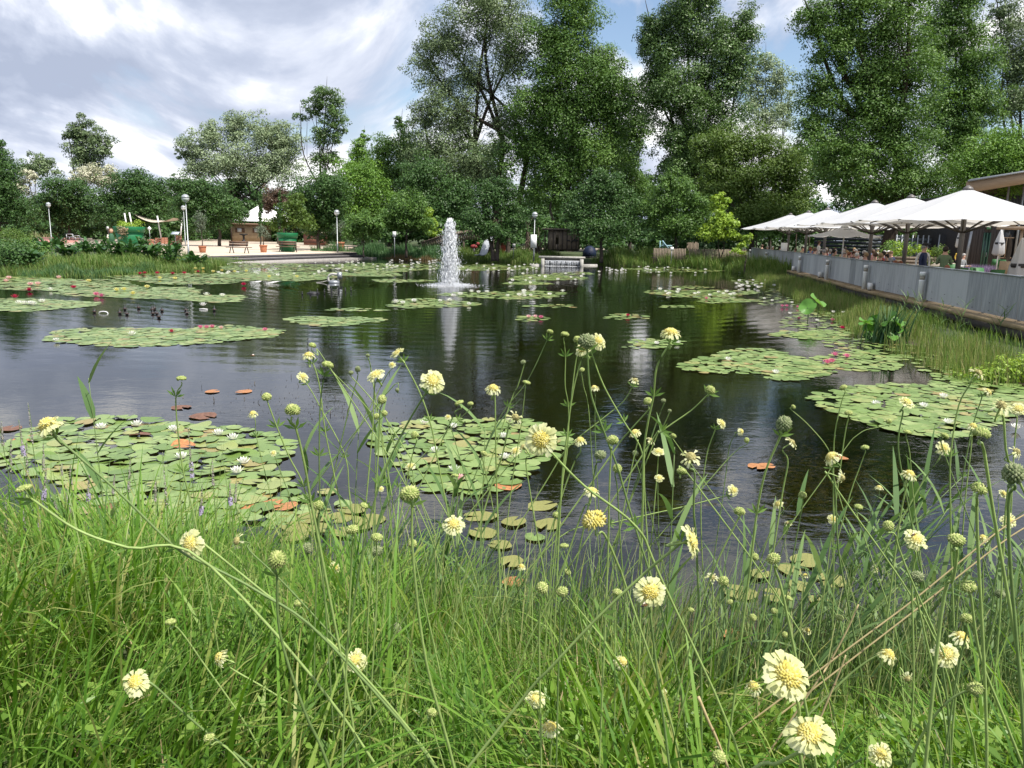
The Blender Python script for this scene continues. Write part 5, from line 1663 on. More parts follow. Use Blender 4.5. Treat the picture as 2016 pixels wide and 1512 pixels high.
def reed_bed(name, label, x0, x1, n, a, b, h0, h1, w, mat, bend=(.15, .8), seg=3):
    P, o = shore_points(x0, x1, n, a, b)
    keep = (P[:, 0] - CAT0[0]) ** 2 + ((P[:, 1] - CAT0[1]) * .6) ** 2 > .75 ** 2
    P = P[keep]; n = len(P)
    clump = .75 + .35 * np.sin(P[:, 0] * 2.3 + 1.3 * np.sin(P[:, 1] * 1.9))
    V, F, rn = blades(P, R.uniform(h0, h1, n) * clump, R.normal(3.4, 1.3, n), R.uniform(*bend, n), w * R.uniform(.6, 1.4, n), seg)
    link(name, mesh(name, V, F, mat, rn), label=label, kind="stuff")


reed_bed("reed_bed", "green reeds and sedge fringing the bank below the leafy plants", 0, 440, 9000, -.5, 1.3, .35, .8, .022, REED)
reed_bed("bank_grass", "rough grass between the leafy bank plants", 0, 430, 9000, .8, 6.5, .3, .8, .03, REED)
reed_bed("reed_bed", "dark sedge tufts at the waterline of the leafy bank", 40, 300, 3500, -.3, .7, .4, .95, .02, REED_B)
reed_bed("bank_grass", "short grass growing along the terrace steps", 420, 705, 4500, -.2, 1.0, .12, .34, .02, REED)
reed_bed("reed_bed", "tall dense reeds between the terrace and the water jet", 690, 870, 9000, -.2, 4.0, .7, 1.5, .035, REED_B)
reed_bed("reed_bed", "brownish reed stems at the foot of the tall dense reeds", 760, 870, 2200, -.5, .4, .4, .8, .03, leafy("reed_brown", [G(.16, .10, .05), G(.24, .17, .08), G(.2, .2, .08)], .2))
reed_bed("bank_grass", "green grass bank left of the waterfall weir", 860, 1065, 10500, -.2, 4.5, .5, 1.25, .03, REED)
reed_bed("reed_bed", "tall pale green reeds right of the waterfall weir", 1165, 1500, 19000, -.2, 4.4, .7, 1.75, .036, REED)
reed_bed("reed_bed", "feathery pinkish grass heads by the picket fence", 1230, 1470, 1600, 3.0, 4.6, .9, 1.45, .035, leafy("reed_pink", [G(.24, .18, .14), G(.34, .27, .22), G(.2, .2, .1)], .2))
reed_bed("reed_bed", "yellow-green rushes standing in the water along the deck", 1490, 2016, 20000, -.9, 1.1, .42, .85, .013, REED_Y, (.05, .55))
reed_bed("reed_bed", "darker green rushes close under the deck edge", 1480, 2016, 7000, .6, 2.0, .3, .6, .014, REED)
# lawn of tall grass past the red path
n = 9000
P = np.array([on_z(a, b, .5) for a, b in zip(R.uniform(-60, 240, n), R.uniform(462, 468, n))])
P[:, 2] = .42
P[:, 1] += R.uniform(0, 25, n)
V, F, rn = blades(P, R.uniform(.7, 1.7, n), R.normal(3.4, 1.3, n), R.uniform(.1, .7, n), .09, 2)
link("meadow_grass", mesh("meadow_grass", V, F, leafy("meadow", [G(.12, .17, .05), G(.2, .25, .1), G(.28, .3, .15)], .2), rn), label="tall pale meadow grass beyond the red path", kind="stuff")

# broad-leaved plants on the left bank
BROAD = leafy("broad_leaf", [G(.025, .075, .02), G(.045, .12, .03), G(.075, .165, .045)], .25, .35, .6)


def broad_mesh(nl, seed):
    rs = np.random.default_rng(seed)
    Vs, Fs, off = [], [], 0
    rr = []
    for i in range(nl):
        az = rs.random() * 6.283
        Ln = rs.uniform(.35, .62); wd = Ln * rs.uniform(.28, .42)
        st = rs.uniform(.05, .45)
        d = np.array([math.cos(az), math.sin(az), 0])
        s = np.array([-d[1], d[0], 0])
        b = np.array([rs.normal(0, .18), rs.normal(0, .18), st * .4])
        el = rs.uniform(.5, 1.3)
        t = np.linspace(0, 1, 5)
        ang = el - t * rs.uniform(.4, 1.3)
        px_ = np.cumsum(np.cos(ang)) * Ln / 5; pz = np.cumsum(np.sin(ang)) * Ln / 5
        w = wd * np.array([.25, .8, 1, .75, .05])
        C = b + d * px_[:, None] + np.array([0, 0, 1.0]) * (pz[:, None] + st * .6)
        V = np.stack([C - s * (w / 2)[:, None] + [0, 0, .02], C, C + s * (w / 2)[:, None] + [0, 0, .02]], 1).reshape(-1, 3)
        F = []
        for q in range(4):
            F += [(3 * q, 3 * q + 1, 3 * q + 4, 3 * q + 3), (3 * q + 1, 3 * q + 2, 3 * q + 5, 3 * q + 4)]
        Vs.append(V); Fs.append(np.array(F) + off); off += len(V)
        rr.append(np.full(len(V), rs.random()))
    return mesh("leaves", np.concatenate(Vs), np.concatenate(Fs), BROAD, np.concatenate(rr), smooth=True)


BM = [broad_mesh(70, s) for s in range(3)]
STM = mesh("stalks", *join(*[tube([(0, 0, -.1), (R.normal(0, .15), R.normal(0, .15), .5)], [.03, .012], 5) for _ in range(7)]), solid("stalk_green", (.06, .12, .03), .6))
plants = [(95, 505), (115, 492), (130, 510), (148, 497), (165, 508), (178, 493), (196, 505), (215, 498), (233, 508), (247, 494), (262, 506), (280, 497), (298, 508), (318, 500), (335, 510), (352, 503), (375, 507), (60, 512), (75, 500)]
for i, (x, y) in enumerate(plants):
    q = on_z(x + R.uniform(-8, 8), y + R.uniform(2, 16), .3)
    q[2] = gz(q[0], q[1])
    T = thing("broadleaf_plant", "lush dark green plant with long broad glossy leaves on the bank by the huge flowerpot", "plant", q, "broad-leaved plants on the bank", rz=i * 1.3)
    T.scale = (R.uniform(.9, 1.5), R.uniform(.9, 1.5), R.uniform(.9, 1.6))
    link("leaves", BM[i % 3], T); link("stalks", STM, T)
for i, (x, y, D, r, lb, mt) in enumerate(((25, 500, 37, 1.3, "bushy dark shrub beside the concrete ledge", "dark"), (55, 485, 42, 1.0, "lighter shrub behind the bushy dark one", "mid"), (22, 470, 60, 1.6, "pale yellowish shrub next to the red path", "yellow"), (-10, 485, 40, 1.3, "second dark shrub beyond the concrete ledge", "dark"))):
    p0 = at_Y(x, y, D); zc_ = p0[2]; g0 = gz(p0[0], p0[1]); p0[2] = g0
    T = thing("bank_shrub", lb, "shrub", p0)
    part("stem", tube([(0, 0, -.1), (.05, 0, max(.3, zc_ - g0))], .04, 5), BARK2, T, world=False)
    V, F, rn = crown_leaves([((0, 0, max(.5, zc_ - g0)), (r, r, r * .6)), ((.4, 0, max(.3, zc_ - g0 - .4)), (r, r, r * .5)), ((-.4, -.2, max(.3, zc_ - g0 - .3)), (r, r, r * .45))], .12, 1.0, clump=.28)
    part("foliage", (V, F), LEAF[mt], T, world=False, rn=rn)
a = on_z(-40, 521, .3); b = on_z(36, 520, .3)
single("concrete_ledge", slab([(a[0], a[1]), (b[0], b[1]), (b[0] + .2, b[1] + 1.2), (a[0], a[1] + 1.2)], -.3, .32), CONC, "pale concrete ledge jutting over the water by the shrubs", "ledge")
a = at_Y(-8, 470, 60)
single("low_wall", box((a[0], 60, .4), (1.2, .4, 1.0), base=True), CONC, "short grey wall end beside the pale yellowish shrub", "wall")

# lotus leaves and cattails by the deck
LOTUS = leafy("lotus_leaf", [G(.07, .19, .03), G(.11, .27, .045), G(.15, .32, .07)], .35, .4)


def lotus_leaf(c, r, tilt, az, foot_z=-.1):
    n = 16
    a_ = np.arange(n) * 2 * math.pi / n
    P = [(0, 0, -.16)]
    for f, z in ((.5, 0), (1.0, .10)):
        for i, q in enumerate(a_):
            P.append((f * math.cos(q), f * math.sin(q), z + .16 * math.sin(3 * q + az) * f + .05 * math.sin(7 * q) * f))
    P = np.array(P) * r
    M_ = Matrix.Rotation(az, 3, "Z") @ Matrix.Rotation(tilt, 3, "Y")
    P = (np.array(M_) @ P.T).T + c
    F3 = np.array([(0, 1 + i, 1 + (i + 1) % n) for i in range(n)])
    F4 = np.array([(1 + i, 17 + i, 17 + (i + 1) % n, 1 + (i + 1) % n) for i in range(n)])
    return P, [F3, F4]


def lotus(x, y, D, r, tilt, az, label, group=None):
    c = at_Y(x, y, D)
    T = thing("lotus_leaf", label, "lotus leaf", (c[0], c[1], 0), group)
    V, F = lotus_leaf(c, r, tilt, az)
    part("blade", (V, F), LOTUS, T, smooth=True, rn=np.full(len(V), R.random()))
    part("stalk", tube(spline([(c[0] + .05, c[1] + .03, -.4), (c[0] + .04, c[1], c[2] * .5), c - [0, 0, .02]], 4), .012, 5), solid("stalk_green", (.06, .12, .03), .6), T)


Dl = on_z(1600, 634)[1]
lotus(1590, 604, Dl, .26, .95, -2.2, "big upright lotus leaf facing the pond, lower of a pair")
lotus(1610, 592, Dl + .2, .28, .65, -.5, "big lotus leaf tipped open above its lower twin")
Dc = on_z(1735, 676)[1]
for i in range(13):
    x, y = R.uniform(1700, 1775), R.uniform(618, 668)
    if 1725 < x < 1745:
        x += 22
    lotus(x, y, Dc + R.uniform(-.3, .3), R.uniform(.13, .22), R.uniform(.3, 1.1), R.uniform(-3, 3), "bright green lotus leaf crowding around the cattails", "lotus leaves around the cattails")
T = thing("cattail_clump", "tall dark green cattail clump rising among lotus leaves", "cattail", on_z(1742, 676))
n = 95
P = np.c_[R.normal(0, .20, n), R.normal(0, .15, n), np.full(n, -.15)]
V, F, rn = blades(P, R.uniform(.7, 1.45, n), np.where(R.random(n) < .7, R.normal(.2, .5, n), R.normal(2.9, .5, n)), R.uniform(.1, .95, n), .042, 6)
part("leaves", (V, F), leafy("cattail_leaf", [G(.025, .075, .025), G(.045, .115, .04), G(.09, .17, .07)], .25), T, world=False, rn=rn)
part("stems", join(*[tube([(q[0], q[1], -.2), (q[0] * 1.2, q[1], .9)], [.012, .006], 5) for q in P[:9]]), solid("stalk_green", (.06, .12, .03), .6), T, world=False)
# tall common reeds in front of the railing
def common_reed(base, H, lean, nl, name="common_reed", label=None, group=None, leafmat=None, leafL=.32, leafW=.022, plume=False, droop=1.2):
    T = thing(name, label, "reed", base, group)
    tip = np.array([lean[0], lean[1], H])
    Q = spline([(0, 0, -.1), tip * [.3, .3, .5], tip], 5)
    part("stem", tube(Q, np.linspace(.0045, .0018, len(Q)), 5), REED_ST, T, world=False)
    n = nl
    tt = np.linspace(.35, .98, n)
    az = np.arange(n) * math.pi + R.normal(0, .5, n) + R.random() * 6.28
    root = np.array([[np.interp(t_, np.linspace(0, 1, len(Q)), Q[:, j]) for j in range(3)] for t_ in tt])
    # leaves leave the stem at an angle and arch over
    d = np.stack([np.cos(az), np.sin(az), np.zeros(n)], 1)
    s_ = np.stack([-d[:, 1], d[:, 0], np.zeros(n)], 1)
    Ln = leafL * (1.1 - .5 * np.abs(tt - .6)) * R.uniform(.8, 1.2, n)
    t5 = np.linspace(0, 1, 6)
    for i in range(n):
        ang = R.uniform(.9, 1.35) - t5 * R.uniform(.3, droop)
        px_ = np.concatenate([[0], np.cumsum(np.cos(ang[1:]))]) * Ln[i] / 5
        pz = np.concatenate([[0], np.cumsum(np.sin(ang[1:]))]) * Ln[i] / 5
        C = root[i] + d[i] * px_[:, None] + np.array([0, 0, 1.0]) * pz[:, None]
        w = leafW * np.array([.5, 1, 1, .8, .5, .05])
        V = np.stack([C - s_[i] * (w / 2)[:, None], C + s_[i] * (w / 2)[:, None]], 1).reshape(-1, 3)
        k_ = np.arange(5) * 2
        part("leaf", (V, np.stack([k_, k_ + 1, k_ + 3, k_ + 2], 1)), leafmat or REED_LF, T, world=False, rn=np.full(12, R.random()), smooth=True)
    return T


REED_ST = solid("reed_stem", (.15, .22, .07), .6, var=.15)
REED_LF = leafy("reed_leaf", [G(.07, .14, .04), G(.12, .21, .065), G(.19, .28, .10)], .32, .55, .3)
for i, (x, y) in enumerate(((1770, 603), (1790, 600), (1805, 606), (1850, 612), (1875, 612), (1885, 616), (1950, 625), (1957, 628))):
    c = on_z(x, y + 42, .1); c[2] = 0
    tp = at_Y(x + 6, y - R.uniform(10, 22), c[1])
    common_reed(c, tp[2] - 0, (R.uniform(0, .3), R.uniform(-.1, .1)), 9, label="tall leafy reed reaching up in front of the zinc railing", group="tall reeds before the railing", leafL=.36)
c = on_z(1985, 752); c[2] = 0
T = thing("water_mint", "low leafy waterside plant at the end of the rushes", "plant", c)
V, F, rn = crown_leaves([((0, 0, .15), (.7, .5, .25)), ((.5, .3, .2), (.6, .5, .3)), ((-.4, .1, .1), (.5, .4, .2))], .06, .8, clump=.3)
part("leaves", (V, F), LEAF["lime"], T, world=False, rn=rn)
part("stems", join(*[tube([(q, 0, -.15), (q * 1.1, .05, .2)], .008, 4) for q in np.linspace(-.5, .7, 9)]), REED_ST, T, world=False)

# ---------------------------------------------------------------- lily pads
m, t, p, o = new_mat("lily_pad")
at = N(t, "ShaderNodeAttribute", attribute_name="rnd"); oi = N(t, "ShaderNodeObjectInfo")
ad = N(t, "ShaderNodeMath", operation="ADD"); t.links.new(at.outputs["Fac"], ad.inputs[0]); t.links.new(oi.outputs["Random"], ad.inputs[1])
fc = N(t, "ShaderNodeMath", operation="FRACT"); t.links.new(ad.outputs[0], fc.inputs[0])
rr_ = ramp(t, [(0, (.115, .19, .04)), (.4, (.18, .265, .07)), (.75, (.235, .31, .10)), (.93, (.27, .29, .09)), (1.0, (.29, .22, .08))])
t.links.new(fc.outputs[0], rr_.inputs[0])
tc_ = N(t, "ShaderNodeTexCoord"); nz = N(t, "ShaderNodeTexNoise", i_Scale=14.0, i_Detail=4.0); t.links.new(tc_.outputs["Object"], nz.inputs["Vector"])
rm = ramp(t, [(.35, .72), (.65, 1.1)]); t.links.new(nz.outputs[0], rm.inputs[0])
mm = N(t, "ShaderNodeMix", data_type="RGBA", blend_type="MULTIPLY"); mm.inputs[0].default_value = 1
t.links.new(rr_.outputs[0], mm.inputs[6]); t.links.new(rm.outputs[0], mm.inputs[7])
t.links.new(mm.outputs[2], p.inputs["Base Color"])
p.inputs["Roughness"].default_value = .38; p.inputs["Specular IOR Level"].default_value = .55
PAD = m
PAD_O = solid("pad_orange", (.36, .16, .06), .5, var=.45, scale=3.5)
PAD_R = solid("pad_brown", (.15, .07, .04), .5, var=.5, scale=3.5)
PAD_Y = solid("pad_olive", (.20, .20, .06), .5, var=.18, scale=5)


def pad_geo(seed, lift=0.0):
    rs = np.random.default_rng(seed)
    n = 18
    gap = rs.uniform(.16, .3)
    a_ = np.linspace(gap, 2 * math.pi - gap, n)
    P = [(0.06, 0, 0.006)]
    for f in (.55, 1.0):
        for q in a_:
            wob = 1 + .06 * math.sin(2 * q + seed) + .03 * math.sin(5 * q + 2 * seed) + rs.normal(0, .02)
            z = .006 + (.09 * math.sin(2 * q + seed * 1.7) + lift * max(0, math.cos(q - 2.5)) ** 2) * (f ** 2) * .35 + rs.normal(0, .004)
            P.append((f * math.cos(q) * wob, f * math.sin(q) * wob, z))
    F3 = np.array([(0, 1 + i, 2 + i) for i in range(n - 1)])
    F4 = np.array([(1 + i, 1 + n + i, 2 + n + i, 2 + i) for i in range(n - 1)])
    return np.array(P), [F3, F4]


def pad_low(seed):
    rs = np.random.default_rng(seed)
    a_ = np.linspace(.22, 2 * math.pi - .22, 11)
    wob = 1 + .06 * np.sin(2 * a_ + seed) + rs.normal(0, .03, 11)
    P = np.concatenate([[(.05, 0, .006)], np.stack([np.cos(a_) * wob, np.sin(a_) * wob, .006 + .02 * np.sin(2 * a_ + seed)], 1)])
    return P, np.array([(0, 1 + i, 2 + i) for i in range(10)])


PADL = [pad_low(s) for s in range(9)]
PADG = [pad_geo(s, .0 if s < 6 else .8) for s in range(9)]
PADM = {mt.name: [mesh("lily_pad", V, F, mt, np.full(len(V), s / 9.0), True) for s, (V, F) in enumerate(PADG)] for mt in (PAD, PAD_O, PAD_R, PAD_Y)}
# patches: centre and half axes in the photo, count, pad diameter, spacing, key
PATCH = [
    (290, 890, 255, 68, 250, .25, .55, "A"), (470, 985, 150, 55, 110, .22, .6, "H"), (330, 1000, 200, 50, 110, .2, .6, "H"), (60, 900, 90, 40, 60, .26, .6, "A"),
    (925, 890, 175, 74, 170, .24, .62, "B"), (640, 1020, 85, 45, 34, .24, .7, "F"), (1020, 1045, 80, 60, 10, .24, 1.2, "F"), (1560, 1150, 110, 40, 10, .22, 1.0, "F"),
    (1830, 800, 205, 52, 240, .27, .55, "C"), (1700, 815, 40, 14, 8, .32, .8, "C"), (1480, 715, 130, 24, 150, .26, .6, "D"), (1560, 735, 70, 12, 50, .26, .6, "D"),
    (1680, 713, 95, 18, 110, .26, .6, "D"), (1850, 700, 90, 45, 75, .24, 1.0, "D"), (1290, 676, 48, 9, 40, .26, .7, "D"), (1250, 684, 25, 4, 5, .2, 1, "D"),
    (1045, 628, 30, 5, 24, .28, .7, "E"), (1235, 624, 46, 5, 26, .3, .8, "E"), (1085, 603, 48, 3, 16, .3, .9, "E"), (1330, 604, 35, 3, 14, .3, .9, "E"),
    (845, 598, 85, 9, 120, .3, .6, "E"), (1000, 581, 120, 8, 170, .32, .6, "E"), (655, 632, 92, 9, 120, .3, .6, "E"), (320, 662, 210, 17, 330, .28, .55, "E"),
    (215, 668, 110, 14, 150, .28, .55, "E"), (455, 653, 90, 11, 100, .28, .6, "E"), (415, 588, 72, 7, 130, .34, .55, "E"), (700, 610, 60, 3, 20, .3, .9, "E"),
    (270, 577, 140, 11, 300, .34, .5, "E"), (70, 600, 110, 12, 170, .32, .55, "E"), (130, 563, 160, 12, 330, .34, .55, "E"), (380, 548, 160, 11, 420, .36, .5, "E"), (60, 552, 80, 7, 120, .36, .6, "E"),
    (560, 543, 130, 9, 420, .4, .5, "E"), (560, 526, 150, 8, 420, .4, .5, "E"), (760, 527, 110, 9, 420, .4, .5, "E"), (730, 540, 60, 5, 120, .4, .6, "E"), (790, 553, 60, 3, 60, .36, .7, "E"),
    (960, 527, 90, 6, 240, .42, .5, "E"), (1075, 547, 75, 6, 200, .36, .55, "E"), (1040, 558, 45, 3, 60, .36, .6, "E"), (1130, 539, 40, 3, 40, .4, .7, "E"), (1360, 531, 140, 4, 200, .42, .6, "E"),
    (1380, 578, 105, 8, 200, .32, .55, "E"), (1430, 592, 60, 5, 60, .3, .7, "E"), (1360, 566, 45, 3, 30, .3, .8, "E"), (1490, 552, 60, 8, 60, .3, .8, "E"), (1540, 585, 50, 20, 60, .26, .9, "E"),
    (1600, 640, 70, 30, 90, .24, .9, "D"), (1600, 660, 75, 8, 80, .26, .6, "D"), (1690, 680, 60, 18, 45, .24, .9, "D"), (1620, 612, 60, 14, 40, .24, .9, "D"), (1900, 735, 70, 18, 40, .26, .9, "D"),
]
pads = []
for (cx, cy, rx, ry, n, dia, sp, key) in PATCH:
    got = []
    tries = 0
    wob = R.uniform(0, 6.28)
    while len(got) < n and tries < n * 8:
        tries += 1
        a_ = R.random() * 6.283; f = math.sqrt(R.random()) * (1 + .16 * math.sin(3 * a_ + wob))
        q = on_z(cx + rx * f * math.cos(a_), cy + ry * f * math.sin(a_))
        dd = dia * R.uniform(.7, 1.2)
        if any((q[0] - g[0]) ** 2 + (q[1] - g[1]) ** 2 < (sp * dia) ** 2 for g in got):
            continue
        got.append((q[0], q[1], dd, key))
    pads += got
pads = [g for g, d in zip(pads, pond_sd(np.array([g[0] for g in pads]), np.array([g[1] for g in pads]))) if d < -.05]
pads.sort(key=lambda g: -g[2] / g[1])
LBL = {"A": ("flat green lily pad packed in the raft behind the pale flower spikes", "lily pads of the raft behind the flower spikes"),
       "H": ("smaller green lily pad in the raft's tail close to the bank grass", "lily pads of the raft tail by the bank grass"),
       "B": ("green lily pad in the raft behind the yellow scabious stems mid-pond", "lily pads of the raft mid-pond"),
       "C": ("large green lily pad in the raft before the waterside plants and deck rushes", "lily pads of the raft before the deck rushes"),
       "F": ("olive lily pad floating loose among the bank reeds", "loose lily pads among the bank reeds"),
       "D": ("small green lily pad in the loose patches below the zinc railing", "lily pads below the railing"), "E": ("small lily pad in the far rafts", "far lily pads")}
big = pads[:280]
for i, (x, y, d, key) in enumerate(big):
    u_ = R.random()
    mt = PAD
    lb, gp = LBL[key]
    if key == "F":
        mt = PAD_Y
    if u_ > .982:
        mt, lb, gp = PAD_O, "withered orange lily pad among green pads", "withered orange lily pads"
    elif u_ > .965:
        mt, lb, gp = PAD_R, "dark red-brown lily pad among green pads", "red-brown lily pads"
    o_ = link("lily_pad", PADM[mt.name][int(R.integers(0, 9)) if key in "AC" else int(R.integers(0, 6))], None, (x, y, .004 + .024 * R.random()), lb, "lily pad", gp)
    o_.rotation_euler = (R.normal(0, .03), R.normal(0, .03), R.random() * 6.28)
    o_.scale = (d / 2, d / 2 * R.uniform(.8, 1), d / 2)
rest = pads[280:]
Vs, Fs3, rn, off = [], [], [], 0
for i, (x, y, d, key) in enumerate(rest):
    V, F = PADL[int(R.integers(0, 9))]
    a_ = R.random() * 6.283
    ca, sa = math.cos(a_), math.sin(a_)
    V = np.stack([(V[:, 0] * ca - V[:, 1] * sa) * d / 2 + x, (V[:, 0] * sa + V[:, 1] * ca) * d / 2 + y, V[:, 2] * d / 2 + .002 + .018 * R.random()], 1)
    Vs.append(V); Fs3.append(F + off); off += len(V)
    rn.append(np.full(len(V), R.random() * .97))
link("lily_pads", mesh("lily_pads", np.concatenate(Vs), np.concatenate(Fs3), PAD, np.concatenate(rn), True), label="rafts of small lily pads spread over the far pond", kind="stuff")
# loose withered leaves
for x, y, d, mt, lb in ((1010, 1148, .16, PAD_O, "folded bright orange leaf among the bank grass"), (1345, 1168, .4, PAD_Y, "large yellowish sunken pad behind the tall side-facing bloom"), (1362, 1203, .3, PAD_R, "large red-brown pad half sunk by the bank"),
                        (1445, 1252, .16, PAD_O, "small red-orange leaf floating by the bank"), (1312, 988, .34, PAD_Y, "yellow-green sunken pad over the submerged weed"), (1378, 983, .30, PAD_R, "pinkish brown sunken pad over the submerged weed"),
                        (1000, 957, .28, PAD_O, "orange oval pad at the edge of the mid-pond raft"), (418, 772, .22, PAD_O, "orange curled pad drifting alone on open water"), (480, 772, .24, PAD_O, "second orange pad drifting on open water"), (357, 803, .26, PAD_R, "rusty pad drifting in front of the weed stubble"),
                        (55, 866, .32, PAD_O, "large orange-red pad beside the flower spikes"), (20, 845, .26, PAD_R, "dull red pad by the flower spikes"), (400, 820, .36, PAD_R, "rusty pad at the raft's rim"),
                        (1510, 918, .18, PAD_O, "small orange leaf floating over the weed bed"), (1490, 920, .2, PAD_O, "orange leaf just behind the weed bed"), (1655, 903, .16, PAD_O, "red leaf floating behind the leaning stems")):
    q = on_z(x, y)
    sunk = "sun" in lb
    o_ = link("withered_pad", PADM[mt.name][int(R.integers(0, 6))], None, (q[0], q[1], -.035 if sunk else .012), lb, "lily pad")
    o_.scale = (d / 2, d / 2, d / 2); o_.rotation_euler = (0, 0, R.random() * 6.28)

# ---------------------------------------------------------------- water lilies
def lily_proto(name, cols):
    mat_ = leafy("lily_" + name, cols, .25, .5)
    Vs, Fs, rn_, off = [], [], [], 0
    for ring, (np_, el, Ln, r0) in enumerate(((8, .35, .5, .06), (8, .75, .46, .05), (7, 1.1, .38, .03))):
        for i in range(np_):
            az = (i + ring * .5) * 2 * math.pi / np_
            d = np.array([math.cos(az), math.sin(az), 0]); s_ = np.array([-d[1], d[0], 0])
            t_ = np.array([0, .35, .75, 1])
            w = np.array([.07, .17, .13, .01])
            e = el + t_ * .35
            C = d * (r0 + t_ * Ln * np.cos(e))[:, None] + np.array([0, 0, 1.0]) * (t_ * Ln * np.sin(e) + .05)[:, None]
            V = np.stack([C - s_ * (w / 2)[:, None], C + s_ * (w / 2)[:, None]], 1).reshape(-1, 3)
            k_ = np.arange(3) * 2
            Vs.append(V); Fs.append(np.stack([k_, k_ + 1, k_ + 3, k_ + 2], 1) + off); off += 8
            rn_.append(np.full(8, R.random()))
    return mesh("petals", np.concatenate(Vs), np.concatenate(Fs), mat_, np.concatenate(rn_))


LILY = {"white": lily_proto("white", [G(.72, .72, .66), G(.82, .82, .78)]), "pink": lily_proto("pink", [G(.62, .16, .27), G(.72, .30, .40)]), "red": lily_proto("red", [G(.38, .02, .06), G(.55, .05, .10)]),
        "yellow": lily_proto("yellow", [G(.72, .66, .22), G(.78, .74, .36)]), "pale": lily_proto("pale", [G(.74, .46, .44), G(.78, .58, .55)])}
STAM = mesh("stamens", *lathe([(.05, .06), (.10, .14), (.11, .22), (.05, .2)], 8), solid("stamen", (.72, .5, .05), .6))
LL = {}
lil = []
nearA = [(200, 848), (270, 842), (430, 860), (459, 869), (358, 907), (480, 917), (467, 936), (342, 852)]
nearB = [(836, 838), (893, 846), (991, 865), (856, 894), (994, 907), (894, 931), (906, 950)]
nearC = [(1724, 801), (1818, 805), (1857, 786), (1866, 838), (2000, 848)]
for q in nearA: lil.append((*q, "white", .16, "white water lily open in the raft behind the flower spikes", "white lilies of the spike raft"))
for q in nearB: lil.append((*q, "white" if q[0] != 906 else "pale", .14, "white water lily open in the raft mid-pond" if q[0] != 906 else "pale pink lily bud in the raft mid-pond", "white lilies of the mid-pond raft" if q[0] != 906 else None))
for q in nearC: lil.append((*q, "white", .17, "white water lily open in the raft before the deck rushes", "white lilies before the deck rushes"))
for q in [(1433, 712), (1527, 738), (1293, 680), (1334, 678), (1609, 634), (1555, 620), (1559, 598), (1520, 594), (1505, 590), (1660, 618), (1640, 617)]: lil.append((*q, "white", .17, "white water lily in the loose pads below the railing", "white lilies below the railing"))
for q in [(1628, 718), (1637, 716), (1644, 703), (1667, 706)]: lil.append((*q, "pink", .2, "rose pink water lily in a group of four on one raft", "four pink lilies on one raft"))
for q in [(1540, 605), (1549, 605), (1571, 607), (1639, 633), (1573, 630)]: lil.append((*q, "pink", .18, "pink water lily near the upright lotus pair", "pink lilies near the lotus pair"))
lil.append((1658, 649, "red", .2, "deep red water lily by the lotus and cattails", None))
for q in [(338, 656), (395, 648), (407, 648), (418, 647), (522, 653)]: lil.append((*q, "pink" if q[0] != 338 else "red", .17, "bright pink water lily on the long raft below the spouts", "pink lilies on the long raft"))
lil += [(436, 649, "pale", .16, "pale pink lily at the pink group's edge on the long raft", None), (111, 674, "white", .17, "white lily at the tip of the long raft", None), (260, 662, "white", .22, "large cream-white lily in the middle of the long raft", None),
        (1041, 627, "pale", .2, "pale pink lily, first of three on the small dark-water raft", None), (1054, 627, "pale", .2, "pale pink lily between two others on the small raft", None), (1065, 628, "pink", .2, "pink lily last of three on the small raft", None),
        (1236, 624, "red", .18, "single red-pink lily on a sparse raft in dark water", None), (1391, 590, "pink", .2, "single pink lily below the bright green raft", None)]
for q in [(18, 550), (12, 556), (116, 549), (75, 562), (60, 563)]: lil.append((*q, "pale", .3, "pale pink lily in the rafts before the concrete ledge", "pale pink lilies by the ledge"))
for q in [(58, 574), (145, 569), (30, 588), (310, 540), (340, 541), (390, 537), (285, 540), (200, 586), (190, 583), (480, 563), (275, 541), (363, 540)]: lil.append((*q, "red" if q[0] not in (200, 190) else "pink", .28, "red water lily scattered over the rafts by the leafy bank", "red lilies by the leafy bank"))
for q in [(385, 531), (400, 531), (393, 528), (315, 550), (345, 551), (175, 556), (420, 537), (437, 535), (462, 537), (485, 536), (530, 547), (585, 547), (230, 574), (245, 573), (262, 581), (290, 568)]: lil.append((*q, "yellow", .28, "pale yellow water lily over the rafts below the terrace", "yellow lilies below the terrace"))
for q in [(38, 600), (48, 601), (60, 601), (83, 597), (66, 602), (100, 573), (100, 540), (213, 540), (400, 604), (407, 583), (438, 585)]: lil.append((*q, "white", .26, "white water lily on the rafts around the spouts", "white lilies around the spouts"))
for (x0, x1, y0, y1, n, lb) in ((640, 860, 512, 534, 52, "white water lily in the dense band before the tall reeds"), (430, 690, 516, 545, 34, "white water lily in the band below the terrace steps"), (870, 1060, 520, 536, 34, "white water lily in the band between the jet and the weir"),
                                (1170, 1480, 526, 541, 46, "white water lily in the strip along the right-hand reeds"), (1440, 1540, 545, 570, 16, "white water lily off the corner of the deck reeds"), (1290, 1470, 571, 586, 14, "white water lily on the bright green raft in dark water"), (880, 1110, 575, 586, 13, "white water lily on the long raft behind the jet's reflection"), (770, 925, 593, 603, 6, "white water lily on the raft below the jet"), (1000, 1150, 541, 560, 16, "white water lily on the rafts in front of the weir")):
    for _ in range(n):
        lil.append((R.uniform(x0, x1), R.uniform(y0, y1), "white", R.uniform(.2, .3), lb, lb.replace("white water lily", "white lilies")))
for (x, y, c_, d, lb, gp) in lil:
    q = on_z(x, y)
    if pond_sd(np.array([q[0]]), np.array([q[1]]))[0] > -.03:
        continue
    T = thing("water_lily", lb, "water lily", (q[0], q[1], .02), gp, R.random() * 6.28)
    T.scale = (d,) * 3
    link("petals", LILY[c_], T); link("stamens", STAM, T)
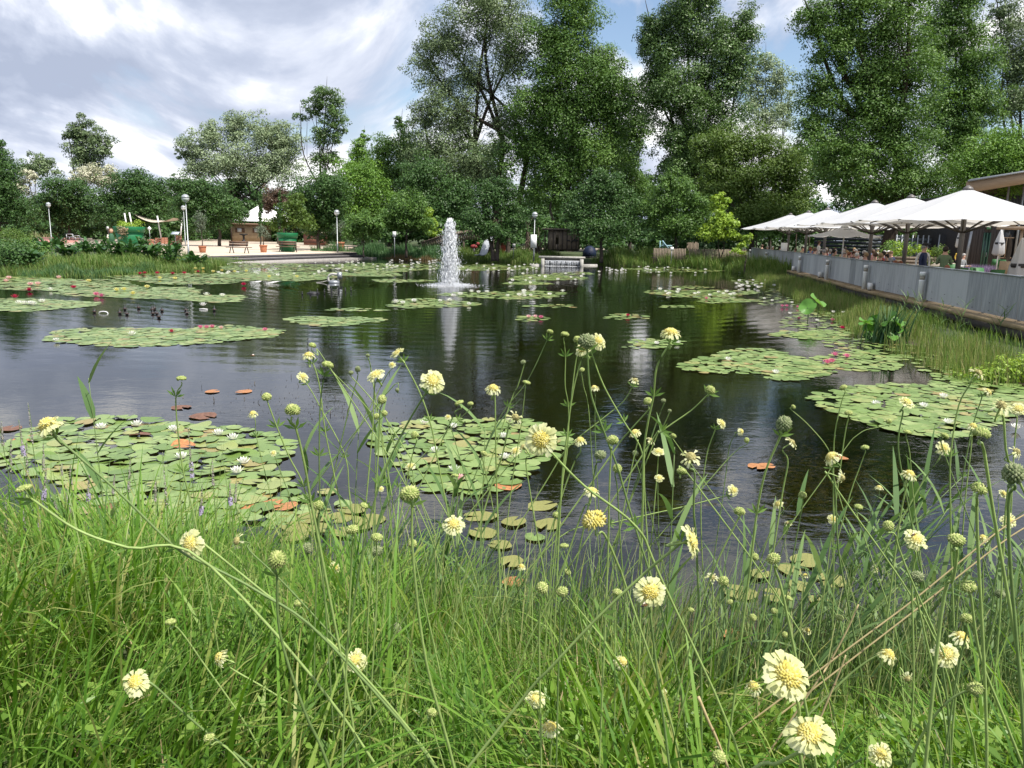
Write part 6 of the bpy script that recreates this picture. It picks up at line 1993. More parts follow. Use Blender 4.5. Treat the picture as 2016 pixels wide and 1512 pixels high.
# submerged weed bed and weed stubble
n = 5200
P = np.array([on_z(a, b) for a, b in zip(R.normal(1600, 95, n), R.normal(965, 42, n))]); P[:, 2] = R.uniform(-.10, -.015, n)
V, F, rn = blades(P, R.uniform(.1, .3, n), R.random(n) * 6.28, R.uniform(1.2, 1.6, n), .012, 3)
V[:, 2] = np.repeat(P[:, 2], 8) + R.normal(0, .004, len(V))
link("submerged_weed", mesh("submerged_weed", V, F, leafy("weed_brown", [G(.10, .07, .025), G(.2, .14, .05), G(.3, .2, .08)], 0), rn), label="brown weed bed just below the surface", kind="stuff")
n = 1100
P = np.array([on_z(a, b) for a, b in zip(R.normal(640, 110, n), R.normal(800, 22, n))]); P[:, 2] = -.02
V, F, rn = blades(P, R.uniform(.015, .06, n) * np.where(R.random(n) > .96, 3.0, 1), R.random(n) * 6.28, R.uniform(.0, 1.2, n), .012, 2)
link("weed_stubble", mesh("weed_stubble", V, F, leafy("weed_dark", [G(.03, .025, .015), G(.08, .06, .035)], 0), rn), label="dark stubble of weeds breaking the surface before the raft", kind="stuff")
n = 2600
P = np.array([on_z(a, b) for a, b in zip(R.normal(1540, 130, n), R.normal(1050, 60, n))]); P[:, 2] = R.uniform(-.06, -.01, n)
V, F, rn = blades(P, R.uniform(.04, .14, n), R.random(n) * 6.28, R.uniform(1.3, 1.57, n), .018, 2)
V[:, 2] = np.repeat(P[:, 2], 6)
link("submerged_leaves", mesh("submerged_leaves", V, F, leafy("weed_olive", [G(.10, .10, .05), G(.16, .16, .09)], 0), rn), label="olive sunken leaves below the surface near the bank", kind="stuff")
# ---------------------------------------------------------------- the near bank: grass and herbs
def bank_points(n, x0, x1, y0, y1, dmin=-.05, weight=None):
    P = np.c_[R.uniform(x0, x1, n * 3), R.uniform(y0, y1, n * 3)]
    vis = np.abs(P[:, 0]) < P[:, 1] * .78 + .35
    P = P[vis & (pond_sd(P[:, 0], P[:, 1]) > dmin)]
    if weight is not None:
        P = P[R.random(len(P)) < weight(P[:, 0], P[:, 1])]
    P = P[:n]
    return np.c_[P, ground_z(P[:, 0], P[:, 1]) - .02]


def flow(P):
    return 2.2 + 1.5 * np.sin(P[:, 0] * 1.9 + .7) + 1.3 * np.cos(P[:, 1] * 2.3 + P[:, 0]) + 1.1 * np.sin(P[:, 0] * 4.1 - P[:, 1] * 3.3)


GRASS = leafy("grass_blade", [G(.045, .12, .012), G(.085, .195, .02), G(.14, .28, .035), G(.21, .35, .06), G(.33, .33, .11)], .4, .5, .3)
GRASS_F = leafy("grass_fine", [G(.05, .12, .015), G(.095, .20, .025), G(.155, .28, .045), G(.28, .31, .10)], .38, .5, .3)
left = lambda x, y: np.clip(.98 - .38 * (x + .1), .30, 1)
P = bank_points(11000, -4.2, 3.6, 1.25, 5.5, -.05, left)
n = len(P)
hh = R.uniform(.3, .72, n) * np.where(P[:, 0] < .3, 1.15, .8) * np.interp(P[:, 1], [1.3, 2.2, 5], [.8, 1, .9])
V, F, rn = blades(P, hh, flow(P) + R.normal(0, .7, n), R.uniform(.35, 1.75, n), R.uniform(.003, .006, n), 5)
link("bank_grass", mesh("bank_grass", V, F, GRASS_F, rn), label="long fine grass covering the near bank", kind="stuff")
P = bank_points(12500, -4.2, 3.6, 1.25, 5.3, -.05, lambda x, y: np.clip(.95 - .2 * (x + .1), .4, 1))
n = len(P)
cl_n = .8 + .4 * np.sin(P[:, 0] * 5.3 + 2 * np.sin(P[:, 1] * 3.7)) * np.cos(P[:, 1] * 4.1)
V, F, rn = blades(P, R.uniform(.35, .95, n) * np.clip(cl_n, .5, 1.15) * np.where(P[:, 0] < .5, 1, .8), flow(P) + R.normal(0, .8, n), R.uniform(.3, 2.2, n), R.uniform(.006, .0145, n), 7)
link("broad_grass", mesh("broad_grass", V, F, GRASS, rn), label="broader grass blades among the fine grass of the near bank", kind="stuff")
# dead straw lying in the grass
P = bank_points(900, -4, 3.6, 1.3, 4.6, -.05)
n = len(P)
V, F, rn = blades(P, R.uniform(.2, .6, n), R.random(n) * 6.28, R.uniform(.6, 2.0, n), R.uniform(.003, .007, n), 5)
link("dead_grass", mesh("dead_grass", V, F, leafy("dead_blade", [G(.2, .15, .07), G(.34, .27, .13), G(.45, .38, .2)], .25), rn), label="scattered dead straw blades in the bank grass", kind="stuff")
# tangle of reed blades and thin stems in the shallows
P = bank_points(1300, -1.3, 4.2, 2.9, 4.6, -.7, lambda x, y: np.clip(.35 + .3 * x, .15, 1))
n = len(P)
V, F, rn = blades(P, R.uniform(.45, 1.05, n), R.normal(.3, 1.0, n), R.uniform(.15, 1.3, n), R.uniform(.006, .014, n), 6)
link("reed_tangle", mesh("reed_tangle", V, F, REED_LF, rn), label="tangle of grey-green reed blades in the shallows", kind="stuff")
P = bank_points(1600, -1.5, 4.2, 2.4, 4.2, -.4, lambda x, y: np.clip(.35 + .3 * x, .15, 1))
n = len(P)
V, F, rn = blades(P, R.uniform(.5, 1.2, n), R.normal(.4, 1.3, n), R.uniform(.1, .9, n), R.uniform(.0025, .005, n), 6)
link("thin_stems", mesh("thin_stems", V, F, leafy("thin_stem", [G(.14, .22, .06), G(.24, .32, .10), G(.36, .36, .16)], .3), rn), label="thin pale green flower stalks crossing each other by the water", kind="stuff")
# soft leafy herbs at the foot of the flowers on the right
P = bank_points(5200, .1, 3.6, 1.3, 3.7, 0, lambda x, y: np.clip(.25 + .55 * x, .1, 1))
P2 = bank_points(1500, -3, .6, 1.3, 3.0, 0)
C = np.concatenate([P, P2])
C = np.repeat(C, 3, 0) + R.normal(0, .035, (len(C) * 3, 3))
C[:, 2] = np.repeat(np.concatenate([P, P2])[:, 2], 3) + R.uniform(.04, .36, len(C)) * np.clip(1.15 - .1 * C[:, 1], .5, 1)
V, F = leaf_cards(C, R.normal(size=C.shape) * .75 + [0, -.2, .75], R.uniform(.03, .075, len(C)), R.uniform(.009, .022, len(C)))
link("bank_herbs", mesh("bank_herbs", V, F, leafy("herb_leaf", [G(.07, .155, .014), G(.12, .235, .025), G(.18, .31, .045), G(.24, .36, .07)], .38, .42), np.repeat(R.random(len(C)), 4)), label="soft bright green herb leaves below the flowers", kind="stuff")
# thin rush stems standing in the shallows
P = bank_points(2600, -.6, 3.9, 3.3, 4.7, -.75, lambda x, y: np.clip(.2 + .4 * x, .1, 1))
n = len(P)
V, F, rn = blades(P, R.uniform(.25, .75, n), R.normal(.6, 1.2, n), R.uniform(.02, .35, n), R.uniform(.003, .006, n), 4)
link("rush_stems", mesh("rush_stems", V, F, leafy("rush", [G(.05, .09, .03), G(.10, .17, .05), G(.2, .19, .09), G(.22, .14, .08)], .25), rn), label="thin rush stems standing in the shallow edge", kind="stuff")
P = bank_points(1500, -3.6, .9, 4.0, 5.4, -.35)
n = len(P)
V, F, rn = blades(P, R.uniform(.2, .5, n), flow(P), R.uniform(.1, .9, n), R.uniform(.006, .012, n), 4)
link("edge_sedge", mesh("edge_sedge", V, F, REED, rn), label="sedge along the edge of the near bank", kind="stuff")

# leaning leafy reeds on the near bank, each one a plant
LEANERS = []
for (x, y, Y, H, ln, nl, L_) in ((203, 960, 4.3, None, (-.03, 0), 5, .34), (735, 1000, 3.6, None, (.02, 0), 9, .36), (945, 1010, 3.6, None, (.02, 0), 9, .34), (1325, 1080, 3.0, None, (-.02, 0), 7, .34),
                                (640, 1050, 3.7, .8, (-.1, 0), 8, .3), (690, 1040, 3.6, .95, (.05, 0), 8, .32), (860, 1060, 3.6, .8, (.1, 0), 8, .3), (780, 1050, 3.8, .9, (-.05, 0), 8, .3), (900, 1090, 3.5, .85, (.0, 0), 8, .32)):
    LEANERS.append((x, y, Y, H, ln, nl, L_))
tops = {203: 745, 735: 800, 945: 840, 1325: 880}
for i, (x, y, Y, H, ln, nl, L_) in enumerate(LEANERS):
    b = at_Y(x, y, Y); g0 = gz(b[0], Y)
    if H is None:
        H = at_Y(x, tops[x], Y)[2] - g0
    else:
        H = H + .25
    lb = {203: "single upright reed with broad blades standing before the lily raft"}.get(x, "leafy blue-green reed standing in the shallows behind the grass")
    common_reed(np.array([b[0], Y, g0]), H, ln, nl, label=lb, group=None if x == 203 else "leafy reeds in the shallows", leafL=L_, leafW=.05 if x == 203 else .024, droop=.5 if x == 203 else .9)
for i in range(46):
    x = R.uniform(1380, 2120); Y = R.uniform(2.7, 4.1)
    b = at_Y(x, 1200, Y); g0 = gz(b[0], Y)
    common_reed(np.array([b[0], Y, g0]), R.uniform(.75, 1.35), (R.uniform(.05, .75), R.uniform(-.25, .1)), int(R.integers(7, 11)), label="leaning grey-green reed tangled among the scabious stems by the deck side", group="leaning reeds among the scabious", leafL=R.uniform(.28, .42), leafW=R.uniform(.014, .024), droop=1.0)
STRAW = solid("dry_straw", (.40, .32, .16), .7, var=.2, scale=20)
for i, (pts, Y, lb) in enumerate((([(1690, 1262), (1800, 1180), (1960, 1050), (2040, 1000)], 2.1, "dry straw stalk leaning across the reeds, upper of a pair"), ([(1700, 1280), (1810, 1195), (1970, 1070), (2050, 1020)], 2.12, "dry straw stalk leaning across the reeds, lower of a pair"),
                                  ([(1588, 1372), (1630, 1310), (1668, 1240), (1690, 1190)], 1.9, "yellowish dry stalk rising behind the largest bloom"), ([(1625, 1390), (1650, 1330), (1665, 1290)], 1.8, "short pinkish dry stalk behind the largest bloom"),
                                  ([(1375, 1372), (1395, 1420), (1425, 1490)], 1.3, "brown dry stalk slanting down beside the flowers"))):
    P = np.array([at_Y(x, y, Y) for x, y in pts])
    if i < 4:
        g0 = gz(P[0][0], Y)
        d0 = (P[0] - P[1]) / abs(P[0][2] - P[1][2]); P = np.concatenate([[P[0] + d0 * max(0, P[0][2] - g0) * 1.02], [P[0] + d0 * max(0, P[0][2] - g0) * .5], P])
    else:
        P = np.concatenate([P, [P[-1] + [.12, 0, -.3], P[-1] + [.2, .02, gz(P[-1][0], Y) - P[-1][2]]]])
    Q = spline(P, 5)
    T = thing("dry_stalk", lb, "dry stalk", Q[0] if i < 4 else Q[-1])
    part("stalk", tube(Q, np.linspace(.003, .002, len(Q)), 7), STRAW, T)
    for f in (.35, .65):
        c = Q[int(f * len(Q))]
        part("node", ball(c, .0036, 7, 5), solid("straw_node", (.2, .13, .07), .7), T)

# ---------------------------------------------------------------- scabious flowers
PETAL = leafy("petal_cream", [G(.56, .58, .26), G(.64, .65, .36), G(.70, .71, .48)], .4, .6, .2)
DISC = leafy("disc_yellow", [G(.52, .44, .09), G(.62, .55, .17), G(.68, .62, .28)], .15, .7, .2)
BUDM = leafy("bud_green", [G(.20, .27, .07), G(.34, .40, .13), G(.50, .52, .22)], .15, .65, .2)
SEEDM = leafy("seed_green", [G(.10, .14, .06), G(.20, .24, .11), G(.28, .31, .17)], .1, .75, .2)
FADEM = leafy("disc_faded", [G(.22, .2, .08), G(.36, .33, .13), G(.5, .46, .22)], .1, .75, .2)
BRACT = solid("bract_dark", (.075, .055, .03), .8, var=.3, scale=40)
STEM = solid("scabious_stem", (.24, .33, .10), .55, var=.18, scale=30)
STEM_D = solid("scabious_stem_dark", (.14, .21, .065), .55, var=.18, scale=30)


def dome(nf, r, h, seed, below=.15, fl=.12):
    """a dome set with small floret knobs laid out in a sunflower spiral"""
    rs = np.random.default_rng(seed)
    i = np.arange(nf) + .5
    z = 1 - (1 + below) * i / nf
    a_ = i * 2.39996
    rr_ = np.sqrt(np.maximum(0, 1 - z * z))
    Nn = np.stack([rr_ * np.cos(a_), rr_ * np.sin(a_), z], 1)
    C = Nn * [r, r, h]
    Nn = unit(Nn / [r, r, h])
    _, B_, C_ = frame(Nn)
    sz = 1.9 * r / math.sqrt(nf) * rs.uniform(.8, 1.15, nf)
    ln = fl * rs.uniform(.6, 1.3, nf) * r / .3
    V = np.stack([C - B_ * sz[:, None] - Nn * .01, C + C_ * sz[:, None] - Nn * .01, C + B_ * sz[:, None] - Nn * .01, C - C_ * sz[:, None] - Nn * .01,
                  C + Nn * ln[:, None] + B_ * sz[:, None] * .35, C + Nn * ln[:, None] - B_ * sz[:, None] * .35], 1).reshape(-1, 3)
    f3 = np.array([(0, 1, 5), (1, 2, 4), (2, 3, 4), (3, 0, 5)])
    f4 = np.array([(1, 4, 5, 5)])
    F3 = (np.arange(nf)[:, None, None] * 6 + f3[None]).reshape(-1, 3)
    F3 = np.concatenate([F3, (np.arange(nf)[:, None, None] * 6 + np.array([(1, 4, 5), (3, 5, 4)])[None]).reshape(-1, 3)])
    Vb, Fb = lathe([(r * .25, -h * below * 1.3), (r * .92, -h * .02), (r * .95, h * .15), (r * .75, h * .62), (r * .3, h * .93)], 12)
    V2, F2 = join((V, F3), (Vb, Fb))
    return V2, F2, np.concatenate([np.repeat(rs.random(nf), 6), np.full(len(Vb), .25)])


def petal_geo(L_, w, el, droop, seed):
    rs = np.random.default_rng(seed)
    t_ = np.array([0, .3, .62, .86, 1.0])
    wd = w * np.array([.22, .42, .8, 1.0, .62])
    a_ = el - droop * t_ ** 1.2
    px_ = np.concatenate([[0], np.cumsum(np.cos(a_[1:]) * np.diff(t_))]) * L_
    pz = np.concatenate([[0], np.cumsum(np.sin(a_[1:]) * np.diff(t_))]) * L_
    rows = []
    for j in range(5):
        cup = .016 * (1 if j < 4 else -1.2)
        mx_ = px_[j] - (.10 * L_ if j == 4 else 0) * rs.uniform(.3, 1.1)
        rows.append([(px_[j], -wd[j] / 2, pz[j] + cup + rs.normal(0, .011)), (px_[j] * .97 + .0, -wd[j] * .17, pz[j]), (mx_, wd[j] * .1, pz[j] + .004), (px_[j] * .98, wd[j] / 2, pz[j] + cup + rs.normal(0, .011))])
    V = np.array(rows).reshape(-1, 3)
    F = [(4 * j + k, 4 * j + k + 1, 4 * j + k + 5, 4 * j + k + 4) for j in range(4) for k in range(3)]
    return V, np.array(F)


def ring(np_, r0, L_, w, el, droop, seed, z=0.0, drop=0.0):
    rs = np.random.default_rng(seed)
    out = []
    for i in range(np_):
        if rs.random() < drop:
            continue
        a_ = (i + rs.uniform(-.25, .25)) * 2 * math.pi / np_
        V, F = petal_geo(L_ * rs.uniform(.8, 1.12), w * rs.uniform(.8, 1.2), el + rs.normal(0, .12), droop + rs.normal(0, .2), seed * 50 + i)
        V = V + [r0, 0, z]
        ca, sa = math.cos(a_), math.sin(a_)
        out.append((np.stack([V[:, 0] * ca - V[:, 1] * sa, V[:, 0] * sa + V[:, 1] * ca, V[:, 2]], 1), F))
    return out


def petals_mesh(rings, seed):
    rs = np.random.default_rng(seed)
    allp = [p_ for rg in rings for p_ in rg]
    V, F = join(*allp)
    return mesh("petals", V, F, PETAL, np.concatenate([np.full(len(p_[0]), rs.random()) for p_ in allp]), smooth=True)


def dmesh(args, mat):
    V, F, rn = args
    return mesh("flower_centre", V, F, mat, rn)


HEADS = {}
HEADS["B"] = [(dmesh(dome(120, .235, .14, s, fl=.055 + .012 * (s % 3)), DISC), petals_mesh([ring(18, .16, .35, .17, .15, .5, s), ring(16, .18, .22, .10, .5, .4, s + 9, .05), ring(13, .15, .16, .065, .95, .2, s + 19, .08)], s), None) for s in (1, 2, 3, 14, 15, 16)]
HEADS["BS"] = [(dmesh(dome(100, .24, .2, s, fl=.07), DISC), petals_mesh([ring(16, .17, .36, .135, .0, 1.1, s), ring(12, .18, .24, .08, .35, 1.0, s + 9, .06)], s), None) for s in (4, 5, 17, 18)]
HEADS["F"] = [(dmesh(dome(90, .19, .17, s, fl=.05), FADEM), petals_mesh([ring(14, .18, .32, .13, .05, .9, s, drop=.35), ring(9, .16, .22, .09, .6, .9, s + 9, .04, drop=.4)], s), None) for s in (6, 7)]
HEADS["G"] = [(dmesh(dome(75, .5, .42, s, .75, .07), BUDM), None, None) for s in (8, 9)]
HEADS["FL"] = [(dmesh(dome(70, .5, .26, s, .6, .08), BUDM), None, None) for s in (10,)]
HEADS["P"] = [(dmesh(dome(110, .5, .36, s, .4, .1), DISC), None, None) for s in (11,)]
_br = []
for i in range(26):
    a_ = i * 2.39996; e_ = -.35 + .5 * (i % 3) / 3
    d_ = np.array([math.cos(a_) * math.cos(e_), math.sin(a_) * math.cos(e_), math.sin(e_)])
    _br.append(tube([d_ * .36, d_ * .5 * 1.12 + [0, 0, .02]], [.035, .004], 4))
BRM = mesh("bracts", *join(*_br), BRACT)
HEADS["S"] = [(dmesh(dome(95, .5, .46, s, .85, .09), SEEDM), None, None) for s in (12,)]
HEADS["K"] = [(dmesh(dome(95, .42, .36, s, .6, .08), BUDM), None, BRM) for s in (13,)]
PET1 = [mesh("petal", *petal_geo(.355, .175, .15, .55, 70 + i), PETAL, np.full(20, .2 + .15 * i), True) for i in range(5)]
PET2 = [mesh("petal", *petal_geo(.22, .105, .5, .4, 80 + i), PETAL, np.full(20, .3 + .15 * i), True) for i in range(3)]
REAL = {"B": .062, "BS": .058, "F": .055, "G": .022, "FL": .024, "P": .04, "S": .03, "K": .034}
TXT = {"B": ("cream scabious bloom with ruffled petals and yellow centre facing the viewer", "cream scabious in open bloom"), "BS": ("cream scabious bloom seen side-on with drooping outer petals", "cream scabious seen side-on"),
       "F": ("fading scabious with ragged cream petals around a dull centre", "fading ragged scabious"), "G": ("round yellow-green scabious bud on a thin stem", "round green scabious buds"), "FL": ("flat-topped yellow-green scabious bud on a thin stem", "flat-topped scabious buds"),
       "P": ("pale yellow scabious dome without outer petals", "petal-less yellow domes"), "S": ("grey-green knobbly scabious seed head", "grey-green scabious seed heads"), "K": ("green scabious head with dark spiky bracts", "bract-ringed scabious heads")}
toC = -_f
FLW = [
    (95, 838, 62, "BS", [(112, 862), (230, 970), (350, 1080), (413, 1115), (510, 1170), (640, 1260)], (-.5, .8), "yellow side-on bloom on a long slanting stem above the flower spikes"),
    (47, 962, 26, "FL", [(70, 985), (150, 1040), (250, 1080), (413, 1115)]), (357, 745, 18, "FL", [(352, 780), (350, 850), (362, 930), (385, 1030)], (0, 1), "flat-topped bud alone on a tall thin stem before open water"),
    (376, 1070, 60, "B", [(405, 1075), (520, 1170), (680, 1300)], (-.2, .3)), (467, 1065, 42, "F", [(490, 1085), (560, 1150), (680, 1280)], (-.3, .3)),
    (525, 782, 17, "G", [(545, 840), (570, 900), (600, 960), (620, 1060)]), (576, 808, 34, "K", [(585, 840), (600, 920), (612, 990), (640, 1120)], (0, .9), "green head with dark bracts and one white petal above the weed stubble"),
    (498, 815, 24, "BS", [(505, 860), (530, 960), (555, 1060), (570, 1150)]), (545, 1103, 40, "K", [(545, 1135), (548, 1250), (600, 1400), (640, 1500)], (.1, .8), "brown prickly head in the middle of the long grass"), (500, 1160, 32, "F", [(505, 1180), (560, 1260)], (0, -.8)),
    (587, 1187, 17, "FL", [(600, 1210)]), (336, 1224, 21, "FL", [(350, 1240), (400, 1300)]), (267, 1343, 62, "B", [(298, 1345), (360, 1400), (420, 1450), (500, 1512)], (-.2, .2), "pale cream bloom alone low in the left-hand grass"),
    (434, 1295, 45, "BS", [(452, 1312), (530, 1360), (650, 1440)], (-.7, .5)), (388, 1347, 19, "S", [(400, 1365)]), (412, 1452, 23, "G", [(430, 1465), (480, 1512)]), (538, 892, 15, "B", [(545, 910)]),
    (596, 742, 25, "B", [(606, 757), (640, 820), (680, 900), (690, 980)]), (608, 700, 32, "BS", [(615, 718), (630, 760), (640, 850), (660, 950), (690, 1100), (700, 1250)]), (615, 680, 13, "FL", [(628, 698), (645, 718)]),
    (645, 718, 19, "FL", [(640, 740), (632, 800), (630, 900), (628, 1000)]), (652, 722, 8, "G", [(720, 800), (780, 880), (800, 920)]), (724, 700, 8, "S", [(730, 720), (738, 760)]), (740, 738, 38, "B", [(738, 755), (735, 850), (720, 1000), (715, 1100)], (-.1, .6)),
    (704, 727, 10, "S", [(703, 745), (685, 820)]), (691, 734, 9, "S", [(740, 795), (790, 870)]), (782, 695, 36, "B", [(796, 710), (825, 770), (845, 830), (860, 900)], (-.5, .4)), (772, 718, 15, "B", [(765, 735), (740, 780)]),
    (852, 750, 52, "B", [(838, 775), (790, 860), (745, 960), (720, 1060), (700, 1180)], (.25, .35), "bright yellow bloom standing out against dark water on a leaning stem"), (752, 787, 17, "G", [(750, 810), (745, 900)]), (741, 820, 12, "G", [(750, 860)]), (757, 814, 11, "G", [(775, 870)]), (782, 768, 7, "S", [(760, 775)]),
    (971, 765, 36, "BS", [(973, 782), (975, 880), (978, 960)], (0, .7)), (904, 793, 16, "FL", [(900, 812), (880, 850)]), (926, 795, 11, "G", [(900, 825), (840, 890), (780, 960), (720, 1080)]), (882, 821, 14, "B", [(890, 850)]), (1014, 822, 38, "F", [(1000, 842), (985, 900), (960, 980)], (.1, .3), "open bloom with separate white petals and dark centre"),
    (1037, 753, 13, "FL", [(1033, 800), (1025, 840), (1010, 950)]), (1030, 713, 9, "S", [(1018, 760), (1000, 810)]), (1083, 653, 11, "G", [(1075, 670), (1040, 750), (1000, 800), (970, 850), (940, 920)], (.4, .8), "small bud on a long arching stem crossing dark water"), (1112, 658, 15, "FL", [(1112, 700), (1114, 760), (1118, 800), (1118, 880), (1105, 980)], (0, 1), "flat bud on a perfectly upright tall stem beside a triple cluster"),
    (1065, 866, 68, "B", [(1090, 892), (1150, 955), (1250, 1040), (1300, 1140)], (-.05, .25), "large round pale yellow bloom facing straight out in the middle"), (1150, 686, 40, "B", [(1145, 702), (1130, 770), (1115, 860), (1108, 960)], (-.3, .6), "yellow bloom tucked under a grey seed head in a cluster"), (1155, 672, 27, "S", [(1157, 690), (1165, 770), (1190, 850), (1215, 920), (1240, 1000)], (0, .8), "grey-green seed head in the middle of a cluster of blooms"),
    (1177, 672, 38, "B", [(1165, 697), (1190, 760), (1230, 830), (1265, 890), (1270, 990)], (.3, .4), "pale bloom at the side of the seed head cluster"), (1136, 668, 14, "G", [(1140, 690), (1130, 770)]), (1146, 728, 10, "G", [(1150, 760), (1158, 800), (1165, 900)]), (1170, 764, 22, "BS", [(1172, 800), (1175, 880)]),
    (1250, 749, 25, "F", [(1245, 762), (1225, 790), (1180, 830), (1120, 880), (1080, 940)], (.1, .9)), (1320, 655, 48, "BS", [(1316, 674), (1295, 720), (1285, 780), (1275, 830), (1266, 890), (1265, 990), (1262, 1100)], (.1, 1), "tallest pale bloom with drooping skirt high above dark water"), (1276, 791, 20, "K", [(1270, 815), (1240, 850), (1200, 900)]), (1306, 789, 9, "S", [(1300, 820), (1280, 870)]), (1318, 809, 7, "S", [(1305, 840), (1290, 870)]),
    (1398, 768, 17, "G", [(1392, 776), (1360, 810), (1300, 850), (1268, 890)], (.5, .7), "green bud at the end of a long side branch over dark water"), (1420, 834, 28, "B", [(1408, 846), (1395, 890), (1385, 950), (1380, 1000), (1385, 1100)], (.6, .4)), (1459, 850, 19, "BS", [(1450, 852), (1438, 880), (1425, 960)], (.7, .3)), (1470, 867, 10, "G", [(1450, 890), (1400, 940)]), (1326, 858, 10, "G", [(1340, 885)]),
    (1206, 867, 23, "G", [(1205, 890), (1200, 980), (1195, 1100)]), (1182, 896, 20, "S", [(1175, 915), (1160, 980)]), (1250, 852, 28, "BS", [(1255, 870), (1240, 940)]), (1281, 867, 23, "F", [(1270, 890)]), (1297, 889, 28, "B", [(1296, 910), (1290, 960)], (0, .9)), (1360, 900, 50, "F", [(1365, 930), (1366, 1000), (1370, 1100)], (-.2, .5), "ragged pale bloom with petals sticking out sideways"), (1342, 928, 18, "G", [(1365, 950)]),
    (1165, 967, 40, "BS", [(1150, 1000), (1120, 1080)]), (1170, 1027, 40, "P", [(1190, 1050), (1215, 1110), (1240, 1180)], (0, .8)), (1298, 941, 20, "B", [(1296, 970)]), (1443, 966, 29, "B", [(1428, 976), (1340, 1000), (1200, 1030), (1100, 1060)], (.2, .3)), (1456, 1007, 20, "G", [(1450, 1020), (1410, 1110), (1380, 1200)]),
    (1361, 1066, 76, "B", [(1340, 1068), (1280, 1120), (1180, 1210), (1090, 1310), (1010, 1400)], (.8, .15), "large pale bloom turned sideways on a long curving stem"), (1280, 1165, 66, "B", [(1275, 1190), (1290, 1300)], (0, .45), "large pale bloom just above the waterline with a bee below"), (1402, 1137, 32, "F", [(1405, 1160), (1400, 1260)]), (1424, 1144, 19, "G", [(1410, 1180)]), (1067, 1158, 24, "G", [(1066, 1180), (1066, 1260)]), (1107, 1165, 23, "G", [(1103, 1190), (1100, 1250), (1098, 1350)]), (1216, 1167, 18, "G", [(1210, 1190)]), (1095, 1014, 13, "G", [(1090, 1060)]),
    (1543, 835, 27, "S", [(1537, 860), (1505, 930), (1490, 1010), (1480, 1100), (1460, 1250)], (.1, .9), "fuzzy grey seed ball on a curved stem over the weed bed"), (1637, 900, 38, "BS", [(1640, 920), (1645, 960), (1650, 1080), (1672, 1200)], (-.6, .4)), (1655, 940, 38, "F", [(1648, 960)], (.5, -.3)), (1562, 801, 9, "G", [(1590, 835), (1630, 885), (1641, 930)]), (1750, 830, 10, "G", [(1725, 840), (1690, 855), (1645, 910)]),
    (1785, 792, 36, "B", [(1775, 812), (1768, 880), (1790, 1000)], (.2, .6), "yellow bloom standing out against the lily raft before the rushes"), (1660, 763, 13, "G", [(1655, 790), (1645, 850), (1642, 930)]), (1790, 934, 37, "BS", [(1785, 955), (1770, 1040)]), (1857, 882, 34, "B", [(1850, 900), (1800, 980)], (-.1, .4)), (1860, 858, 14, "FL", [(1862, 900)]), (1932, 853, 29, "FL", [(1935, 880), (1945, 980)]), (1915, 840, 28, "BS", [(1912, 870), (1900, 1000)]),
    (1925, 735, 35, "F", [(1915, 752), (1885, 800), (1872, 900), (1870, 1000), (1872, 1100)], (.4, .6), "ragged nearly bare bloom at the top of a tall pale stem by the rushes"), (1945, 772, 26, "BS", [(1935, 782), (1915, 840), (1895, 940), (1885, 1020)], (.6, .4)), (1970, 800, 50, "F", [(1976, 820), (1985, 900), (2010, 960)], (-.2, .6), "wide tattered cream bloom beside the reeds near the deck side"), (2005, 805, 32, "B", [(2003, 830), (1995, 900)]), (2000, 890, 36, "F", [(1990, 920), (1980, 1000)]), (1995, 933, 38, "S", [(1995, 960), (1990, 1050)]), (1928, 962, 28, "FL", [(1925, 990), (1920, 1060)]),
    (1803, 1062, 47, "B", [(1805, 1090), (1800, 1150)], (.0, .5), "pale bloom with a bee feeding on it among reeds"), (1749, 1036, 21, "G", [(1760, 1055), (1780, 1110)]), (1769, 1036, 16, "F", [(1770, 1060)]), (1883, 1063, 31, "G", [(1886, 1085), (1870, 1140), (1850, 1220)]), (1805, 1136, 25, "S", [(1800, 1160), (1820, 1250)]), (1907, 1155, 27, "FL", [(1911, 1178), (1930, 1300), (1985, 1440)]), (1985, 1025, 36, "B", [(1975, 1060), (1960, 1150)]), (1640, 1023, 23, "B", [(1640, 1050)]), (1585, 1133, 19, "BS", [(1583, 1160), (1575, 1250)]), (1523, 1100, 25, "G", [(1530, 1120), (1545, 1210)]), (1551, 1030, 19, "F", [(1545, 1060)]),
    (1550, 1330, 108, "B", [(1560, 1375), (1572, 1450), (1585, 1540)], (.02, .35), "biggest of all blooms, round and full, with butter-yellow centre"), (1595, 1445, 102, "B", [(1570, 1480), (1530, 1500), (1440, 1560)], (.05, .75), "second biggest bloom just below the biggest, petals spread like a skirt"), (1483, 1352, 42, "BS", [(1487, 1380), (1490, 1480)]), (1863, 1288, 57, "B", [(1858, 1320), (1862, 1420)], (-.1, .35), "round pale bloom in front of another side-on bloom near dark stems"), (1892, 1255, 50, "BS", [(1890, 1280), (1880, 1400)], (.2, .9)), (1748, 1290, 48, "BS", [(1735, 1290), (1700, 1310), (1640, 1360)], (.5, .8)), (1785, 1335, 38, "F", [(1780, 1370)], (.3, -.4)),
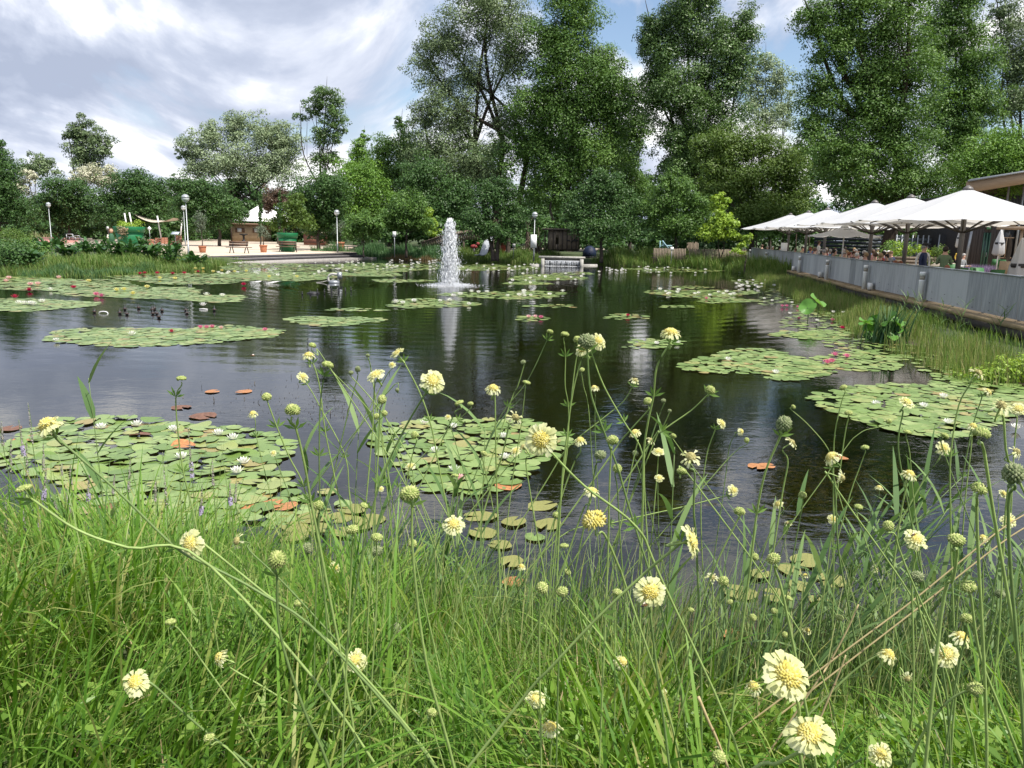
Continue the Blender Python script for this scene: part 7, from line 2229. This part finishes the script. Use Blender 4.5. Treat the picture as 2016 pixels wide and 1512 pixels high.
    (1733, 1485, 57, "B", [(1710, 1490), (1660, 1520)], (.1, .4)), (1415, 1490, 27, "G", [(1415, 1520)]), (1055, 1375, 50, "B", [(1060, 1400), (1075, 1500)], (.0, .7)), (1083, 1432, 55, "BS", [(1085, 1465), (1080, 1540)]), (1225, 1303, 42, "BS", [(1228, 1330), (1230, 1420)], (.3, .6)), (1310, 1370, 32, "F", [(1312, 1400)]), (700, 1300, 50, "B", [(705, 1330), (740, 1400)], (0, .5)), (850, 1403, 21, "G", [(852, 1430)]), (780, 1238, 19, "S", [(765, 1270), (740, 1340)]), (667, 1245, 19, "S", [(655, 1320), (650, 1430)]), (693, 1043, 24, "G", [(692, 1080), (690, 1180)]), (742, 1058, 20, "G", [(742, 1090), (740, 1180)]), (742, 1085, 20, "S", [(743, 1120)]),
    (893, 1033, 48, "B", [(875, 1045), (850, 1100), (820, 1180), (780, 1250)], (.2, .4), "pale bloom with long loose petals in the middle of the bank reeds"), (806, 972, 40, "K", [(810, 995), (815, 1100), (840, 1300), (890, 1512)], (0, .8), "big green seed head ringed with brown bracts on a thick stem"), (808, 918, 24, "B", [(815, 950), (840, 1020)]), (750, 963, 14, "B", [(752, 990)]), (895, 937, 14, "FL", [(890, 980)]), (1030, 880, 32, "F", [(1035, 910), (1050, 1000)]), (1015, 888, 26, "B", [(1000, 920)]), (627, 995, 20, "G", [(625, 1030), (640, 1200)]), (605, 1080, 19, "S", [(605, 1120)]),
    (1920, 1355, 27, "FL", [(1905, 1362), (1860, 1390), (1820, 1440), (1790, 1512)]), (1900, 1352, 15, "FL", [(1885, 1380)]), (1903, 1218, 22, "G", [(1900, 1250), (1880, 1350)]), (1690, 998, 15, "FL", [(1692, 1030)]), (1270, 1495, 46, "B", [(1272, 1525)], (0, .5)), (1190, 1450, 20, "P", [(1192, 1490)]), (1580, 975, 14, "G", [(1578, 1010), (1560, 1100)]), (1437, 1185, 12, "G", [(1437, 1230)]), (2002, 1180, 24, "F", [(1995, 1220)]), (1545, 1250, 13, "G", [(1550, 1290)]),
]
_r2 = random.Random(77)
for i in range(62):
    x = _r2.uniform(620, 2010); y = _r2.uniform(800, 1290) if x > 1200 else _r2.uniform(830, 1130)
    if any(abs(x - f_[0]) < f_[2] * .7 + 12 and abs(y - f_[1]) < f_[2] * .7 + 12 for f_ in FLW):
        continue
    typ = _r2.choice(["G", "G", "B", "BS", "BS", "F", "FL", "S", "B"])
    d = _r2.uniform(11, 19) if typ in ("G", "S", "FL") else _r2.uniform(20, 34)
    ln = _r2.uniform(-30, 45)
    FLW.append((x, y, d, typ, [(x - ln * .3, y + 40), (x - ln, y + 120)]))
for fi, fl in enumerate(FLW):
    x, y, d, typ, st = fl[:5]
    fc_ = fl[5] if len(fl) > 5 else None
    lb, gp = TXT[typ]
    where = "against the open water" if y < 800 else "before the lily rafts" if y < 960 and x < 1500 else "in the long grass" if x < 640 else "among the deck-side reeds" if x > 1480 and y < 1240 else "near the biggest blooms" if x > 1380 else "in the reedy middle"
    sz_w = "" if typ not in ("G", "S", "FL") else "tiny " if d < 13 else "small " if d < 20 else "plump "
    lb, gp = sz_w + lb.replace(" facing the viewer", "").replace(" on a thin stem", "") + " " + where, sz_w + gp + " " + where
    if len(fl) > 6:
        lb, gp = fl[6], None
    Y = min(max(REAL[typ] * F_PX / d, .92), 3.3)
    hc = at_Y(x, y, Y)
    size = d * Y / F_PX
    rs = np.random.default_rng(900 + fi)
    if fc_ is None:
        fc_ = (rs.normal(0, .25), .45 if typ in ("B", "F") else .9)
    up = fc_[1]
    dz_ = _r * fc_[0] + _u * up + toC * max(.08, 1.0 - abs(fc_[0]) * .75 - abs(up) * (.72 if typ in ("B", "F") else .85)) + rs.normal(0, .14, 3)
    dz_ = dz_ / np.linalg.norm(dz_)
    Rm = Vector(dz_).to_track_quat("Z", "Y").to_matrix().to_4x4() @ Matrix.Rotation(rs.random() * 6.28, 4, "Z") @ Matrix.Diagonal((rs.uniform(.88, 1.1), rs.uniform(.88, 1.1), rs.uniform(.8, 1.25), 1))
    neck = hc - dz_ * size * (.12 if typ in ("B", "BS", "F") else .38)
    pts = [neck, hc - dz_ * size * .7 + np.array([0, 0, -.002])] + [at_Y(a, b, Y + .02 * (i + 1)) for i, (a, b) in enumerate(st)]
    last, prev = pts[-1], pts[-2]
    dirv = (last - prev)
    g0 = gz(last[0], last[1])
    if last[2] - g0 > .02:
        drop = last[2] - g0
        sl_ = np.clip(dirv[0] / max(abs(dirv[2]), .02), -.8, .8)
        e = last + np.array([sl_ * drop * .45, .02, -drop * .5])
        b = np.array([last[0] + sl_ * drop * .65, last[1] + .05, 0]); b[2] = gz(b[0], b[1]) - .03
        pts += [e, b]
    for j in range(2, len(pts) - 1):
        pts[j] = pts[j] + rs.normal(0, .0022, 3)
    Q = spline(pts, 5)
    T = thing("scabious", lb, "flower", Q[-1], gp)
    r1 = .0028 if d > 24 or typ in ("K", "S") else .0021
    part("stem", tube(Q, np.linspace(r1 * .72, r1 * 1.15, len(Q)), 6), STEM if fi % 4 else STEM_D, T, smooth=True)
    Ml = Matrix.Translation(Vector((hc - Q[-1]).tolist())) @ Rm @ Matrix.Scale(size, 4)
    ctr, pet, brc = HEADS[typ][fi % len(HEADS[typ])]
    o_ = link("flower_centre" if typ in ("B", "BS", "F", "P") else "seed_head" if typ in ("S", "K") else "bud", ctr, T)
    o_.matrix_local = Ml
    if d >= 60 and typ in ("B", "BS"):
        for i in range(18):
            p_ = link("petal", PET1[i % 5], T)
            p_.matrix_local = Ml @ Matrix.Rotation((i + rs.uniform(-.2, .2)) * 2 * math.pi / 18, 4, "Z") @ Matrix.Translation((.16, 0, 0)) @ Matrix.Rotation(rs.normal(0, .12) + (.5 if typ == "BS" else 0), 4, "Y") @ Matrix.Diagonal((rs.uniform(.82, 1.12), rs.uniform(.85, 1.15), 1, 1))
        for i in range(14):
            p_ = link("petal", PET2[i % 3], T)
            p_.matrix_local = Ml @ Matrix.Rotation((i + rs.uniform(-.25, .25)) * 2 * math.pi / 14, 4, "Z") @ Matrix.Translation((.19, 0, .05)) @ Matrix.Rotation(rs.normal(0, .2), 4, "Y")
    elif pet is not None:
        o_ = link("petals", pet, T); o_.matrix_local = Ml
    if brc is not None:
        o_ = link("bracts", brc, T); o_.matrix_local = Ml
    # small leaf pairs at the stem's joints
    if len(st) >= 4:
        for i in (2, 4):
            j = min(len(Q) - 3, i * 5)
            c = Q[j]; dr = unit(Q[j] - Q[j + 1])
            s_ = unit(np.cross(dr, toC))
            vf = []
            for sg in (-1, 1):
                for k_ in range(2):
                    tip = c + (s_ * sg * (.9 - .4 * k_) + dr * (.5 + .5 * k_) + toC * .2 * rs.normal()) * .03
                    w_ = unit(np.cross(tip - c, toC)) * .0035
                    m_ = (c + tip) / 2
                    vf.append((np.array([c, m_ + w_, tip, m_ - w_]), np.array([[0, 1, 2, 3]])))
            V, F = join(*vf)
            part("stem_leaf", (V, F), leafy("stem_leaf", [G(.12, .22, .05), G(.18, .3, .07)], .3), T, rn=np.full(len(V), rs.random()))
# bees on the blooms
for x, y, Y, lb in ((1798, 1053, .062 * F_PX / 47 - .02, "bee feeding on the pale bloom among reeds"), (1268, 1192, .062 * F_PX / 66 - .02, "bee below the large pale bloom above the waterline")):
    c = at_Y(x, y, Y)
    T = thing("honey_bee", lb, "bee", c, rz=.6)
    part("abdomen", ball((.004, 0, 0), (.0055, .003, .003), 8, 6), solid("bee_brown", (.14, .07, .02), .6), T, world=False, smooth=True)
    part("thorax", ball((-.0035, 0, .0005), (.0032, .0028, .0028), 8, 6), solid("bee_dark", (.05, .03, .015), .8), T, world=False, smooth=True)
    part("head", ball((-.0072, 0, 0), .0019, 8, 6), BLACK, T, world=False, smooth=True)
    for s in (-1, 1):
        part("wing", (np.array([(-.002, s * .001, .003), (.004, s * .004, .005), (.009, s * .003, .004), (.005, s * .0005, .003)]), np.array([[0, 1, 2, 3]])), solid("insect_wing", (.5, .45, .4), .3), T, world=False)

# ---------------------------------------------------------------- pale speedwell spikes
SPK = leafy("spike_grey", [G(.20, .20, .14), G(.32, .30, .24), G(.38, .34, .34)], .15, .8, .2)
SPKP = leafy("spike_lilac", [G(.32, .26, .42), G(.46, .40, .56), G(.55, .5, .62)], .2, .8, .2)
SPIKES = [(55, 793, 64, 872, 0), (37, 826, 47, 897, 1), (3, 829, 6, 878, 0), (22, 861, 21, 930, 0), (52, 868, 54, 938, 0), (85, 870, 86, 925, 0), (92, 912, 86, 982, 1), (122, 912, 121, 936, 0), (138, 915, 140, 955, 0), (257, 897, 253, 970, 0), (320, 890, 328, 1000, 0), (370, 835, 378, 938, 1),
          (418, 903, 420, 955, 0), (398, 953, 396, 1012, 1), (452, 948, 454, 992, 1), (465, 948, 463, 988, 0), (226, 933, 222, 972, 0), (306, 938, 306, 985, 0), (12, 978, 11, 1056, 0), (45, 1004, 49, 1046, 0), (78, 996, 77, 1044, 0), (175, 935, 174, 986, 1), (130, 968, 138, 1010, 0), (108, 985, 112, 1018, 0)]
for i, (x0_, y0_, x1_, y1_, lil_) in enumerate(SPIKES):
    Y = 3.55 - .5 * (y1_ - 900) / 150
    a, b = at_Y(x0_, y0_, Y), at_Y(x1_, y1_, Y)
    g = np.array([b[0] + R.normal(0, .03), Y + .05, 0]); g[2] = gz(g[0], g[1]) - .03
    T = thing("speedwell", "thin grey flower spike gone over, rising from the grass before the raft" if not lil_ else "thin flower spike with lilac blossom at its base before the raft", "flower", g, "faded grey flower spikes" if not lil_ else "lilac-based flower spikes")
    Q = spline([a, (a + b) / 2 + [R.normal(0, .006), 0, 0], b, (b + g) / 2 + [R.normal(0, .02), 0, 0], g], 5)
    part("stem", tube(Q, np.linspace(.001, .0026, len(Q)), 5), STEM_D, T)
    n = 120
    t_ = R.random(n) ** .8
    C = a + (b - a) * t_[:, None]
    C[:, 0] += .5 * 0
    az = R.random(n) * 6.28
    rad = np.interp(t_, [0, 1], [.002, .0062])
    C = C + np.stack([np.cos(az), np.sin(az), np.zeros(n)], 1) * rad[:, None]
    V, F = leaf_cards(C, np.stack([np.cos(az), np.sin(az), .3 * np.ones(n)], 1), np.interp(t_, [0, 1], [.005, .010]), np.interp(t_, [0, 1], [.0035, .007]))
    part("spike", (V, F), SPK, T, rn=np.repeat(R.random(n), 4))
    if lil_:
        n = 70
        t_ = R.uniform(.72, 1.02, n); az = R.random(n) * 6.28
        C = a + (b - a) * t_[:, None] + np.stack([np.cos(az), np.sin(az), np.zeros(n)], 1) * .009
        V, F = leaf_cards(C, np.stack([np.cos(az), np.sin(az), .2 * np.ones(n)], 1), .012, .008)
        part("blossom", (V, F), SPKP, T, rn=np.repeat(R.random(n), 4))
